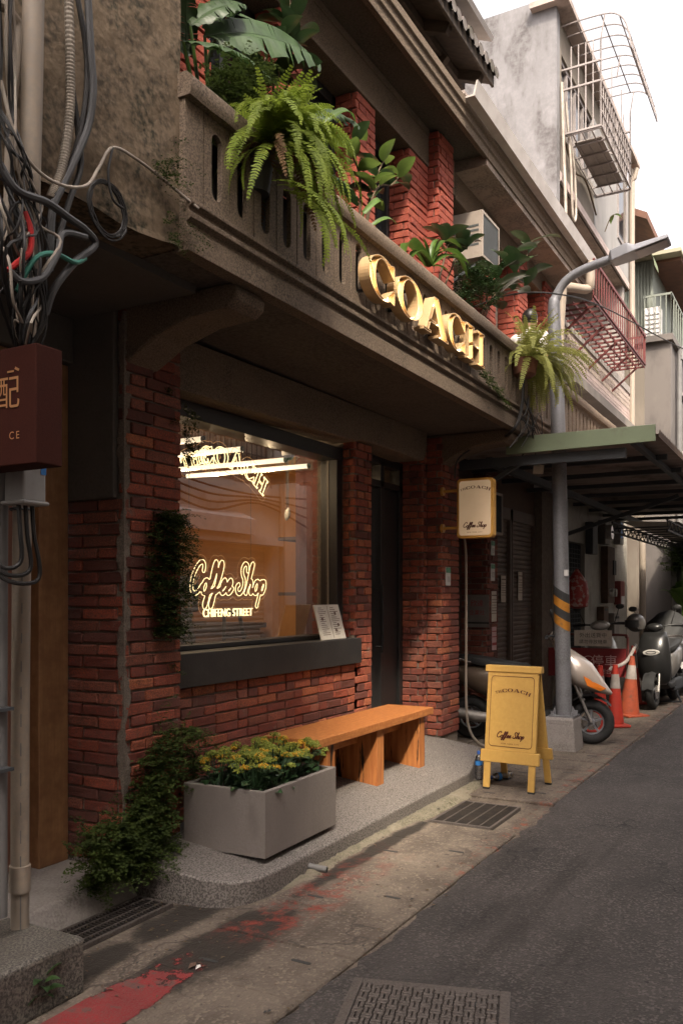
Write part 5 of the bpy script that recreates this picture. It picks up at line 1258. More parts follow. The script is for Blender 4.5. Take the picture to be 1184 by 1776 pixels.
# ------------------------------------------------------------------ drain grates, cover
def grate(name, lb, x0, x1, y0, y1, z, nx, ny, frame=.018):
    t = thingw(name, lb, 'drain grate', ((x0+x1)/2, (y0+y1)/2, z))
    part('frame', M['iron'], t, lambda b: (b.bb(x0, x1, y0, y0+frame, z-.02, z+.008), b.bb(x0, x1, y1-frame, y1, z-.02, z+.008), b.bb(x0, x0+frame, y0+frame, y1-frame, z-.02, z+.008), b.bb(x1-frame, x1, y0+frame, y1-frame, z-.02, z+.008)), bevel=.002)
    part('pit', M['ink'], t, lambda b: b.bb(x0, x1, y0, y1, z-.03, z-.012))
    for i in range(1, nx): part('bar', M['darkiron'], t, lambda b: b.bb(x0+(x1-x0)*i/nx-.0025, x0+(x1-x0)*i/nx+.0025, y0+frame, y1-frame, z-.011, z+.006))
    [part('crossbar', M['iron'], t, lambda b: b.bb(x0+frame, x1-frame, y0+(y1-y0)*j/ny-.004, y0+(y1-y0)*j/ny+.004, z-.011, z+.008)) for j in range(1, ny)]
grate('drain_grate', 'dark steel drain grate in the gutter beside the long kerb', 5.31, 5.94, 1.84, 2.26, .004, 34, 5)
grate('drain_grate', 'small shadowed drain grate in front of the wooden door', 2.62, 3.28, 2.74, 2.96, .002, 30, 4)
mc = thing('utility_cover', 'rectangular cast iron utility cover with basketweave pattern in the asphalt', 'manhole cover', (2.86, 1.24, 0), rad(17))
part('frame', M['iron'], mc, lambda b: (b.bb(-.42, .23, -.30, -.262, -.01, .006), b.bb(-.42, .23, .262, .30, -.01, .006), b.bb(.19, .23, -.262, .262, -.01, .006), b.bb(-.42, -.38, -.262, .262, -.01, .006)), bevel=.004)
part('plate', M['darkiron'], mc, lambda b: b.bb(-.376, .186, -.258, .258, -.01, .0015), bevel=.002)
lug = MB(); lug.bb(-.021, .021, -.0065, .0065, 0, .011); lm = lug.mesh('lug', M['iron'])
bm = bmesh.new(); bm.from_mesh(lm); bmesh.ops.bevel(bm, geom=bm.edges, offset=.002, segments=1, affect='EDGES'); bm.to_mesh(lm); bm.free()
for i in range(14):
    for j in range(13):
        x = -.352+i*.0395; y = -.237+j*.0395
        if abs(y) > .25 or x > .175: continue
        if (i+j) % 2: inst('lug', lm, mc, (x, y-.009, .0015), (0, 0, 0), (.92, 1, 1)); inst('lug', lm, mc, (x, y+.010, .0015), (0, 0, 0), (.92, 1, 1))
        else: inst('lug', lm, mc, (x-.009, y, .0015), (0, 0, PI/2), (.92, 1, 1)); inst('lug', lm, mc, (x+.010, y, .0015), (0, 0, PI/2), (.92, 1, 1))
part('lifting_eye', M['ink'], mc, lambda b: [b.bb(x-.02, x+.02, y-.012, y+.012, .0, .0085) for x, y in ((.12, .16), (.10, -.17))])
# stub pipe from the step
t = thing('drain_stub', 'short grey drain pipe poking out under the step edge', 'pipe', (4.02, 2.43, .035), 0)
part('pipe', M['pvcgrey'], t, lambda b: (b.cyl((0, .02, .0), (.02, -.11, -.012), .017, n=14),), smooth=True)
part('bore', M['ink'], t, lambda b: b.cyl((.0195, -.107, -.0119), (.0202, -.1112, -.0121), .0135, n=12))

# ------------------------------------------------------------------ granite block and pipes at the near side
gbk = thing('granite_block', 'speckled grey granite block at the foot of the drainpipe', 'stone block', (1.65, 2.66, 0))
part('block', M['granite'], gbk, lambda b: b.bb(-.9, .77, -.21, .22, -.02, .2), bevel=.018, seg=3)
part('hatch', M['darkiron'], gbk, lambda b: b.bb(.3, .52, .0, .15, .198, .203))
dp = thingw('drainpipe', 'tall cream plastic drainpipe with printed line standing on the granite block', 'pipe', (2.27, 2.74, .2))
P0 = [atY(35, 1609, 2.74), atY(35, 1560, 2.74), atY(36, 1200, 2.72), atY(40, 820, 2.6), atY(44, 620, 2.46), atY(50, 400, 2.33), atY(56, 150, 2.29), atY(59, -60, 2.28)]
part('pipe', M['pvc'], dp, lambda b: b.tube(crom(P0, 5), .035, 16), smooth=True)
part('collar', M['pvc'], dp, lambda b: [b.tube([p, q], .041, 16) for p, q in ((atY(46, 560, 2.43), atY(47, 500, 2.40)), (atY(35, 1545, 2.735), atY(35, 1500, 2.733)))], smooth=True)
part('pipe_clip', M['steeldark'], dp, lambda b: b.tube([atY(38, 884, 2.625)+Vector((.040*math.cos(a), .040*math.sin(a), 0)) for a in [2*PI*k/16 for k in range(16)]], .005, 5, closed=True))
mb = MB()
for k in range(30):
    q = k/30; p = crom(P0, 8)[int(1+q*20)]; mb.box(p+Vector((-.0345*.6, -.0345*.8, 0)), (.006, .004, .05 if k % 3 else .02), rz=rad(53))
mb.build('printed_line', M['pvcgrey'], dp)
dp2 = thingw('conduit', 'grey conduit running beside the drainpipe at the picture edge', 'pipe', (2.1, 2.74, .2))
part('pipe', M['pvcgrey'], dp2, lambda b: b.tube(crom([atY(2, 1590, 2.70), atY(2, 1200, 2.68), atY(3, 850, 2.55), atY(6, 640, 2.42)], 4), .024, 12), smooth=True)
part('clip', M['steeldark'], dp2, lambda b: [b.box(atY(3, v, 2.655), (.07, .055, .012)) for v in (1230, 1335)])
dp3 = thingw('elbow_pipe', 'thin cream elbow pipe at the upper wall edge beside the cables', 'pipe', (1.8, 2.3, 3.2))
part('pipe', M['pvc'], dp3, lambda b: b.tube(crom([atY(-30, -5, 2.34), atY(8, 12, 2.34), atY(30, 38, 2.34), atY(34, 60, 2.34), atY(30, 110, 2.34), atY(20, 200, 2.34), atY(14, 420, 2.35)], 5), .017, 10), smooth=True)
# cable bundle
CB = [('cablegrey', .0135, [(152, -20, 2.30), (158, 90, 2.30), (162, 160, 2.30), (150, 230, 2.31), (110, 320, 2.30), (92, 360, 2.30), (88, 420, 2.30), (86, 470, 2.3)], 'grey cable sweeping down past the corrugated conduit'),
      ('cable', .011, [(118, -20, 2.33), (122, 120, 2.33), (135, 220, 2.33), (140, 290, 2.32), (120, 350, 2.31), (100, 420, 2.3)], 'black cable behind the corrugated conduit'),
      ('cable', .010, [(132, -20, 2.34), (150, 90, 2.33), (148, 180, 2.32), (128, 270, 2.32), (95, 340, 2.30)], 'black cable crossing behind the grey cable'),
      ('cablewhite', .006, [(2, 140, 2.26), (25, 230, 2.25), (60, 290, 2.25), (105, 320, 2.25), (150, 322, 2.26), (172, 290, 2.33), (196, 256, 2.375), (240, 278, 2.375), (300, 325, 2.375), (345, 362, 2.32)], 'cream cable pair sagging from the wall hook to the balcony edge'),
      ('cable', .005, [(196, 256, 2.37), (188, 300, 2.36), (196, 345, 2.35), (215, 362, 2.35)], 'thin black drop wire under the wall hook'),
      ('cablered', .010, [(46, 368, 2.23), (54, 400, 2.22), (52, 436, 2.22), (30, 456, 2.23), (14, 470, 2.24)], 'bright red cable in the tangle'),
      ('cablegreen', .009, [(30, 505, 2.24), (60, 450, 2.22), (95, 440, 2.22), (130, 455, 2.23), (148, 448, 2.24)], 'dark green cable in the tangle'),
      ('cablegrey', .013, [(0, 285, 2.22), (30, 330, 2.21), (80, 350, 2.21), (120, 378, 2.22), (150, 400, 2.23), (165, 425, 2.24), (130, 455, 2.24), (95, 500, 2.25), (80, 545, 2.27)], 'thick grey cable looping out of the tangle'),
      ('cablegrey', .011, [(18, 470, 2.22), (40, 488, 2.21), (75, 480, 2.21), (100, 440, 2.21), (110, 405, 2.22), (150, 412, 2.22)], 'pale grey bent cable low in the tangle')]
for m, r, P, lb in CB: tag(MB().tube(crom([atY(*q) for q in P], 6), r, 8).build('cable', M[m], smooth=True), lb, 'cable', 'cables by the drainpipe')
# corrugated conduit
P = crom([atY(*q) for q in ((119, -20, 2.31), (122, 100, 2.31), (121, 200, 2.31), (108, 290, 2.31), (88, 345, 2.31))], 34)
tag(MB().tube(P, [.0155+(.0022 if i % 2 else 0) for i in range(len(P))], 10).build('corrugated_conduit', M['conduit']), 'tan corrugated flexible conduit running down the stained wall', 'conduit')
# the rest of the tangle: nobody could count it
mb = MB()
for i in range(22):
    if i % 2: u0, v0 = R(-45, -12), R(160, 400)
    else: u0, v0 = R(-12, 26), -25
    P = [atY(u0, v0, R(2.24, 2.32))]
    if i % 2 == 0: P += [atY(u0+R(-6, 8), v, R(2.24, 2.32)) for v in (90, 190)]; v0 = 215
    u, v = u0, v0
    for k in range(4):
        u = max(u, 0)+(R(-12, 42) if k < 3 else R(-40, 10)); v += R(30, 95); P.append(atY(min(u, 140), min(v, 560), R(2.19, 2.30)))
    P.append(atY(R(28, 66), 640, R(2.36, 2.42)))
    mb.tube(crom(P, 5), R(.0022, .006), 6, mi=random.choice((0, 0, 0, 0, 0, 0, 1, 2)))
for i in range(16):
    a = atY(R(20, 90), R(440, 500), R(2.2, 2.3)); b2 = atY(R(28, 70), R(560, 640), R(2.28, 2.36)); m_ = (a+b2)/2+Vector((R(-.06, .06), R(-.03, .02), 0)); mb.tube(crom([a, m_, b2], 5), R(.003, .0065), 6, mi=0)
tag(mb.build('cable_tangle', [M['cable'], M['cablegrey'], M['cablewhite']], smooth=True), 'dense tangle of black and grey cables taped around the drainpipe', 'cables', kind='stuff')
mb = MB(); c = atY(187, 362, 2.36)
for k in range(6):
    rr_ = R(.085, .105); ox, oz = R(-.012, .012), R(-.012, .012)
    mb.tube([c+Vector((ox+rr_*math.cos(2*PI*q/28)*.98, R(-.004, .004), oz+rr_*math.sin(2*PI*q/28)*1.05)) for q in range(28)], .0042, 6, closed=True)
tag(mb.build('cable_coil', M['cable'], smooth=True), 'coil of black cable hanging on the stained wall', 'cable')
# brown wall sign
ws = thingw('wall_sign', 'dark brown box sign with copper characters over the drainpipe', 'sign', (1.95, 2.35, 1.92))
z1, z0 = 2.31, 1.925
part('box', M['sign_brown'], ws, lambda b: b.bb(1.95, 2.06, 2.19, 2.62, z0, z1), bevel=.004)
V, F = textpoly('配', .115); mb = MB(); mb.add([(1.947, 2.318-x, 2.155+y) for x, y, z in V], F)
mb.build('character', M['copper'], ws); mb = MB(); V, F = textpoly('CE', .035, spacing=1.4); mb.add([(1.947, 2.288-x, 2.02+y) for x, y, z in V], F)
mb.box((1.947, 2.275, 2.235), (.001, .02, .008), rot=Matrix.Rotation(.5, 3, 'X')); mb.box((1.947, 2.305, 2.23), (.001, .03, .006))
mb.build('lettering', M['copper'], ws)
jb = thingw('junction_box', 'white plastic junction box with blue label under the brown sign', 'electrical box', (2.15, 2.5, 1.85))
part('box', M['boxwhite'], jb, lambda b: (b.bb(2.10, 2.20, 2.42, 2.52, 1.83, 2.05), b.bb(2.09, 2.21, 2.41, 2.53, 1.82, 1.835)), bevel=.012)
part('label', M['blue'], jb, lambda b: b.bb(2.175, 2.1985, 2.418, 2.4195, 1.93, 2.02))
part('lead', M['cable'], jb, lambda b: [b.tube(crom([(2.12+.03*k, 2.47, 1.83), (2.12+.03*k, 2.46, 1.72), (2.13+.04*k, 2.47, 1.62-.03*k), (2.08, 2.5, 1.60-.02*k), (2.04, 2.55, 1.68)], 6), .008, 7) for k in range(3)], smooth=True)

# ------------------------------------------------------------------ street lamp
lx, ly = 8.44, 2.2
lp = thing('street_lamp', 'galvanised street lamp post with flat head leaning over the road', 'street lamp', (lx, ly, 0))
part('plinth', M['concpale'], lp, lambda b: b.loft([[(-.17, -.17, -.02), (.17, -.17, -.02), (.17, .17, -.02), (-.17, .17, -.02)], [(-.165, -.165, .06), (.165, -.165, .06), (.165, .165, .06), (-.165, .165, .06)], [(-.145, -.145, .30), (.145, -.145, .30), (.145, .145, .30), (-.145, .145, .30)], [(-.13, -.13, .325), (.13, -.13, .325), (.13, .13, .325), (-.13, .13, .325)]]), bevel=.012)
part('plinth_panel', M['concpale'], lp, lambda b: b.add([(-.163, -.11, .05), (-.163, .11, .05), (-.150, .095, .27), (-.150, -.095, .27), (-.158, -.09, .08), (-.158, .09, .08), (-.145, .075, .24), (-.145, -.075, .24)], [(0, 1, 5, 4), (1, 2, 6, 5), (2, 3, 7, 6), (3, 0, 4, 7)]))
def pp(u, v, X=None): q = atX(u, v, X if X else lx); return q-Vector((lx, ly, 0))
pole = [(0.0, -.02, .32), (-.0, .0, 1.2), (-.005, .02, 2.4), (-.01, .045, 3.4)]
pts = crom([Vector(q) for q in pole]+[pp(960, 545, lx-.01), pp(964, 515), pp(980, 488), pp(1010, 468), pp(1068, 446)], 7)
part('pole', M['galv'], lp, lambda b: b.tube(pts, [.077-.010*min(1, i/24)-.024*max(0, min(1, (i-24)/14)) for i in range(len(pts))], 18), smooth=True)
part('base_flange', M['galv'], lp, lambda b: (b.bb(-.12, .12, -.14, .10, .325, .34), [b.prism([(0, 0), (.05, 0), (0, .09)], lambda a, z, d: (d, -.02+s_*(.078+a), .34+z), -.006, .006) for s_ in (-1, 1)], [b.cyl((x, y, .34), (x, y, .375), .014, n=6) for x in (-.095, .095) for y in (-.115, .075)]))
a, e = pp(1062, 448), pp(1160, 414); d = (e-a); d.normalize(); ctr = (a+e)/2
lat = Vector((1, 0, 0)); up = d.cross(lat); up = -up if up.z < 0 else up; lat = up.cross(d)
RT = Matrix((lat, d, up)).transposed(); Lh = (e-a).length
part('head', M['lamphead'], lp, lambda b: b.loft([[a+RT@Vector((x*w_, y*Lh, z)) for x, z in ((-1, z0_), (1, z0_), (.9, z1_), (-.9, z1_))] for y, w_, z0_, z1_ in ((-.06, .04, -.03, .03), (.0, .095, -.05, .055), (.3, .12, -.045, .06), (.42, .12, -.04, .02), (.99, .115, -.028, .012), (1.0, .11, -.02, .005))]), bevel=.006)
part('lens', M['lampglass'], lp, lambda b: b.add([a+RT@Vector((x*.095, y*Lh, -.0515+.024*max(0, y-.3)-.002)) for x, y in ((-1, .42), (1, .42), (1, .96), (-1, .96))], [(0, 1, 2, 3)]))
b = MB(); n_ = 20
for j in range(4):
    for k in range(n_):
        t0, t1 = 2*PI*k/n_, 2*PI*(k+1)/n_; o0, o1 = .05*math.sin(t0), .05*math.sin(t1); z0_ = 1.20+.09*j; yy = lambda z: .0-.02+.02*(z-.32)/.9
        b.add([(.0765*math.cos(t)-.001, .0765*math.sin(t)+yy(z), z) for t, z in ((t0, z0_+o0), (t1, z0_+o1), (t1, z0_+.09+o1), (t0, z0_+.09+o0))], [(0, 1, 2, 3)], j % 2)
b.build('warning_band', [M['warnyellow'], M['ink']], lp, smooth=True)
part('sticker', M['white'], lp, lambda b: b.box((-.06, -.055, 1.72), (.004, .045, .06), rz=rad(40)))

# ------------------------------------------------------------------ awning of the next shop
aw = thingw('awning', 'sloping metal awning with dull green fascia board over the pavement', 'awning', (9.8, 2, 2.9))
part('fascia', M['greenpaint'], aw, lambda b: (b.add([(7.81, 2.56, 2.815), (7.81, 1.235, 2.83), (7.81, 1.235, 2.975), (7.81, 2.56, 2.975), (7.84, 2.56, 2.815), (7.84, 1.235, 2.83), (7.84, 1.235, 2.975), (7.84, 2.56, 2.975)], [(0, 1, 2, 3), (7, 6, 5, 4), (0, 4, 5, 1), (1, 5, 6, 2), (2, 6, 7, 3), (3, 7, 4, 0)])), bevel=.004)
b = MB(); n = 150; V = []
for i in range(n+1):
    x = 7.86+i*(16.2-7.86)/n; z = .012*math.sin(i*1.6)
    V += [(x, 1.22, 2.90+z), (x, 3.3, 2.965+z)]
b.add(V, [(2*i, 2*i+2, 2*i+3, 2*i+1) for i in range(n)]); b.build('roof_sheet', M['sheet'], aw, smooth=True, angle=60)
part('frame', M['steeldark'], aw, lambda b: (b.bb(7.9, 7.96, 1.5, 3.3, 2.72, 2.81), [b.bb(x, x+.05, 1.3, 3.3, 2.83, 2.88) for x in (8.9, 9.9, 10.9, 11.9, 12.9, 13.9, 14.9, 15.9)], b.bb(7.86, 16.2, 1.4, 1.45, 2.82, 2.87), b.bb(7.96, 16.2, 2.75, 2.81, 2.75, 2.83), b.bar((8.0, 3.2, 2.35), (8.0, 2.4, 2.8), .04), b.bar((11.95, 3.2, 2.3), (11.95, 1.6, 2.8), .05)))
part('edge_flashing', M['rust'], aw, lambda b: [b.add([(7.86+i*.1, 1.215, 2.875), (7.96+i*.1, 1.215, 2.875), (7.96+i*.1, 1.21, 2.925), (7.91+i*.1, 1.21, 2.945), (7.86+i*.1, 1.21, 2.925)], [(0, 1, 2, 3, 4)]) for i in range(83)])
tr = thingw('lattice_truss', 'black lattice steel truss under the far canopy', 'truss', (14, 2.2, 2.5))
def truss(b, x0, x1, y, z, h):
    n = int((x1-x0)/.16); b.bb(x0, x1, y-.012, y+.012, z, z+.024); b.bb(x0, x1, y-.012, y+.012, z+h, z+h+.024)
    for i in range(n):
        xa = x0+(x1-x0)*i/n; xb = x0+(x1-x0)*(i+1)/n
        b.bar((xa, y, z+.012 if i % 2 else z+h), (xb, y, z+h if i % 2 else z+.012), .012)
part('chord', M['steeldark'], tr, lambda b: (truss(b, 12.0, 19, 2.45, 2.35, .13), truss(b, 12.0, 19, 1.75, 2.35, .13), [b.bar((12.2+i*.5, 1.75, 2.42), (12.2+i*.5, 2.45, 2.42), .02) for i in range(13)]))
part('canopy_sheet', M['corrpale'], tr, lambda b: b.add([(12.7, 1.7, 2.52), (19, 1.7, 2.52), (19, 2.5, 2.56), (12.7, 2.5, 2.56)], [(0, 1, 2, 3)]))
for x in (13.55, 19.0): part('post', M['pvc'], tr, lambda b: b.cyl((x if x > 14 else 16.9, 2.9, 0), (x if x > 14 else 16.9, 2.9, 2.6), .06, n=12), smooth=True)
tag(part('wall_lamp', M['concpale'], None, lambda b: (b.ball((8.0, 3.1, 2.55), (.07, .07, .07), 12, 8), b.cyl((8.0, 3.1, 2.6), (8.0, 3.3, 2.7), .03, n=8)), smooth=True), 'round frosted bulb lamp under the awning beside the pillar', 'lamp')
tag(part('cardboard_tag', M['paper'], None, lambda b: b.box(atX(933, 814, 8.2), (.01, .10, .085), rot=Matrix.Rotation(.12, 3, 'X'))), 'small square cardboard tag hanging below the awning frame', 'tag')

# ------------------------------------------------------------------ air conditioners
def aircon(name, lb, x0, x1, y0, y1, z0, z1):
    t = thingw(name, lb, 'air conditioner', ((x0+x1)/2, y0, z0))
    part('case', M['acbody'], t, lambda b: (b.bb(x0, x1, y0+.02, y1, z0, z1), b.bb(x0, x0+.03, y0, y0+.02, z0, z1), b.bb(x1-.03, x1, y0, y0+.02, z0, z1), b.bb(x0+.03, x1-.03, y0, y0+.02, z0, z0+.03), b.bb(x0+.03, x1-.03, y0, y0+.02, z1-.03, z1)), bevel=.004)
    part('coil', M['acgrille'], t, lambda b: b.bb(x0+.035, x1-.035, y0+.012, y0+.0185, z0+.035, z1-.035))
    part('grille', M['steeldark'], t, lambda b: [b.bb(x0+.03+i*(x1-x0-.06)/14, x0+.034+i*(x1-x0-.06)/14, y0+.002, y0+.011, z0+.03, z1-.03) for i in range(15)])
    part('louvre', M['acgrille'], t, lambda b: [b.bb(x0-.003, x0+.003, y0+.04+.0*i, y1-.03, z0+.12+i*.045, z0+.14+i*.045) for i in range(int((z1-z0-.2)/.045))])
    return t
t = aircon('air_conditioner', 'beige window air conditioner on the upper storey behind the rubber plant', 7.90, 8.40, 2.82, 3.3, 4.75, 5.2)
part('bracket', M['steeldark'], t, lambda b: [b.bar((x, 3.3, 4.5), (x, 2.85, 4.73), .03) for x in (7.95, 8.35)])
aircon('air_conditioner', 'dark window air conditioner behind the projecting cream sign', 8.62, 9.05, 3.0, 3.4, 2.15, 2.6)

# ------------------------------------------------------------------ plates, notices and mailboxes
def plate(name, lb, x, y, z, w_, h, items, mat='white', ang=0., cat='sign'):
    """flat plate facing -Y (or -X when ang=-90deg) with printed items (text, size, dz, mat)"""
    t = thing(name, lb, cat, (x, y, z), ang)
    part('plate', M[mat], t, lambda b: b.bb(-w_/2, w_/2, 0, .006, -h/2, h/2), bevel=.0015)
    for i, (s, size, dz, m) in enumerate(items):
        mb = MB()
        if s == '#': mb.bb(-w_/2+.002, w_/2-.002, -.0015, -.0005, dz-size/2, dz+size/2)
        else:
            V, F = textpoly(s, size); mb.add([(x_, -.002, y_+dz) for x_, y_, _ in V], F)
        mb.build('print', M[m], t)
    return t
plate('house_number', 'green and white house number plate on the brick pillar', 7.57, 3.038, 1.68, .12, .17, [('#', .05, .058, 'greenplate'), ('11', .075, -.03, 'ink')], cat='house number')
plate('house_number', 'upper house number plate on the dark pier beside the shutter', 9.26, 3.185, 2.03, .12, .16, [('#', .05, .052, 'greenplate'), ('13', .07, -.03, 'ink')], cat='house number')
plate('house_number', 'lower house number plate on the dark pier beside the shutter', 9.26, 3.185, 1.76, .13, .19, [('#', .05, .065, 'greenplate'), ('13', .08, -.03, 'ink')], cat='house number')
for (x, z, w_, h, lb) in ((9.3, 1.38, .16, .34, 'tall notice sheet on the dark pier above the pink one'), (9.62, 1.42, .16, .26, 'taped notice with text on the near shutter, low'), (10.05, 1.58, .17, .32, 'taped notice in plastic sleeve midway on the shutter'), (10.72, 1.62, .16, .36, 'narrow pinkish notice on the far shutter')):
    t = plate('notice', lb, x, 3.185 if x < 9.4 else 3.325, z, w_, h, [('#', .012, h*.36, 'paperink')]+[('#', .006, h*(.22-.09*k), 'paperink') for k in range(6)], 'paper', cat='notice')
plate('notice', 'pink notice sheet low on the dark pier', 9.3, 3.184, 1.02, .15, .26, [('#', .01, .08, 'redink'), ('#', .01, .02, 'redink'), ('#', .03, -.06, 'redink')], 'pink', cat='notice')
t = plate('mailbox', 'steel mailbox with red characters beside the dark pier', 9.06, 3.30, 1.33, .28, .36, [('欣達', .075, .08, 'redink'), ('企業社', .06, -.02, 'redink'), ('#', .02, -.13, 'ink')], 'steelbox', -PI/2, cat='mailbox')
tag(part('pipe_conduit', M['pvc'], None, lambda b: b.tube(crom([(7.9, 3.02, 2.1), (7.895, 2.99, 1.9), (7.895, 2.985, 1.2), (7.895, 2.985, .5), (7.9, 2.95, .2), (7.98, 2.85, .05), (8.15, 2.75, .03)], 6), .014, 8), smooth=True), 'thin white conduit running down the corner of the brick pillar', 'conduit')
# overhead cables under the awning and between buildings
for i, (P, r, lb) in enumerate((([atY(785, 800, 3.0), atY(800, 785, 2.9), atY(850, 770, 2.7), atY(890, 745, 2.33), atY(905, 700, 2.3), atY(907, 640, 2.3)], .014, 'thick black cable climbing to the small fern'),
     ([atY(788, 830, 2.9), atY(795, 795, 2.85), atY(840, 765, 2.7), atY(905, 725, 2.31), atY(915, 690, 2.3)], .008, 'thin black cable beside the thick one at the balcony corner'),
     ([atY(907, 690, 2.3), atY(925, 740, 2.3), atY(905, 790, 2.5), atY(870, 820, 2.8)], .008, 'cable drooping across the green fascia'),
     ([atX(790, 545, 8.2), atX(880, 512, 8.2), atX(965, 510, 8.3), atX(1050, 535, 9.5), atX(1184, 605, 12), atX(1300, 650, 15)], .007, 'long overhead wire crossing in front of the lamp post'))):
    tag(MB().tube(crom(P, 8), r, 6).build('cable', M['cable'], smooth=True), lb, 'cable', 'cables at the balcony corner')
mb = MB()
for i in range(16):
    a = atY(R(895, 935), R(690, 745), 2.3); q = atY(R(880, 940), R(745, 790), R(2.3, 2.34)); mb.tube(crom([a, (a+q)/2+Vector((R(-.05, .05), -.02, R(-.03, .03))), q], 4), .004, 5)
tag(mb.build('wire_tangle', M['cable']), 'small tangle of thin wires at the balcony corner', 'cables', kind='stuff')

# ------------------------------------------------------------------ meters on the tiled wall
def meterbox(nm, lb, x, z, w_, h, m, extra=None, cat='meter box'):
    t = thing(nm, lb, cat, (x, 3.195, z))
    part('case', M[m], t, lambda b: b.bb(-w_/2, w_/2, -.12, 0, -h/2, h/2), bevel=.012)
    if extra: extra(t)
    return t
meterbox('meter_panel', 'rusty meter panel with two round meters on the tiled wall', 15.0, 1.85, .55, .95, 'rust', lambda t: (part('meter', M['lens'], t, lambda b: [b.cyl((x, -.12, z), (x, -.18, z), .07, n=14) for x, z in ((-.13, -.3), (.13, -.3))]), part('switch', M['ink'], t, lambda b: b.bb(.1, .3, -.14, -.12, .0, .25))))
meterbox('electric_meter', 'single round electric meter above the rusty panel', 14.7, 2.55, .36, .4, 'meter', lambda t: part('dial', M['lens'], t, lambda b: b.cyl((0, -.12, 0), (0, -.2, 0), .12, n=18)), 'meter')
meterbox('mailbox', 'rusty brown mailbox low on the tiled wall', 14.6, 1.15, .34, .34, 'rust', lambda t: part('slot', M['ink'], t, lambda b: b.bb(-.12, .12, -.123, -.12, .1, .14)), 'mailbox')
meterbox('mailbox', 'grey steel mailbox low on the tiled wall', 15.45, 1.0, .4, .4, 'steelbox', lambda t: part('slot', M['ink'], t, lambda b: b.bb(-.16, .16, -.123, -.12, .1, .14)), 'mailbox')
meterbox('mailbox', 'dark red mailbox beside the pale column', 15.95, 1.55, .36, .42, 'redmail', lambda t: part('flap', M['white'], t, lambda b: b.bb(-.14, .14, -.126, -.12, -.2, -.06)), 'mailbox')
meterbox('electrical_box', 'blue and white cylinder box on the pale column', 15.9, 2.62, .3, .42, 'boxwhite', lambda t: part('label', M['blue'], t, lambda b: b.bb(-.15, .05, -.124, -.12, -.1, .18)), 'electrical box')
meterbox('shutter_box', 'dark blue-grey box above the folding gate', 13.8, 2.4, .34, .5, 'steeldark', None, 'box')
tag(part('plastic_bag', M['bag'], None, lambda b: b.lathe([(.02, .55), (.05, .5), (.14, .38), (.17, .2), (.15, .03), (.05, .0)], (12.1, 2.95, 1.32), 12), smooth=True), 'red and clear plastic bag hanging beside the lamp post', 'bag')

# ------------------------------------------------------------------ cones and barrier
def cone(lb, loc, h, r, m, tilt=(0, 0), band=(.62, .85)):
    t = bpy.data.objects.new('traffic_cone', None); link(t); t.location = loc; t.rotation_euler = (tilt[0], tilt[1], R(0, 1)); tag(t, lb, 'traffic cone', 'traffic cones by the scooters')
    f = lambda z: r*(1-z/h)+.028*(z/h)
    part('body', M[m], t, lambda b: b.lathe([(f(.03), .03), (f(h*band[0]), h*band[0]), (f(h*band[1]), h*band[1]), (f(h)+.002, h*.96), (f(h), h), (.012, h)], n=20), smooth=True)
    part('base', M[m], t, lambda b: b.bb(-r*1.35, r*1.35, -r*1.35, r*1.35, 0, .03), bevel=.012)
    part('band', M['coneband'], t, lambda b: b.lathe([(f(h*band[0])+.0025, h*band[0]), (f(h*band[1])+.0025, h*band[1])], n=20, cap=False), smooth=True)
    return t
cone('slim red cone with white band just behind the champagne scooter wheel', (9.75, 2.12, .01), .72, .10, 'conered', (0, rad(-3)))
cone('slim red cone standing between the scooter and the worn orange cone', (10.15, 2.04, .01), .70, .10, 'conered', (0, 0))
cone('worn faded orange cone with wide base and bar tip', (11.15, 2.08, .01), .74, .135, 'coneorange', (rad(2), rad(-3)))
cone('red cone behind the bar next to the black scooter', (12.4, 2.25, .01), .80, .12, 'conered')
tag(MB().tube(crom([(10.2, 2.10, .66), (11.1, 2.10, .68), (12.3, 2.2, .82)], 6), .022, 8).build('barrier_bar', M['coneband'], smooth=True), 'white plastic bar linking the cones', 'bar')
br = thing('barrier_sign', 'dark red no-parking barrier board with white characters and arched frame', 'barrier', (11.7, 2.72, 0), rad(12))
fnB = lambda a, b_, d: (d, -a, b_)
part('frame', M['redrail'], br, lambda b: b.tube(crom([(0, .52, 0), (0, .52, .85), (0, .50, .95), (0, .42, .98), (0, -.42, .98), (0, -.50, .95), (0, -.52, .85), (0, -.52, 0)], 4), .016, 8), smooth=True)
part('board', M['barrierred'], br, lambda b: b.bb(-.012, .012, -.50, .50, .42, .80), bevel=.003)
mb = MB()
for s, a, z, size in (('請勿', -.16, .62, .17), ('停車', .24, .62, .17), ('謝謝合作', .26, .49, .075)):
    V, F = textpoly(s, size); mb.add([(-.0145, -(x+a-.02), y+z) for x, y, _ in V], F)
mb.tube([(-.0145, -.02-.075*math.cos(2*PI*k/24), .62+.075*math.sin(2*PI*k/24)) for k in range(24)], .006, 4, closed=True); mb.bar((-.0145, .03, .675), (-.0145, -.07, .565), .011)
mb.build('lettering', M['pink'], br)
pn = thing('paper_sign', 'white paper sign clipped on top of the red barrier board', 'notice', (11.66, 2.65, .80), rad(12))
part('sheet', M['paper'], pn, lambda b: b.bb(-.004, .0, -.26, .22, .03, .24))
mb = MB()
for s, z, size in (('外出送貨中', .17, .07), ('請勿停放機車', .085, .06)):
    V, F = textpoly(s, size); mb.add([(-.006, -x-.02, y+z) for x, y, _ in V], F)
mb.build('lettering', M['ink'], pn)
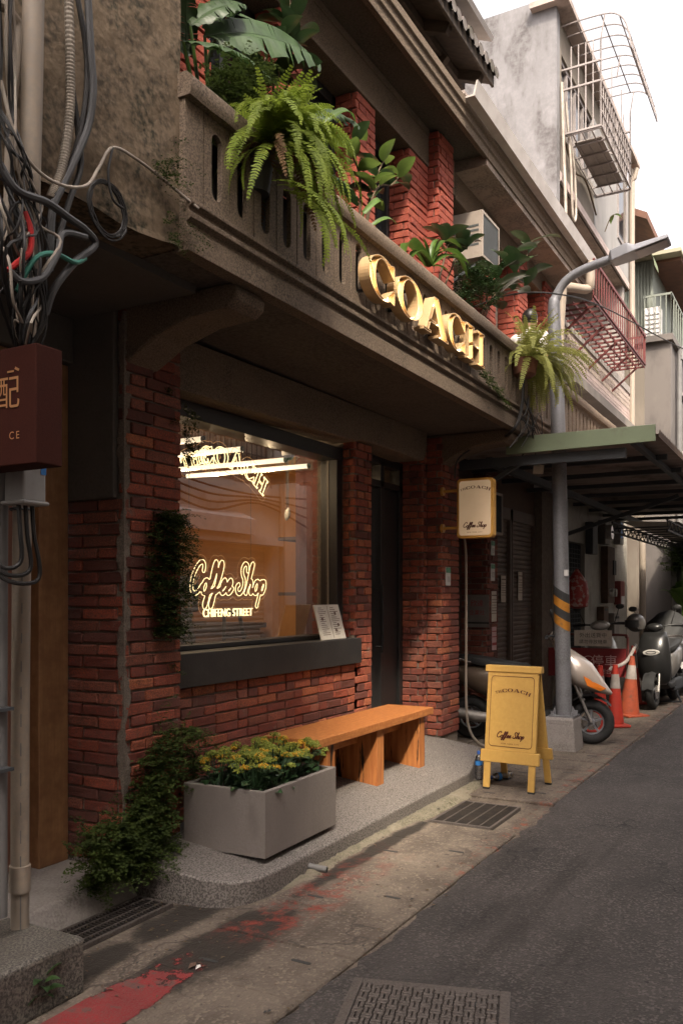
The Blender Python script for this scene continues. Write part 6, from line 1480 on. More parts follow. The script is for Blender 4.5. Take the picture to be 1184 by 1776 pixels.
# ------------------------------------------------------------------ scooters
def ring_yz(x, z, hw, hh, n=16, p=2.6, tilt=0.):
    out = []
    for j in range(n):
        t = 2*PI*j/n; c, s_ = math.cos(t), math.sin(t)
        y = hw*abs(c)**(2/p)*(1 if c > 0 else -1); q = hh*abs(s_)**(2/p)*(1 if s_ > 0 else -1)
        out.append((x+q*math.sin(tilt), y, z+q*math.cos(tilt)))
    return out
def pathloft(b, secs, n=16, p=2.4, mi=0):
    """secs (x, z, half width, half thickness): rings square to the path in the x-z plane"""
    R_ = []
    for i, (x, z, hw, th) in enumerate(secs):
        a = secs[max(i-1, 0)]; c = secs[min(i+1, len(secs)-1)]; ang = math.atan2(c[1]-a[1], c[0]-a[0]); R_.append(ring_yz(x, z, hw, th, n, p, -ang))
    b.loft(R_, mi)
def wheel(t, x, r, w_, rimmat):
    wq = bpy.data.objects.new('wheel', MB().tube([(x+(r-w_)*math.cos(2*PI*k/28), 0, r+(r-w_)*math.sin(2*PI*k/28)) for k in range(28)], w_, 12, closed=True).mesh('tyre', M['tyre'], True, 80)); link(wq, t)
    part('rim', M[rimmat], wq, lambda b: (b.tube([(x+(r-w_*1.75)*math.cos(2*PI*k/28), 0, r+(r-w_*1.75)*math.sin(2*PI*k/28)) for k in range(28)], w_*.42, 8, closed=True), b.cyl((x, -.05, r), (x, .05, r), .035, n=14),
        [b.bar((x, 0, r), (x+(r-w_*1.8)*math.cos(a), 0, r+(r-w_*1.8)*math.sin(a)), .026, .02) for a in [2*PI*k/5+.3 for k in range(5)]]), smooth=True)
    part('brake_disc', M['chrome'], wq, lambda b: b.cyl((x, .055, r), (x, .058, r), r*.42, n=20))
def scooter(lb, loc, rz, paint, trim, seatm, style='nose', lean=0.):
    t = thing('scooter', lb, 'scooter', loc, rz, 'parked scooters'); t.rotation_euler = (lean, 0, rz)
    r = .225; wheel(t, .63, r, .052, 'galv'); wheel(t, -.57, r, .056, 'galv')
    if style == 'nose':
        part('front_fairing', M[paint], t, lambda b: (pathloft(b, [(.27, 1.03, .07, .03), (.32, .96, .11, .055), (.385, .875, .155, .095), (.46, .78, .195, .135), (.545, .70, .205, .145), (.64, .63, .175, .105), (.72, .575, .13, .065), (.78, .537, .085, .036), (.825, .51, .03, .014)], n=20),), smooth=True, angle=60)
        part('lower_cowl', M[paint], t, lambda b: pathloft(b, [(.40, .72, .19, .05), (.37, .60, .20, .05), (.345, .46, .195, .045), (.33, .34, .17, .03)], n=18), smooth=True, angle=60)
        part('wheel_well', M['blackmatte'], t, lambda b: b.loft([[(.62+.27*math.cos(a), y, .225+.27*math.sin(a)) for y in (-.12, -.06, .06, .12)] for a in [rad(75+14*k) for k in range(9)]], cap=False, closed=False), smooth=True)
        part('front_fender', M['blackmatte'], t, lambda b: b.loft([[(.63+(.25)*math.cos(a), y, r+.25*math.sin(a)+(.02 if abs(y) < .04 else 0)) for y in (-.06, -.04, 0, .04, .06)] for a in [rad(40+14*k) for k in range(9)]], cap=False, closed=False), smooth=True)
        part('turn_signal', M['amber'], t, lambda b: [b.add([(.56, s_*.196, .70), (.78, s_*.098, .57), (.72, s_*.12, .545), (.60, s_*.19, .60), (.56, s_*.211, .70), (.78, s_*.112, .57), (.72, s_*.136, .545), (.60, s_*.204, .60)], [(0, 1, 2, 3), (7, 6, 5, 4), (0, 4, 5, 1), (1, 5, 6, 2), (2, 6, 7, 3), (3, 7, 4, 0)]) for s_ in (-1, 1)], bevel=.004)
        part('headlight', M['lens'], t, lambda b: b.ball((.355, 0, 1.06), (.05, .10, .05), 12, 8), smooth=True)
        part('handle_cowl', M[paint], t, lambda b: (b.ball((.30, 0, 1.07), (.085, .14, .07), 14, 8)), smooth=True)
    else:
        part('front_fairing', M[paint], t, lambda b: b.loft([ring_yz(0, 0, 1, 1)] and [[(.40+xo+dx*math.cos(a), hw*math.sin(a)*1.0, z) for a in [rad(-100+200*k/14) for k in range(15)]] for z, hw, xo, dx in ((.30, .13, .0, .06), (.36, .19, .02, .10), (.48, .215, .04, .13), (.65, .215, .05, .15), (.80, .205, .03, .14), (.92, .185, -.01, .12), (1.0, .15, -.05, .08))]), smooth=True, angle=60)
        part('headlight', M['lens'], t, lambda b: b.loft([[(x, y+hw*math.cos(a), .74+hh*math.sin(a)) for a in [2*PI*k/14 for k in range(14)]] for x, y, hw, hh in ((.575, 0, .11, .04), (.602, 0, .105, .036), (.604, 0, .08, .024))]), smooth=True)
        part('headlight_bezel', M['ink'], t, lambda b: b.tube([(.603, .05*math.cos(a)*1.3, .74+.018*math.sin(a)) for a in [2*PI*k/16 for k in range(16)]], .006, 5, closed=True))
        part('front_fender', M['blackmatte'], t, lambda b: b.loft([[(.63+(.25)*math.cos(a), y, r+.25*math.sin(a)+(.02 if abs(y) < .04 else 0)) for y in (-.075, -.05, 0, .05, .075)] for a in [rad(10+14*k) for k in range(11)]], cap=False, closed=False), smooth=True)
        part('handle_cowl', M[paint], t, lambda b: b.ball((.32, 0, 1.06), (.08, .11, .06), 14, 8), smooth=True)
    part('leg_shield', M['blackmatte'], t, lambda b: pathloft(b, [(.33, .94, .12, .025), (.34, .8, .18, .03), (.33, .55, .19, .03), (.28, .36, .18, .03)]), smooth=True)
    part('floorboard', M['blackmatte'], t, lambda b: b.loft([ring_yz(x, z, hw, .045, 14, 4) for x, z, hw in ((-.12, .30, .15), (.1, .27, .17), (.3, .28, .17), (.38, .33, .15))]), smooth=True)
    part('fork', M['chrome'], t, lambda b: [b.cyl((.47, s_*.075, .62), (.63, s_*.075, r), .019, n=10) for s_ in (-1, 1)], smooth=True)
    part('handlebar', M['blackmetal'], t, lambda b: b.tube(crom([(.22, .36, 1.08), (.25, .24, 1.09), (.30, .1, 1.08), (.30, -.1, 1.08), (.25, -.24, 1.09), (.22, -.36, 1.08)], 5), .012, 8), smooth=True)
    part('grip', M['rubber'], t, lambda b: [b.cyl((.222, s_*.25, 1.086), (.22, s_*.37, 1.08), .018, n=10) for s_ in (-1, 1)], smooth=True)
    part('brake_lever', M['blackmetal'], t, lambda b: [b.tube([(.27, s_*.2, 1.075), (.28, s_*.28, 1.07), (.275, s_*.36, 1.06)], .006, 6) for s_ in (-1, 1)])
    for s_ in (-1, 1):
        m_ = part('mirror', M['blackmatte'], t, lambda b: (b.tube(crom([(.27, s_*.2, 1.09), (.28, s_*.24, 1.2), (.26, s_*.27, 1.29)], 4), .006, 6), b.ball((.26, s_*.29, 1.32), (.015, .058, .038), 12, 6)), smooth=True)
    part('rear_body', M[trim], t, lambda b: b.loft([ring_yz(x, z, hw, hh, 16, 2.6) for x, z, hw, hh in ((.0, .42, .12, .12), (-.12, .52, .165, .20), (-.32, .58, .18, .18), (-.55, .64, .165, .13), (-.75, .70, .125, .09), (-.88, .745, .07, .05))]), smooth=True)
    part('seat', M[seatm], t, lambda b: b.loft([ring_yz(x, z, hw, hh, 16, 3) for x, z, hw, hh in ((.06, .715, .07, .03), (.0, .745, .12, .05), (-.2, .765, .15, .055), (-.42, .80, .155, .055), (-.62, .835, .13, .045), (-.74, .85, .08, .025))]), smooth=True)
    part('grab_rail', M['chrome'], t, lambda b: b.tube(crom([(-.55, .15, .80), (-.78, .14, .86), (-.90, .08, .90), (-.90, -.08, .90), (-.78, -.14, .86), (-.55, -.15, .80)], 5), .014, 8), smooth=True)
    part('tail_light', M['redlens'], t, lambda b: b.ball((-.885, 0, .75), (.03, .08, .035), 12, 6), smooth=True)
    part('rear_fender', M['blackmatte'], t, lambda b: b.bar((-.72, 0, .58), (-.93, 0, .36), .13, .012))
    part('engine', M['steeldark'], t, lambda b: (b.bb(-.6, -.1, .06, .14, .17, .34), b.bb(-.35, -.05, -.12, .06, .2, .38)), bevel=.03, seg=3)
    part('exhaust', M['steelbox'], t, lambda b: (b.tube([(-.35, -.14, .24), (-.5, -.16, .25), (-.86, -.17, .32)], [.045, .06, .05], 14), b.tube(crom([(-.1, -.08, .2), (-.2, -.13, .17), (-.36, -.14, .23)], 4), .016, 8)), smooth=True)
    part('stand', M['steeldark'], t, lambda b: (b.bar((-.2, .1, .22), (-.28, .16, .0), .02), b.bar((-.2, -.1, .22), (-.28, -.16, .0), .02), b.bar((-.28, .16, .01), (-.28, -.16, .01), .02)))
    part('plate', M['white'], t, lambda b: b.box((-.91, 0, .47), (.006, .2, .1), rot=Matrix.Rotation(rad(-25), 3, 'Y')))
    return t
scooter('champagne scooter parked nose to the road behind the lamp post', (8.68, 2.62, .012), rad(-79), 'champagne', 'browngrey', 'blackmatte')
scooter('silver-grey scooter parked behind the red barrier board', (12.75, 2.72, .012), rad(196), 'silverpaint', 'silverpaint', 'blackmatte', lean=rad(4))
bsn = scooter('glossy black rounded scooter facing the camera with a helmet on its handle', (12.52, 1.86, .012), rad(176), 'blackpaint', 'greypaint', 'blackmatte', 'round', lean=rad(3))
hp = atX(1101, 1082, 12.0)
hm = thing('helmet', 'dark grey open-face helmet hung on the black scooter handlebar', 'helmet', hp, rad(150))
def shell(b):
    n, m_ = 18, 10; V = []; F = []
    for i in range(m_+1):
        th = rad(8+ (118-8)*i/m_)
        for j in range(n+1):
            ph = 2*PI*j/n; cut = 1.0
            z = math.cos(th); rr_ = math.sin(th); y = rr_*math.sin(ph); x = rr_*math.cos(ph)
            if x > .45 and z < .15: z = .15+ (z-.15)*.1
            V.append((x*.14, y*.125, z*.14))
    for i in range(m_):
        for j in range(n): F.append((i*(n+1)+j, i*(n+1)+j+1, (i+1)*(n+1)+j+1, (i+1)*(n+1)+j))
    b.add(V, F)
    b.lathe([(.0, .14), (.02, .1386)], n=12, cap=False)
part('shell', M['greypaint'], hm, shell, smooth=True, angle=70)
part('visor', M['ink'], hm, lambda b: b.loft([[(.143*math.cos(a), .13*math.sin(a), .02+dz) for a in [rad(-60+12*k) for k in range(11)]] for dz in (-.06, .03)], cap=False, closed=False), smooth=True)
part('liner', M['ink'], hm, lambda b: b.ball((0, 0, -.01), (.12, .11, .10), 14, 8), smooth=True)
# covered scooter behind
cv = thing('covered_scooter', 'scooter under a draped black rain cover beyond the black scooter', 'scooter', (14.3, 2.0, 0), rad(176), 'parked scooters')
def tarp(b):
    n = 20; rings = []
    for i, (x, zt_, hw) in enumerate(((.9, .5, .12), (.75, .85, .22), (.5, 1.15, .34), (.32, 1.28, .40), (.1, 1.08, .30), (-.25, .98, .27), (-.6, 1.0, .26), (-.85, .88, .2), (-.95, .6, .12))):
        ring = []
        for j in range(n):
            t = PI*j/(n-1); fold = 1+.10*math.sin(t*9+i*1.7)*(abs(math.cos(t)))
            ring.append((x+.03*math.sin(j*2.1+i), hw*math.cos(t)*fold*(1.0+.25*(1-math.sin(t))), .25+(zt_-.25)*math.sin(t)**.7+R(-.012, .012)))
        rings.append(ring)
    b.loft(rings, cap=False, closed=False)
part('cover', M['blackmatte'], cv, tarp, smooth=True, angle=50)
wheel(cv, .63, .225, .05, 'galv'); wheel(cv, -.57, .225, .05, 'galv')

# ------------------------------------------------------------------ person on the far balcony
pe = thing('person', 'person with short black hair and white shirt leaning on the far balcony behind the fern', 'person', (9.42, 2.82, 3.0), rad(15))
# local: x forward (towards the street), y left
J = {'pel': (0, 0, .92), 'wai': (.02, 0, 1.06), 'che': (.08, 0, 1.28), 'nec': (.12, 0, 1.45), 'hea': (.15, 0, 1.53), 'hlf': (0, .09, .88), 'klf': (.03, .10, .48), 'alf': (0, .11, .08), 'tlf': (.16, .13, .03), 'hrt': (0, -.09, .88), 'krt': (.03, -.10, .48), 'art': (0, -.11, .08), 'trt': (.16, -.13, .03),
     'slf': (.09, .17, 1.40), 'elf': (.20, .27, 1.16), 'wlf': (.36, .18, 1.02), 'plf': (.43, .15, .99), 'srt': (.09, -.17, 1.40), 'ert': (.20, -.28, 1.15), 'wrt': (.36, -.20, 1.01), 'prt': (.43, -.17, .98)}
rd = {'pel': .13, 'wai': .12, 'che': .14, 'nec': .055, 'hea': .055, 'hlf': .085, 'klf': .058, 'alf': .04, 'tlf': .035, 'hrt': .085, 'krt': .058, 'art': .04, 'trt': .035, 'slf': .062, 'elf': .045, 'wlf': .03, 'plf': .03, 'srt': .062, 'ert': .045, 'wrt': .03, 'prt': .03}
E = [('pel', 'wai'), ('wai', 'che'), ('che', 'nec'), ('nec', 'hea'), ('pel', 'hlf'), ('hlf', 'klf'), ('klf', 'alf'), ('alf', 'tlf'), ('pel', 'hrt'), ('hrt', 'krt'), ('krt', 'art'), ('art', 'trt'), ('che', 'slf'), ('slf', 'elf'), ('elf', 'wlf'), ('wlf', 'plf'), ('che', 'srt'), ('srt', 'ert'), ('ert', 'wrt'), ('wrt', 'prt')]
for s_, w_ in (('l', 1), ('r', -1)):
    p = J['p'+('lf' if s_ == 'l' else 'rt')]
    for k in range(4):
        a = 'f%s%d' % (s_, k); J[a] = (p[0]+.045, p[1]+w_*(.03-.02*k), p[2]); J[a+'t'] = (p[0]+.085-.01*(k in (0, 3)), p[1]+w_*(.032-.021*k), p[2]-.03); rd[a] = .0095; rd[a+'t'] = .008
        E += [('plf' if s_ == 'l' else 'prt', a), (a, a+'t')]
    a = 'f%sth' % s_; J[a] = (p[0]+.02, p[1]-w_*.05, p[2]-.01); rd[a] = .01; E.append(('plf' if s_ == 'l' else 'prt', a))
keys = list(J); me = bpy.data.meshes.new('body'); me.from_pydata([J[k] for k in keys], [(keys.index(a), keys.index(c)) for a, c in E], [])
bo = bpy.data.objects.new('body', me); link(bo, pe)
sk = bo.modifiers.new('skin', 'SKIN'); sk.use_smooth_shade = True
for i, k in enumerate(keys): me.skin_vertices[0].data[i].radius = (rd[k], rd[k])
me.skin_vertices[0].data[0].use_root = True
sb = bo.modifiers.new('sub', 'SUBSURF'); sb.levels = 1; sb.render_levels = 2; me.materials.append(M['shirtwhite'])
def tors(b):
    b.loft([[(x+hx*math.cos(a), hy*math.sin(a), z) for a in [2*PI*k/18 for k in range(18)]] for x, z, hx, hy in ((.0, .90, .13, .165), (.01, 1.0, .135, .165), (.04, 1.15, .14, .17), (.08, 1.30, .145, .19), (.10, 1.40, .12, .17), (.12, 1.46, .065, .075))])
part('shirt', M['shirtwhite'], pe, tors, smooth=True)
part('trousers', M['trousers'], pe, lambda b: (b.loft([[(hx*math.cos(a), hy*math.sin(a), z) for a in [2*PI*k/18 for k in range(18)]] for z, hx, hy in ((.80, .13, .17), (.90, .138, .172), (.98, .132, .166))]), [b.tube([(0, s_*.09, .90), (.03, s_*.10, .48), (0, s_*.11, .06)], [.095, .075, .06], 14) for s_ in (-1, 1)]), smooth=True)
hd = part('head', M['skin'], pe, lambda b: (b.ball((.17, 0, 1.60), (.092, .076, .115), 18, 12), b.ball((.262, 0, 1.59), (.018, .013, .02), 8, 6), [b.ball((.16, s_*.078, 1.595), (.018, .010, .03), 8, 6) for s_ in (-1, 1)], b.tube([(.12, 0, 1.42), (.15, 0, 1.53)], .05, 12), b.ball((.25, 0, 1.545), (.012, .025, .007), 8, 5), [b.ball((.249, s_*.03, 1.612), (.008, .012, .007), 8, 5) for s_ in (-1, 1)]), smooth=True, angle=80)
part('hair', M['hair'], pe, lambda b: b.ball((.152, 0, 1.635), (.102, .088, .10), 18, 12), smooth=True)
part('hand_skin', M['skin'], pe, lambda b: [b.tube([(.22, s_*.268, 1.145), (.30, s_*.225, 1.075), (.365, s_*.19, 1.02)], [.046, .040, .032], 12) for s_ in (-1, 1)], smooth=True)

# ------------------------------------------------------------------ plants
def frondmesh(name, L, n, W, e0, e1, mat, wild=.12):
    b = MB(); pts = []; p = Vector((0, 0, 0)); N = 22
    for i in range(N+1):
        t = i/N; e = e0+(e1-e0)*t**1.15; pts.append(p.copy()); p = p+Vector((math.cos(e), 0, math.sin(e)))*(L/N)
    b.tube(pts[::2], [.0022*(1-.7*i/(len(pts[::2])-1)) for i in range(len(pts[::2]))], 4, cap=False)
    for i in range(n):
        t = .06+.94*i/n; f = t*N; k = min(int(f), N-1); q = pts[k].lerp(pts[k+1], f-k); d = (pts[k+1]-pts[k]).normalized(); up = Vector((-d.z, 0, d.x))
        w_ = W*(math.sin(PI*min(1, t*.88+.10))**.7)*(1-.35*t)+.004
        for s_ in (-1, 1):
            dr = Vector((d.x*.28, s_, d.z*.28-R(0, .35)))+Vector((R(-wild, wild), 0, R(-wild, wild))); dr.normalize(); tip = q+dr*w_*R(.85, 1.1); h = d*(L/n*.36)
            m_ = q+dr*w_*.5+up*w_*.08
            b.add([q-h*.7, m_-h, tip, m_+h, q+h*.7], [(0, 1, 3, 4), (1, 2, 3)])
    return b.mesh(name, mat)
def fern(lb, loc, meshes, n, spread, scale=1., grp='ferns'):
    t = thing('fern', lb, 'fern', loc, 0, grp)
    for i in range(n):
        k = min(int(random.random()**.9*len(meshes)), len(meshes)-1); a = spread(i, n)
        s_ = R(.75, 1.1)*scale; inst('frond', meshes[k], t, (R(-.04, .04), R(-.04, .04), R(-.03, .03)), (R(-.25, .25), R(-.12, .12), a), (s_, s_, s_))
    return t
FM = [frondmesh('frond', .42, 26, .042, rad(62), rad(-70), M['fern']), frondmesh('frond', .48, 30, .044, rad(40), rad(-86), M['fern']), frondmesh('frond', .52, 33, .042, rad(10), rad(-95), M['fern']), frondmesh('frond', .32, 21, .040, rad(80), rad(25), M['fern']), frondmesh('frond', .38, 25, .044, rad(50), rad(-40), M['fern']), frondmesh('frond', .60, 38, .036, rad(-10), rad(-95), M['fern'])]
fp = atY(478, 248, 2.28)
f1 = fern('big bright green sword fern spilling over the balcony coping', fp, FM, 200, lambda i, n: R(0, 2*PI) if i % 3 else R(-PI*.75, PI*.05), 1.0)
part('pot', M['potdark'], f1, lambda b: b.lathe([(.07, -.22), (.10, -.02), (.105, 0), (.09, -.005)], (0, .12, .0), 16), smooth=True)
fq = atY(485, 330, 2.24)
for k in range(7): inst('frond', FM[5], f1, (fq-fp)+Vector((.05*k-.1, -.02, .0)), (R(-.2, .2), R(0, .2), R(-2.2, -.8)), (.95, .95, .95))
FD = [frondmesh('frond', .45, 26, .03, rad(-5), rad(-95), M['fern_dead'], .3), frondmesh('frond', .34, 20, .028, rad(20), rad(-92), M['fern_dead'], .3)]
for k in range(12): inst('frond', FD[k % 2], f1, (R(-.05, .05), R(-.06, .0), R(-.08, -.02)), (R(-.4, .4), R(-.1, .2), R(0, 6.28)), (R(.7, 1.), 1, 1))
FY = [frondmesh('frond', .46, 28, .040, rad(60), rad(-40), M['fern_yellow']), frondmesh('frond', .52, 32, .040, rad(30), rad(-70), M['fern_yellow']), frondmesh('frond', .50, 31, .038, rad(0), rad(-92), M['fern_yellow']), frondmesh('frond', .34, 21, .036, rad(78), rad(35), M['fern_yellow'])]
gp = atY(915, 622, 2.27)
f2 = fern('pale yellow-green sword fern in a hanging pot by the lamp post', gp, FY, 95, lambda i, n: R(0, 2*PI) if i % 2 else R(-PI*.55, .3), 1.35)
for k in range(16): inst('frond', FY[2], f2, (R(-.1, .1), -.06, -.02), (R(-.3, .3), R(-.1, .2), R(-2.6, -.4)), (1., 1., 1.))
part('pot', M['terracotta'], f2, lambda b: b.lathe([(.06, -.18), (.10, -.15), (.12, -.03), (.125, -.02), (.10, -.025)], (-.04, .02, 0), 18), smooth=True)

def leafmesh(name, L, W, mat, arch=.25, fold=.25, shape='ovate', nx=9, wave=0.):
    b = MB(); V = []
    cols = (-1, -.5, 0, .5, 1)
    for i in range(nx+1):
        t = i/nx
        if shape == 'ovate': w_ = W*math.sin(PI*min(1, t**.8))**.75
        elif shape == 'obovate': w_ = W*math.sin(PI*min(1, t**1.25*.97+.03))**.7
        elif shape == 'strap': w_ = W*min(1, (1-t)*3.2)**.7*(.75+.25*math.sin(PI*t))
        else: w_ = W*math.sin(PI*(t*.96+.03))**.45
        z = arch*L*(math.sin(PI*.5*t)*.9-t*t*1.35); x = L*t*(1-.18*arch*t)
        for c in cols: V.append((x, c*w_, z+abs(c)*w_*fold+wave*w_*math.sin(t*14+c*2)))
    for i in range(nx):
        for j in range(4): b.f.append((i*5+j, i*5+j+1, (i+1)*5+j+1, (i+1)*5+j))
    b.v = V; b.m = [0]*len(b.f); b.v = [tuple(v) for v in V]
    return b.mesh(name, mat, True, 80)
def leaf_at(parent, me, base, d, roll=0., s_=1., up=(0, 0, 1), name='leaf'):
    d = Vector(d).normalized(); y = Vector(up).cross(d)
    if y.length < .05: y = Vector((0, 1, 0)).cross(d)
    y.normalize(); z = d.cross(y); Mx = Matrix((d, y, z)).transposed().to_4x4() @ Matrix.Rotation(roll, 4, 'X')
    o = bpy.data.objects.new(name, me); link(o, parent); o.location = base; o.rotation_euler = Mx.to_euler(); o.scale = (s_, s_, s_); return o
# bird-of-paradise leaves at the top
def torn(name, L, W, mat):
    b = MB(); n = 26
    for s_ in (-1, 1):
        row = []; gap = random.sample(range(4, n-3), 5)
        for i in range(n+1):
            t = i/n; x = L*t; w_ = W*math.sin(PI*(t*.93+.055))**.5; z = .20*L*(t-t*t*1.6)
            row.append([(x, 0, z), (x+.03*L, s_*w_*.5, z+w_*.14), (x+.05*L*(1-t), s_*w_*(1+.05*math.sin(i*1.9)), z-w_*.06+.012*math.sin(i*1.3))])
        for i in range(n):
            A, B = row[i], [list(q) for q in row[i+1]]
            if i in gap: B[2][0] -= .018*L; B[1][0] -= .006*L; B[2][2] -= .02
            b.add(A+B, [(0, 1, 4, 3), (1, 2, 5, 4)])
    b.tube([(L*t, 0, .20*L*(t-t*t*1.6)-.002) for t in [k/8 for k in range(9)]], [.008*(1-k/9)+.001 for k in range(9)], 5)
    return b.mesh(name, mat, True, 80)
bp = thingw('banana_plant', 'large paddle-leaved plant at the top of the balcony corner', 'plant', (3.75, 2.8, 3.11), 'balcony plants')
BL = [torn('leaf', .85, .17, M['leaf_dark']), torn('leaf', .75, .15, M['leaf_dark']), torn('leaf', .6, .12, M['leaf_dark'])]
root = Vector((3.75, 2.85, 3.3))
for (ub, vb, ut, vt, Yb, Yt, k, roll) in ((355, 62, 560, 78, 2.75, 2.55, 0, .9), (318, 72, 470, 118, 2.72, 2.5, 1, .5), (330, 45, 420, -10, 2.75, 2.65, 1, .7), (325, 100, 322, -20, 2.8, 2.75, 2, .3), (360, 120, 400, 10, 2.85, 2.8, 2, -.3), (520, 205, 622, 200, 2.62, 2.5, 2, .7), (560, 300, 622, 345, 2.6, 2.55, 2, .4)):
    a, e = atY(ub, vb, Yb), atY(ut, vt, Yt); s_ = (e-a).length/(.85, .75, .6)[k]; leaf_at(bp, BL[k], a, e-a, roll, s_)
    part('stalk', M['leaf_strap'], bp, lambda b: b.tube(crom([root, root.lerp(a, .5)+Vector((0, 0, .12)), a], 5), [.016-.0008*i for i in range(11)], 7), smooth=True)
part('pot', M['potdark'], bp, lambda b: b.lathe([(.12, 3.11), (.16, 3.38), (.165, 3.4), (.14, 3.39)], (3.75, 2.85, 0), 16), smooth=True)
# rubber plants
RL = [leafmesh('leaf', .17, .042, M['leaf_rubber'], .25, .2, 'ovate'), leafmesh('leaf', .14, .04, M['leaf_light'], .2, .22, 'ovate'), leafmesh('leaf', .19, .05, M['leaf_rubber'], .15, .15, 'obovate')]
def rubber(lb, stems, Y, kinds, n, pot, ls=1.):
    t = thingw('rubber_plant', lb, 'plant', pot, 'balcony plants')
    for P in stems:
        pts = crom([Vector(pot)+Vector((0, 0, .25))]+[atY(u, v, Y+dy) for u, v, dy in P], 6); part('stem', M['stem'], t, lambda b: b.tube(pts, [.010-.006*i/(len(pts)-1) for i in range(len(pts))], 6), smooth=True)
        L_ = len(pts)
        for i in range(n):
            q = pts[int(L_*(.38+.62*i/n))-1] if i < n-1 else pts[-1]; a = i*2.4+R(-.4, .4)
            d = Vector((math.cos(a), math.sin(a), R(.0, .8))); me_ = RL[random.choice(kinds)]; leaf_at(t, me_, q, d, R(-.4, .4), R(.85, 1.3)*ls*1.15)
    part('pot', M['potdark'], t, lambda b: b.lathe([(.09, 0), (.13, .24), (.135, .26), (.11, .25)], pot, 16), smooth=True)
    return t
rubber('young rubber plant with light green leaves right of the big fern', [[(640, 350, 0), (655, 300, 0), (672, 268, 0)], [(625, 330, .05), (612, 270, .03), (618, 235, 0)], [(645, 345, -.05), (680, 320, -.06), (695, 300, -.06)]], 2.62, [0, 1, 1], 9, (5.15, 2.75, 3.11))
rubber('dark rubber plant at the top beside the paddle leaves', [[(480, 160, 0), (490, 90, 0), (497, 20, 0)], [(475, 170, .06), (455, 120, .08), (490, 40, .1)], [(500, 130, -.02), (510, 60, 0), (500, -10, 0)]], 2.75, [0, 2], 10, (4.2, 2.85, 3.11))
rubber('tall dark rubber plant leaning out beside the air conditioner', [[(845, 530, 0), (880, 490, -.02), (915, 440, -.05), (922, 418, -.05)], [(850, 525, 0), (862, 470, 0), (885, 440, -.02)], [(845, 525, .02), (905, 500, -.05), (915, 480, -.06)]], 2.62, [0, 2, 2], 11, (7.05, 2.75, 3.11), 1.2)
rubber('low dark rubber plant behind the glowing letters', [[(770, 450, 0), (775, 420, 0), (778, 402, 0)], [(785, 460, 0), (805, 430, 0), (812, 412, 0)]], 2.68, [0, 2], 10, (6.3, 2.8, 3.11))
# strap-leaved plant
st = thingw('strap_leaf_plant', 'strap-leaved lily behind the coping above the letters', 'plant', (6.05, 2.7, 3.11), 'balcony plants')
SL = leafmesh('leaf', .5, .028, M['leaf_strap'], .35, .35, 'strap', 10)
cst = atY(745, 462, 2.6)
for (u, v, Y) in ((690, 420, 2.5), (798, 412, 2.55), (808, 438, 2.5), (760, 405, 2.6), (722, 412, 2.65), (782, 470, 2.45), (770, 425, 2.5), (735, 410, 2.6), (705, 440, 2.55), (815, 460, 2.5)):
    e = atY(u, v, Y); leaf_at(st, SL, cst, e-cst, R(-.4, .4), (e-cst).length/.47)
st2 = thingw('strap_leaf_plant', 'two broad pale leaves leaning over the coping near the first slots', 'plant', (4.9, 2.6, 3.11), 'balcony plants')
for (u0, v0, u, v, Y) in ((640, 395, 692, 380, 2.42), (630, 370, 668, 345, 2.5), (560, 215, 622, 195, 2.45)):
    a, e = atY(u0, v0, 2.52), atY(u, v, Y); leaf_at(st2, SL, a, e-a, .8, (e-a).length/.47); part('stalk', M['leaf_strap'], st2, lambda b: b.tube(crom([(4.9, 2.6, 3.2), (Vector((4.9, 2.6, 3.2))+a)/2, a], 4), .006, 5))
for t_, c_ in ((st, (6.05, 2.7)), (st2, (4.9, 2.6))): part('pot', M['potdark'], t_, lambda b: b.lathe([(.09, 3.11), (.13, 3.3), (.11, 3.29)], (c_[0], c_[1], 0), 16), smooth=True)

def sprays(name, lb, n, base_fn, mat, L=(.10, .22), leaf=(.010, .017), nl=13, droop=(.3, 1.6), cat='plant', grp=None, par=None):
    """small-leaved plant: arching sprays of tiny leaflets in one foliage mesh"""
    b = MB()
    for i in range(n):
        p, d = base_fn(); p = Vector(p); d = Vector(d).normalized(); Ls = R(*L); g = R(*droop); q = p.copy(); side = d.cross(Vector((0, 0, 1)))
        if side.length < .1: side = Vector((1, 0, 0))
        side.normalize(); pr = [q.copy()]
        for k in range(nl):
            t = k/nl; dd = (d+Vector((0, 0, -g*t))).normalized(); q = q+dd*(Ls/nl); pr.append(q.copy())
            w_ = Ls*.30*(1-t*.75)
            for s_ in (-1, 1):
                for m_ in range(2):
                    sz = R(*leaf); c = q+side*s_*w_*(m_+.5+R(-.3, .3))/2+Vector((R(-.008, .008), R(-.008, .008), R(-.006, .010)))
                    a = R(0, 6.28); ax_ = Vector((math.cos(a), math.sin(a), R(-.5, .5))).normalized(); up_ = Vector((R(-.6, .6), R(-.9, .3), 1)).normalized(); by = up_.cross(ax_)
                    b.add([c-ax_*sz*.6, c+by*sz*.55-ax_*.1*sz, c+ax_*sz*.6, c-by*sz*.55-ax_*.1*sz], [(0, 1, 2, 3)])
        b.add([pr[0]+Vector((.001, 0, 0)), pr[0]-Vector((.001, 0, 0)), pr[-1]-Vector((.0005, 0, 0)), pr[-1]+Vector((.0005, 0, 0))], [(0, 1, 2, 3)])
    if par is None:
        t = thingw(name, lb, cat, base_fn()[0], grp)
    else: t = par
    o = b.build('foliage', M[mat], t); return t
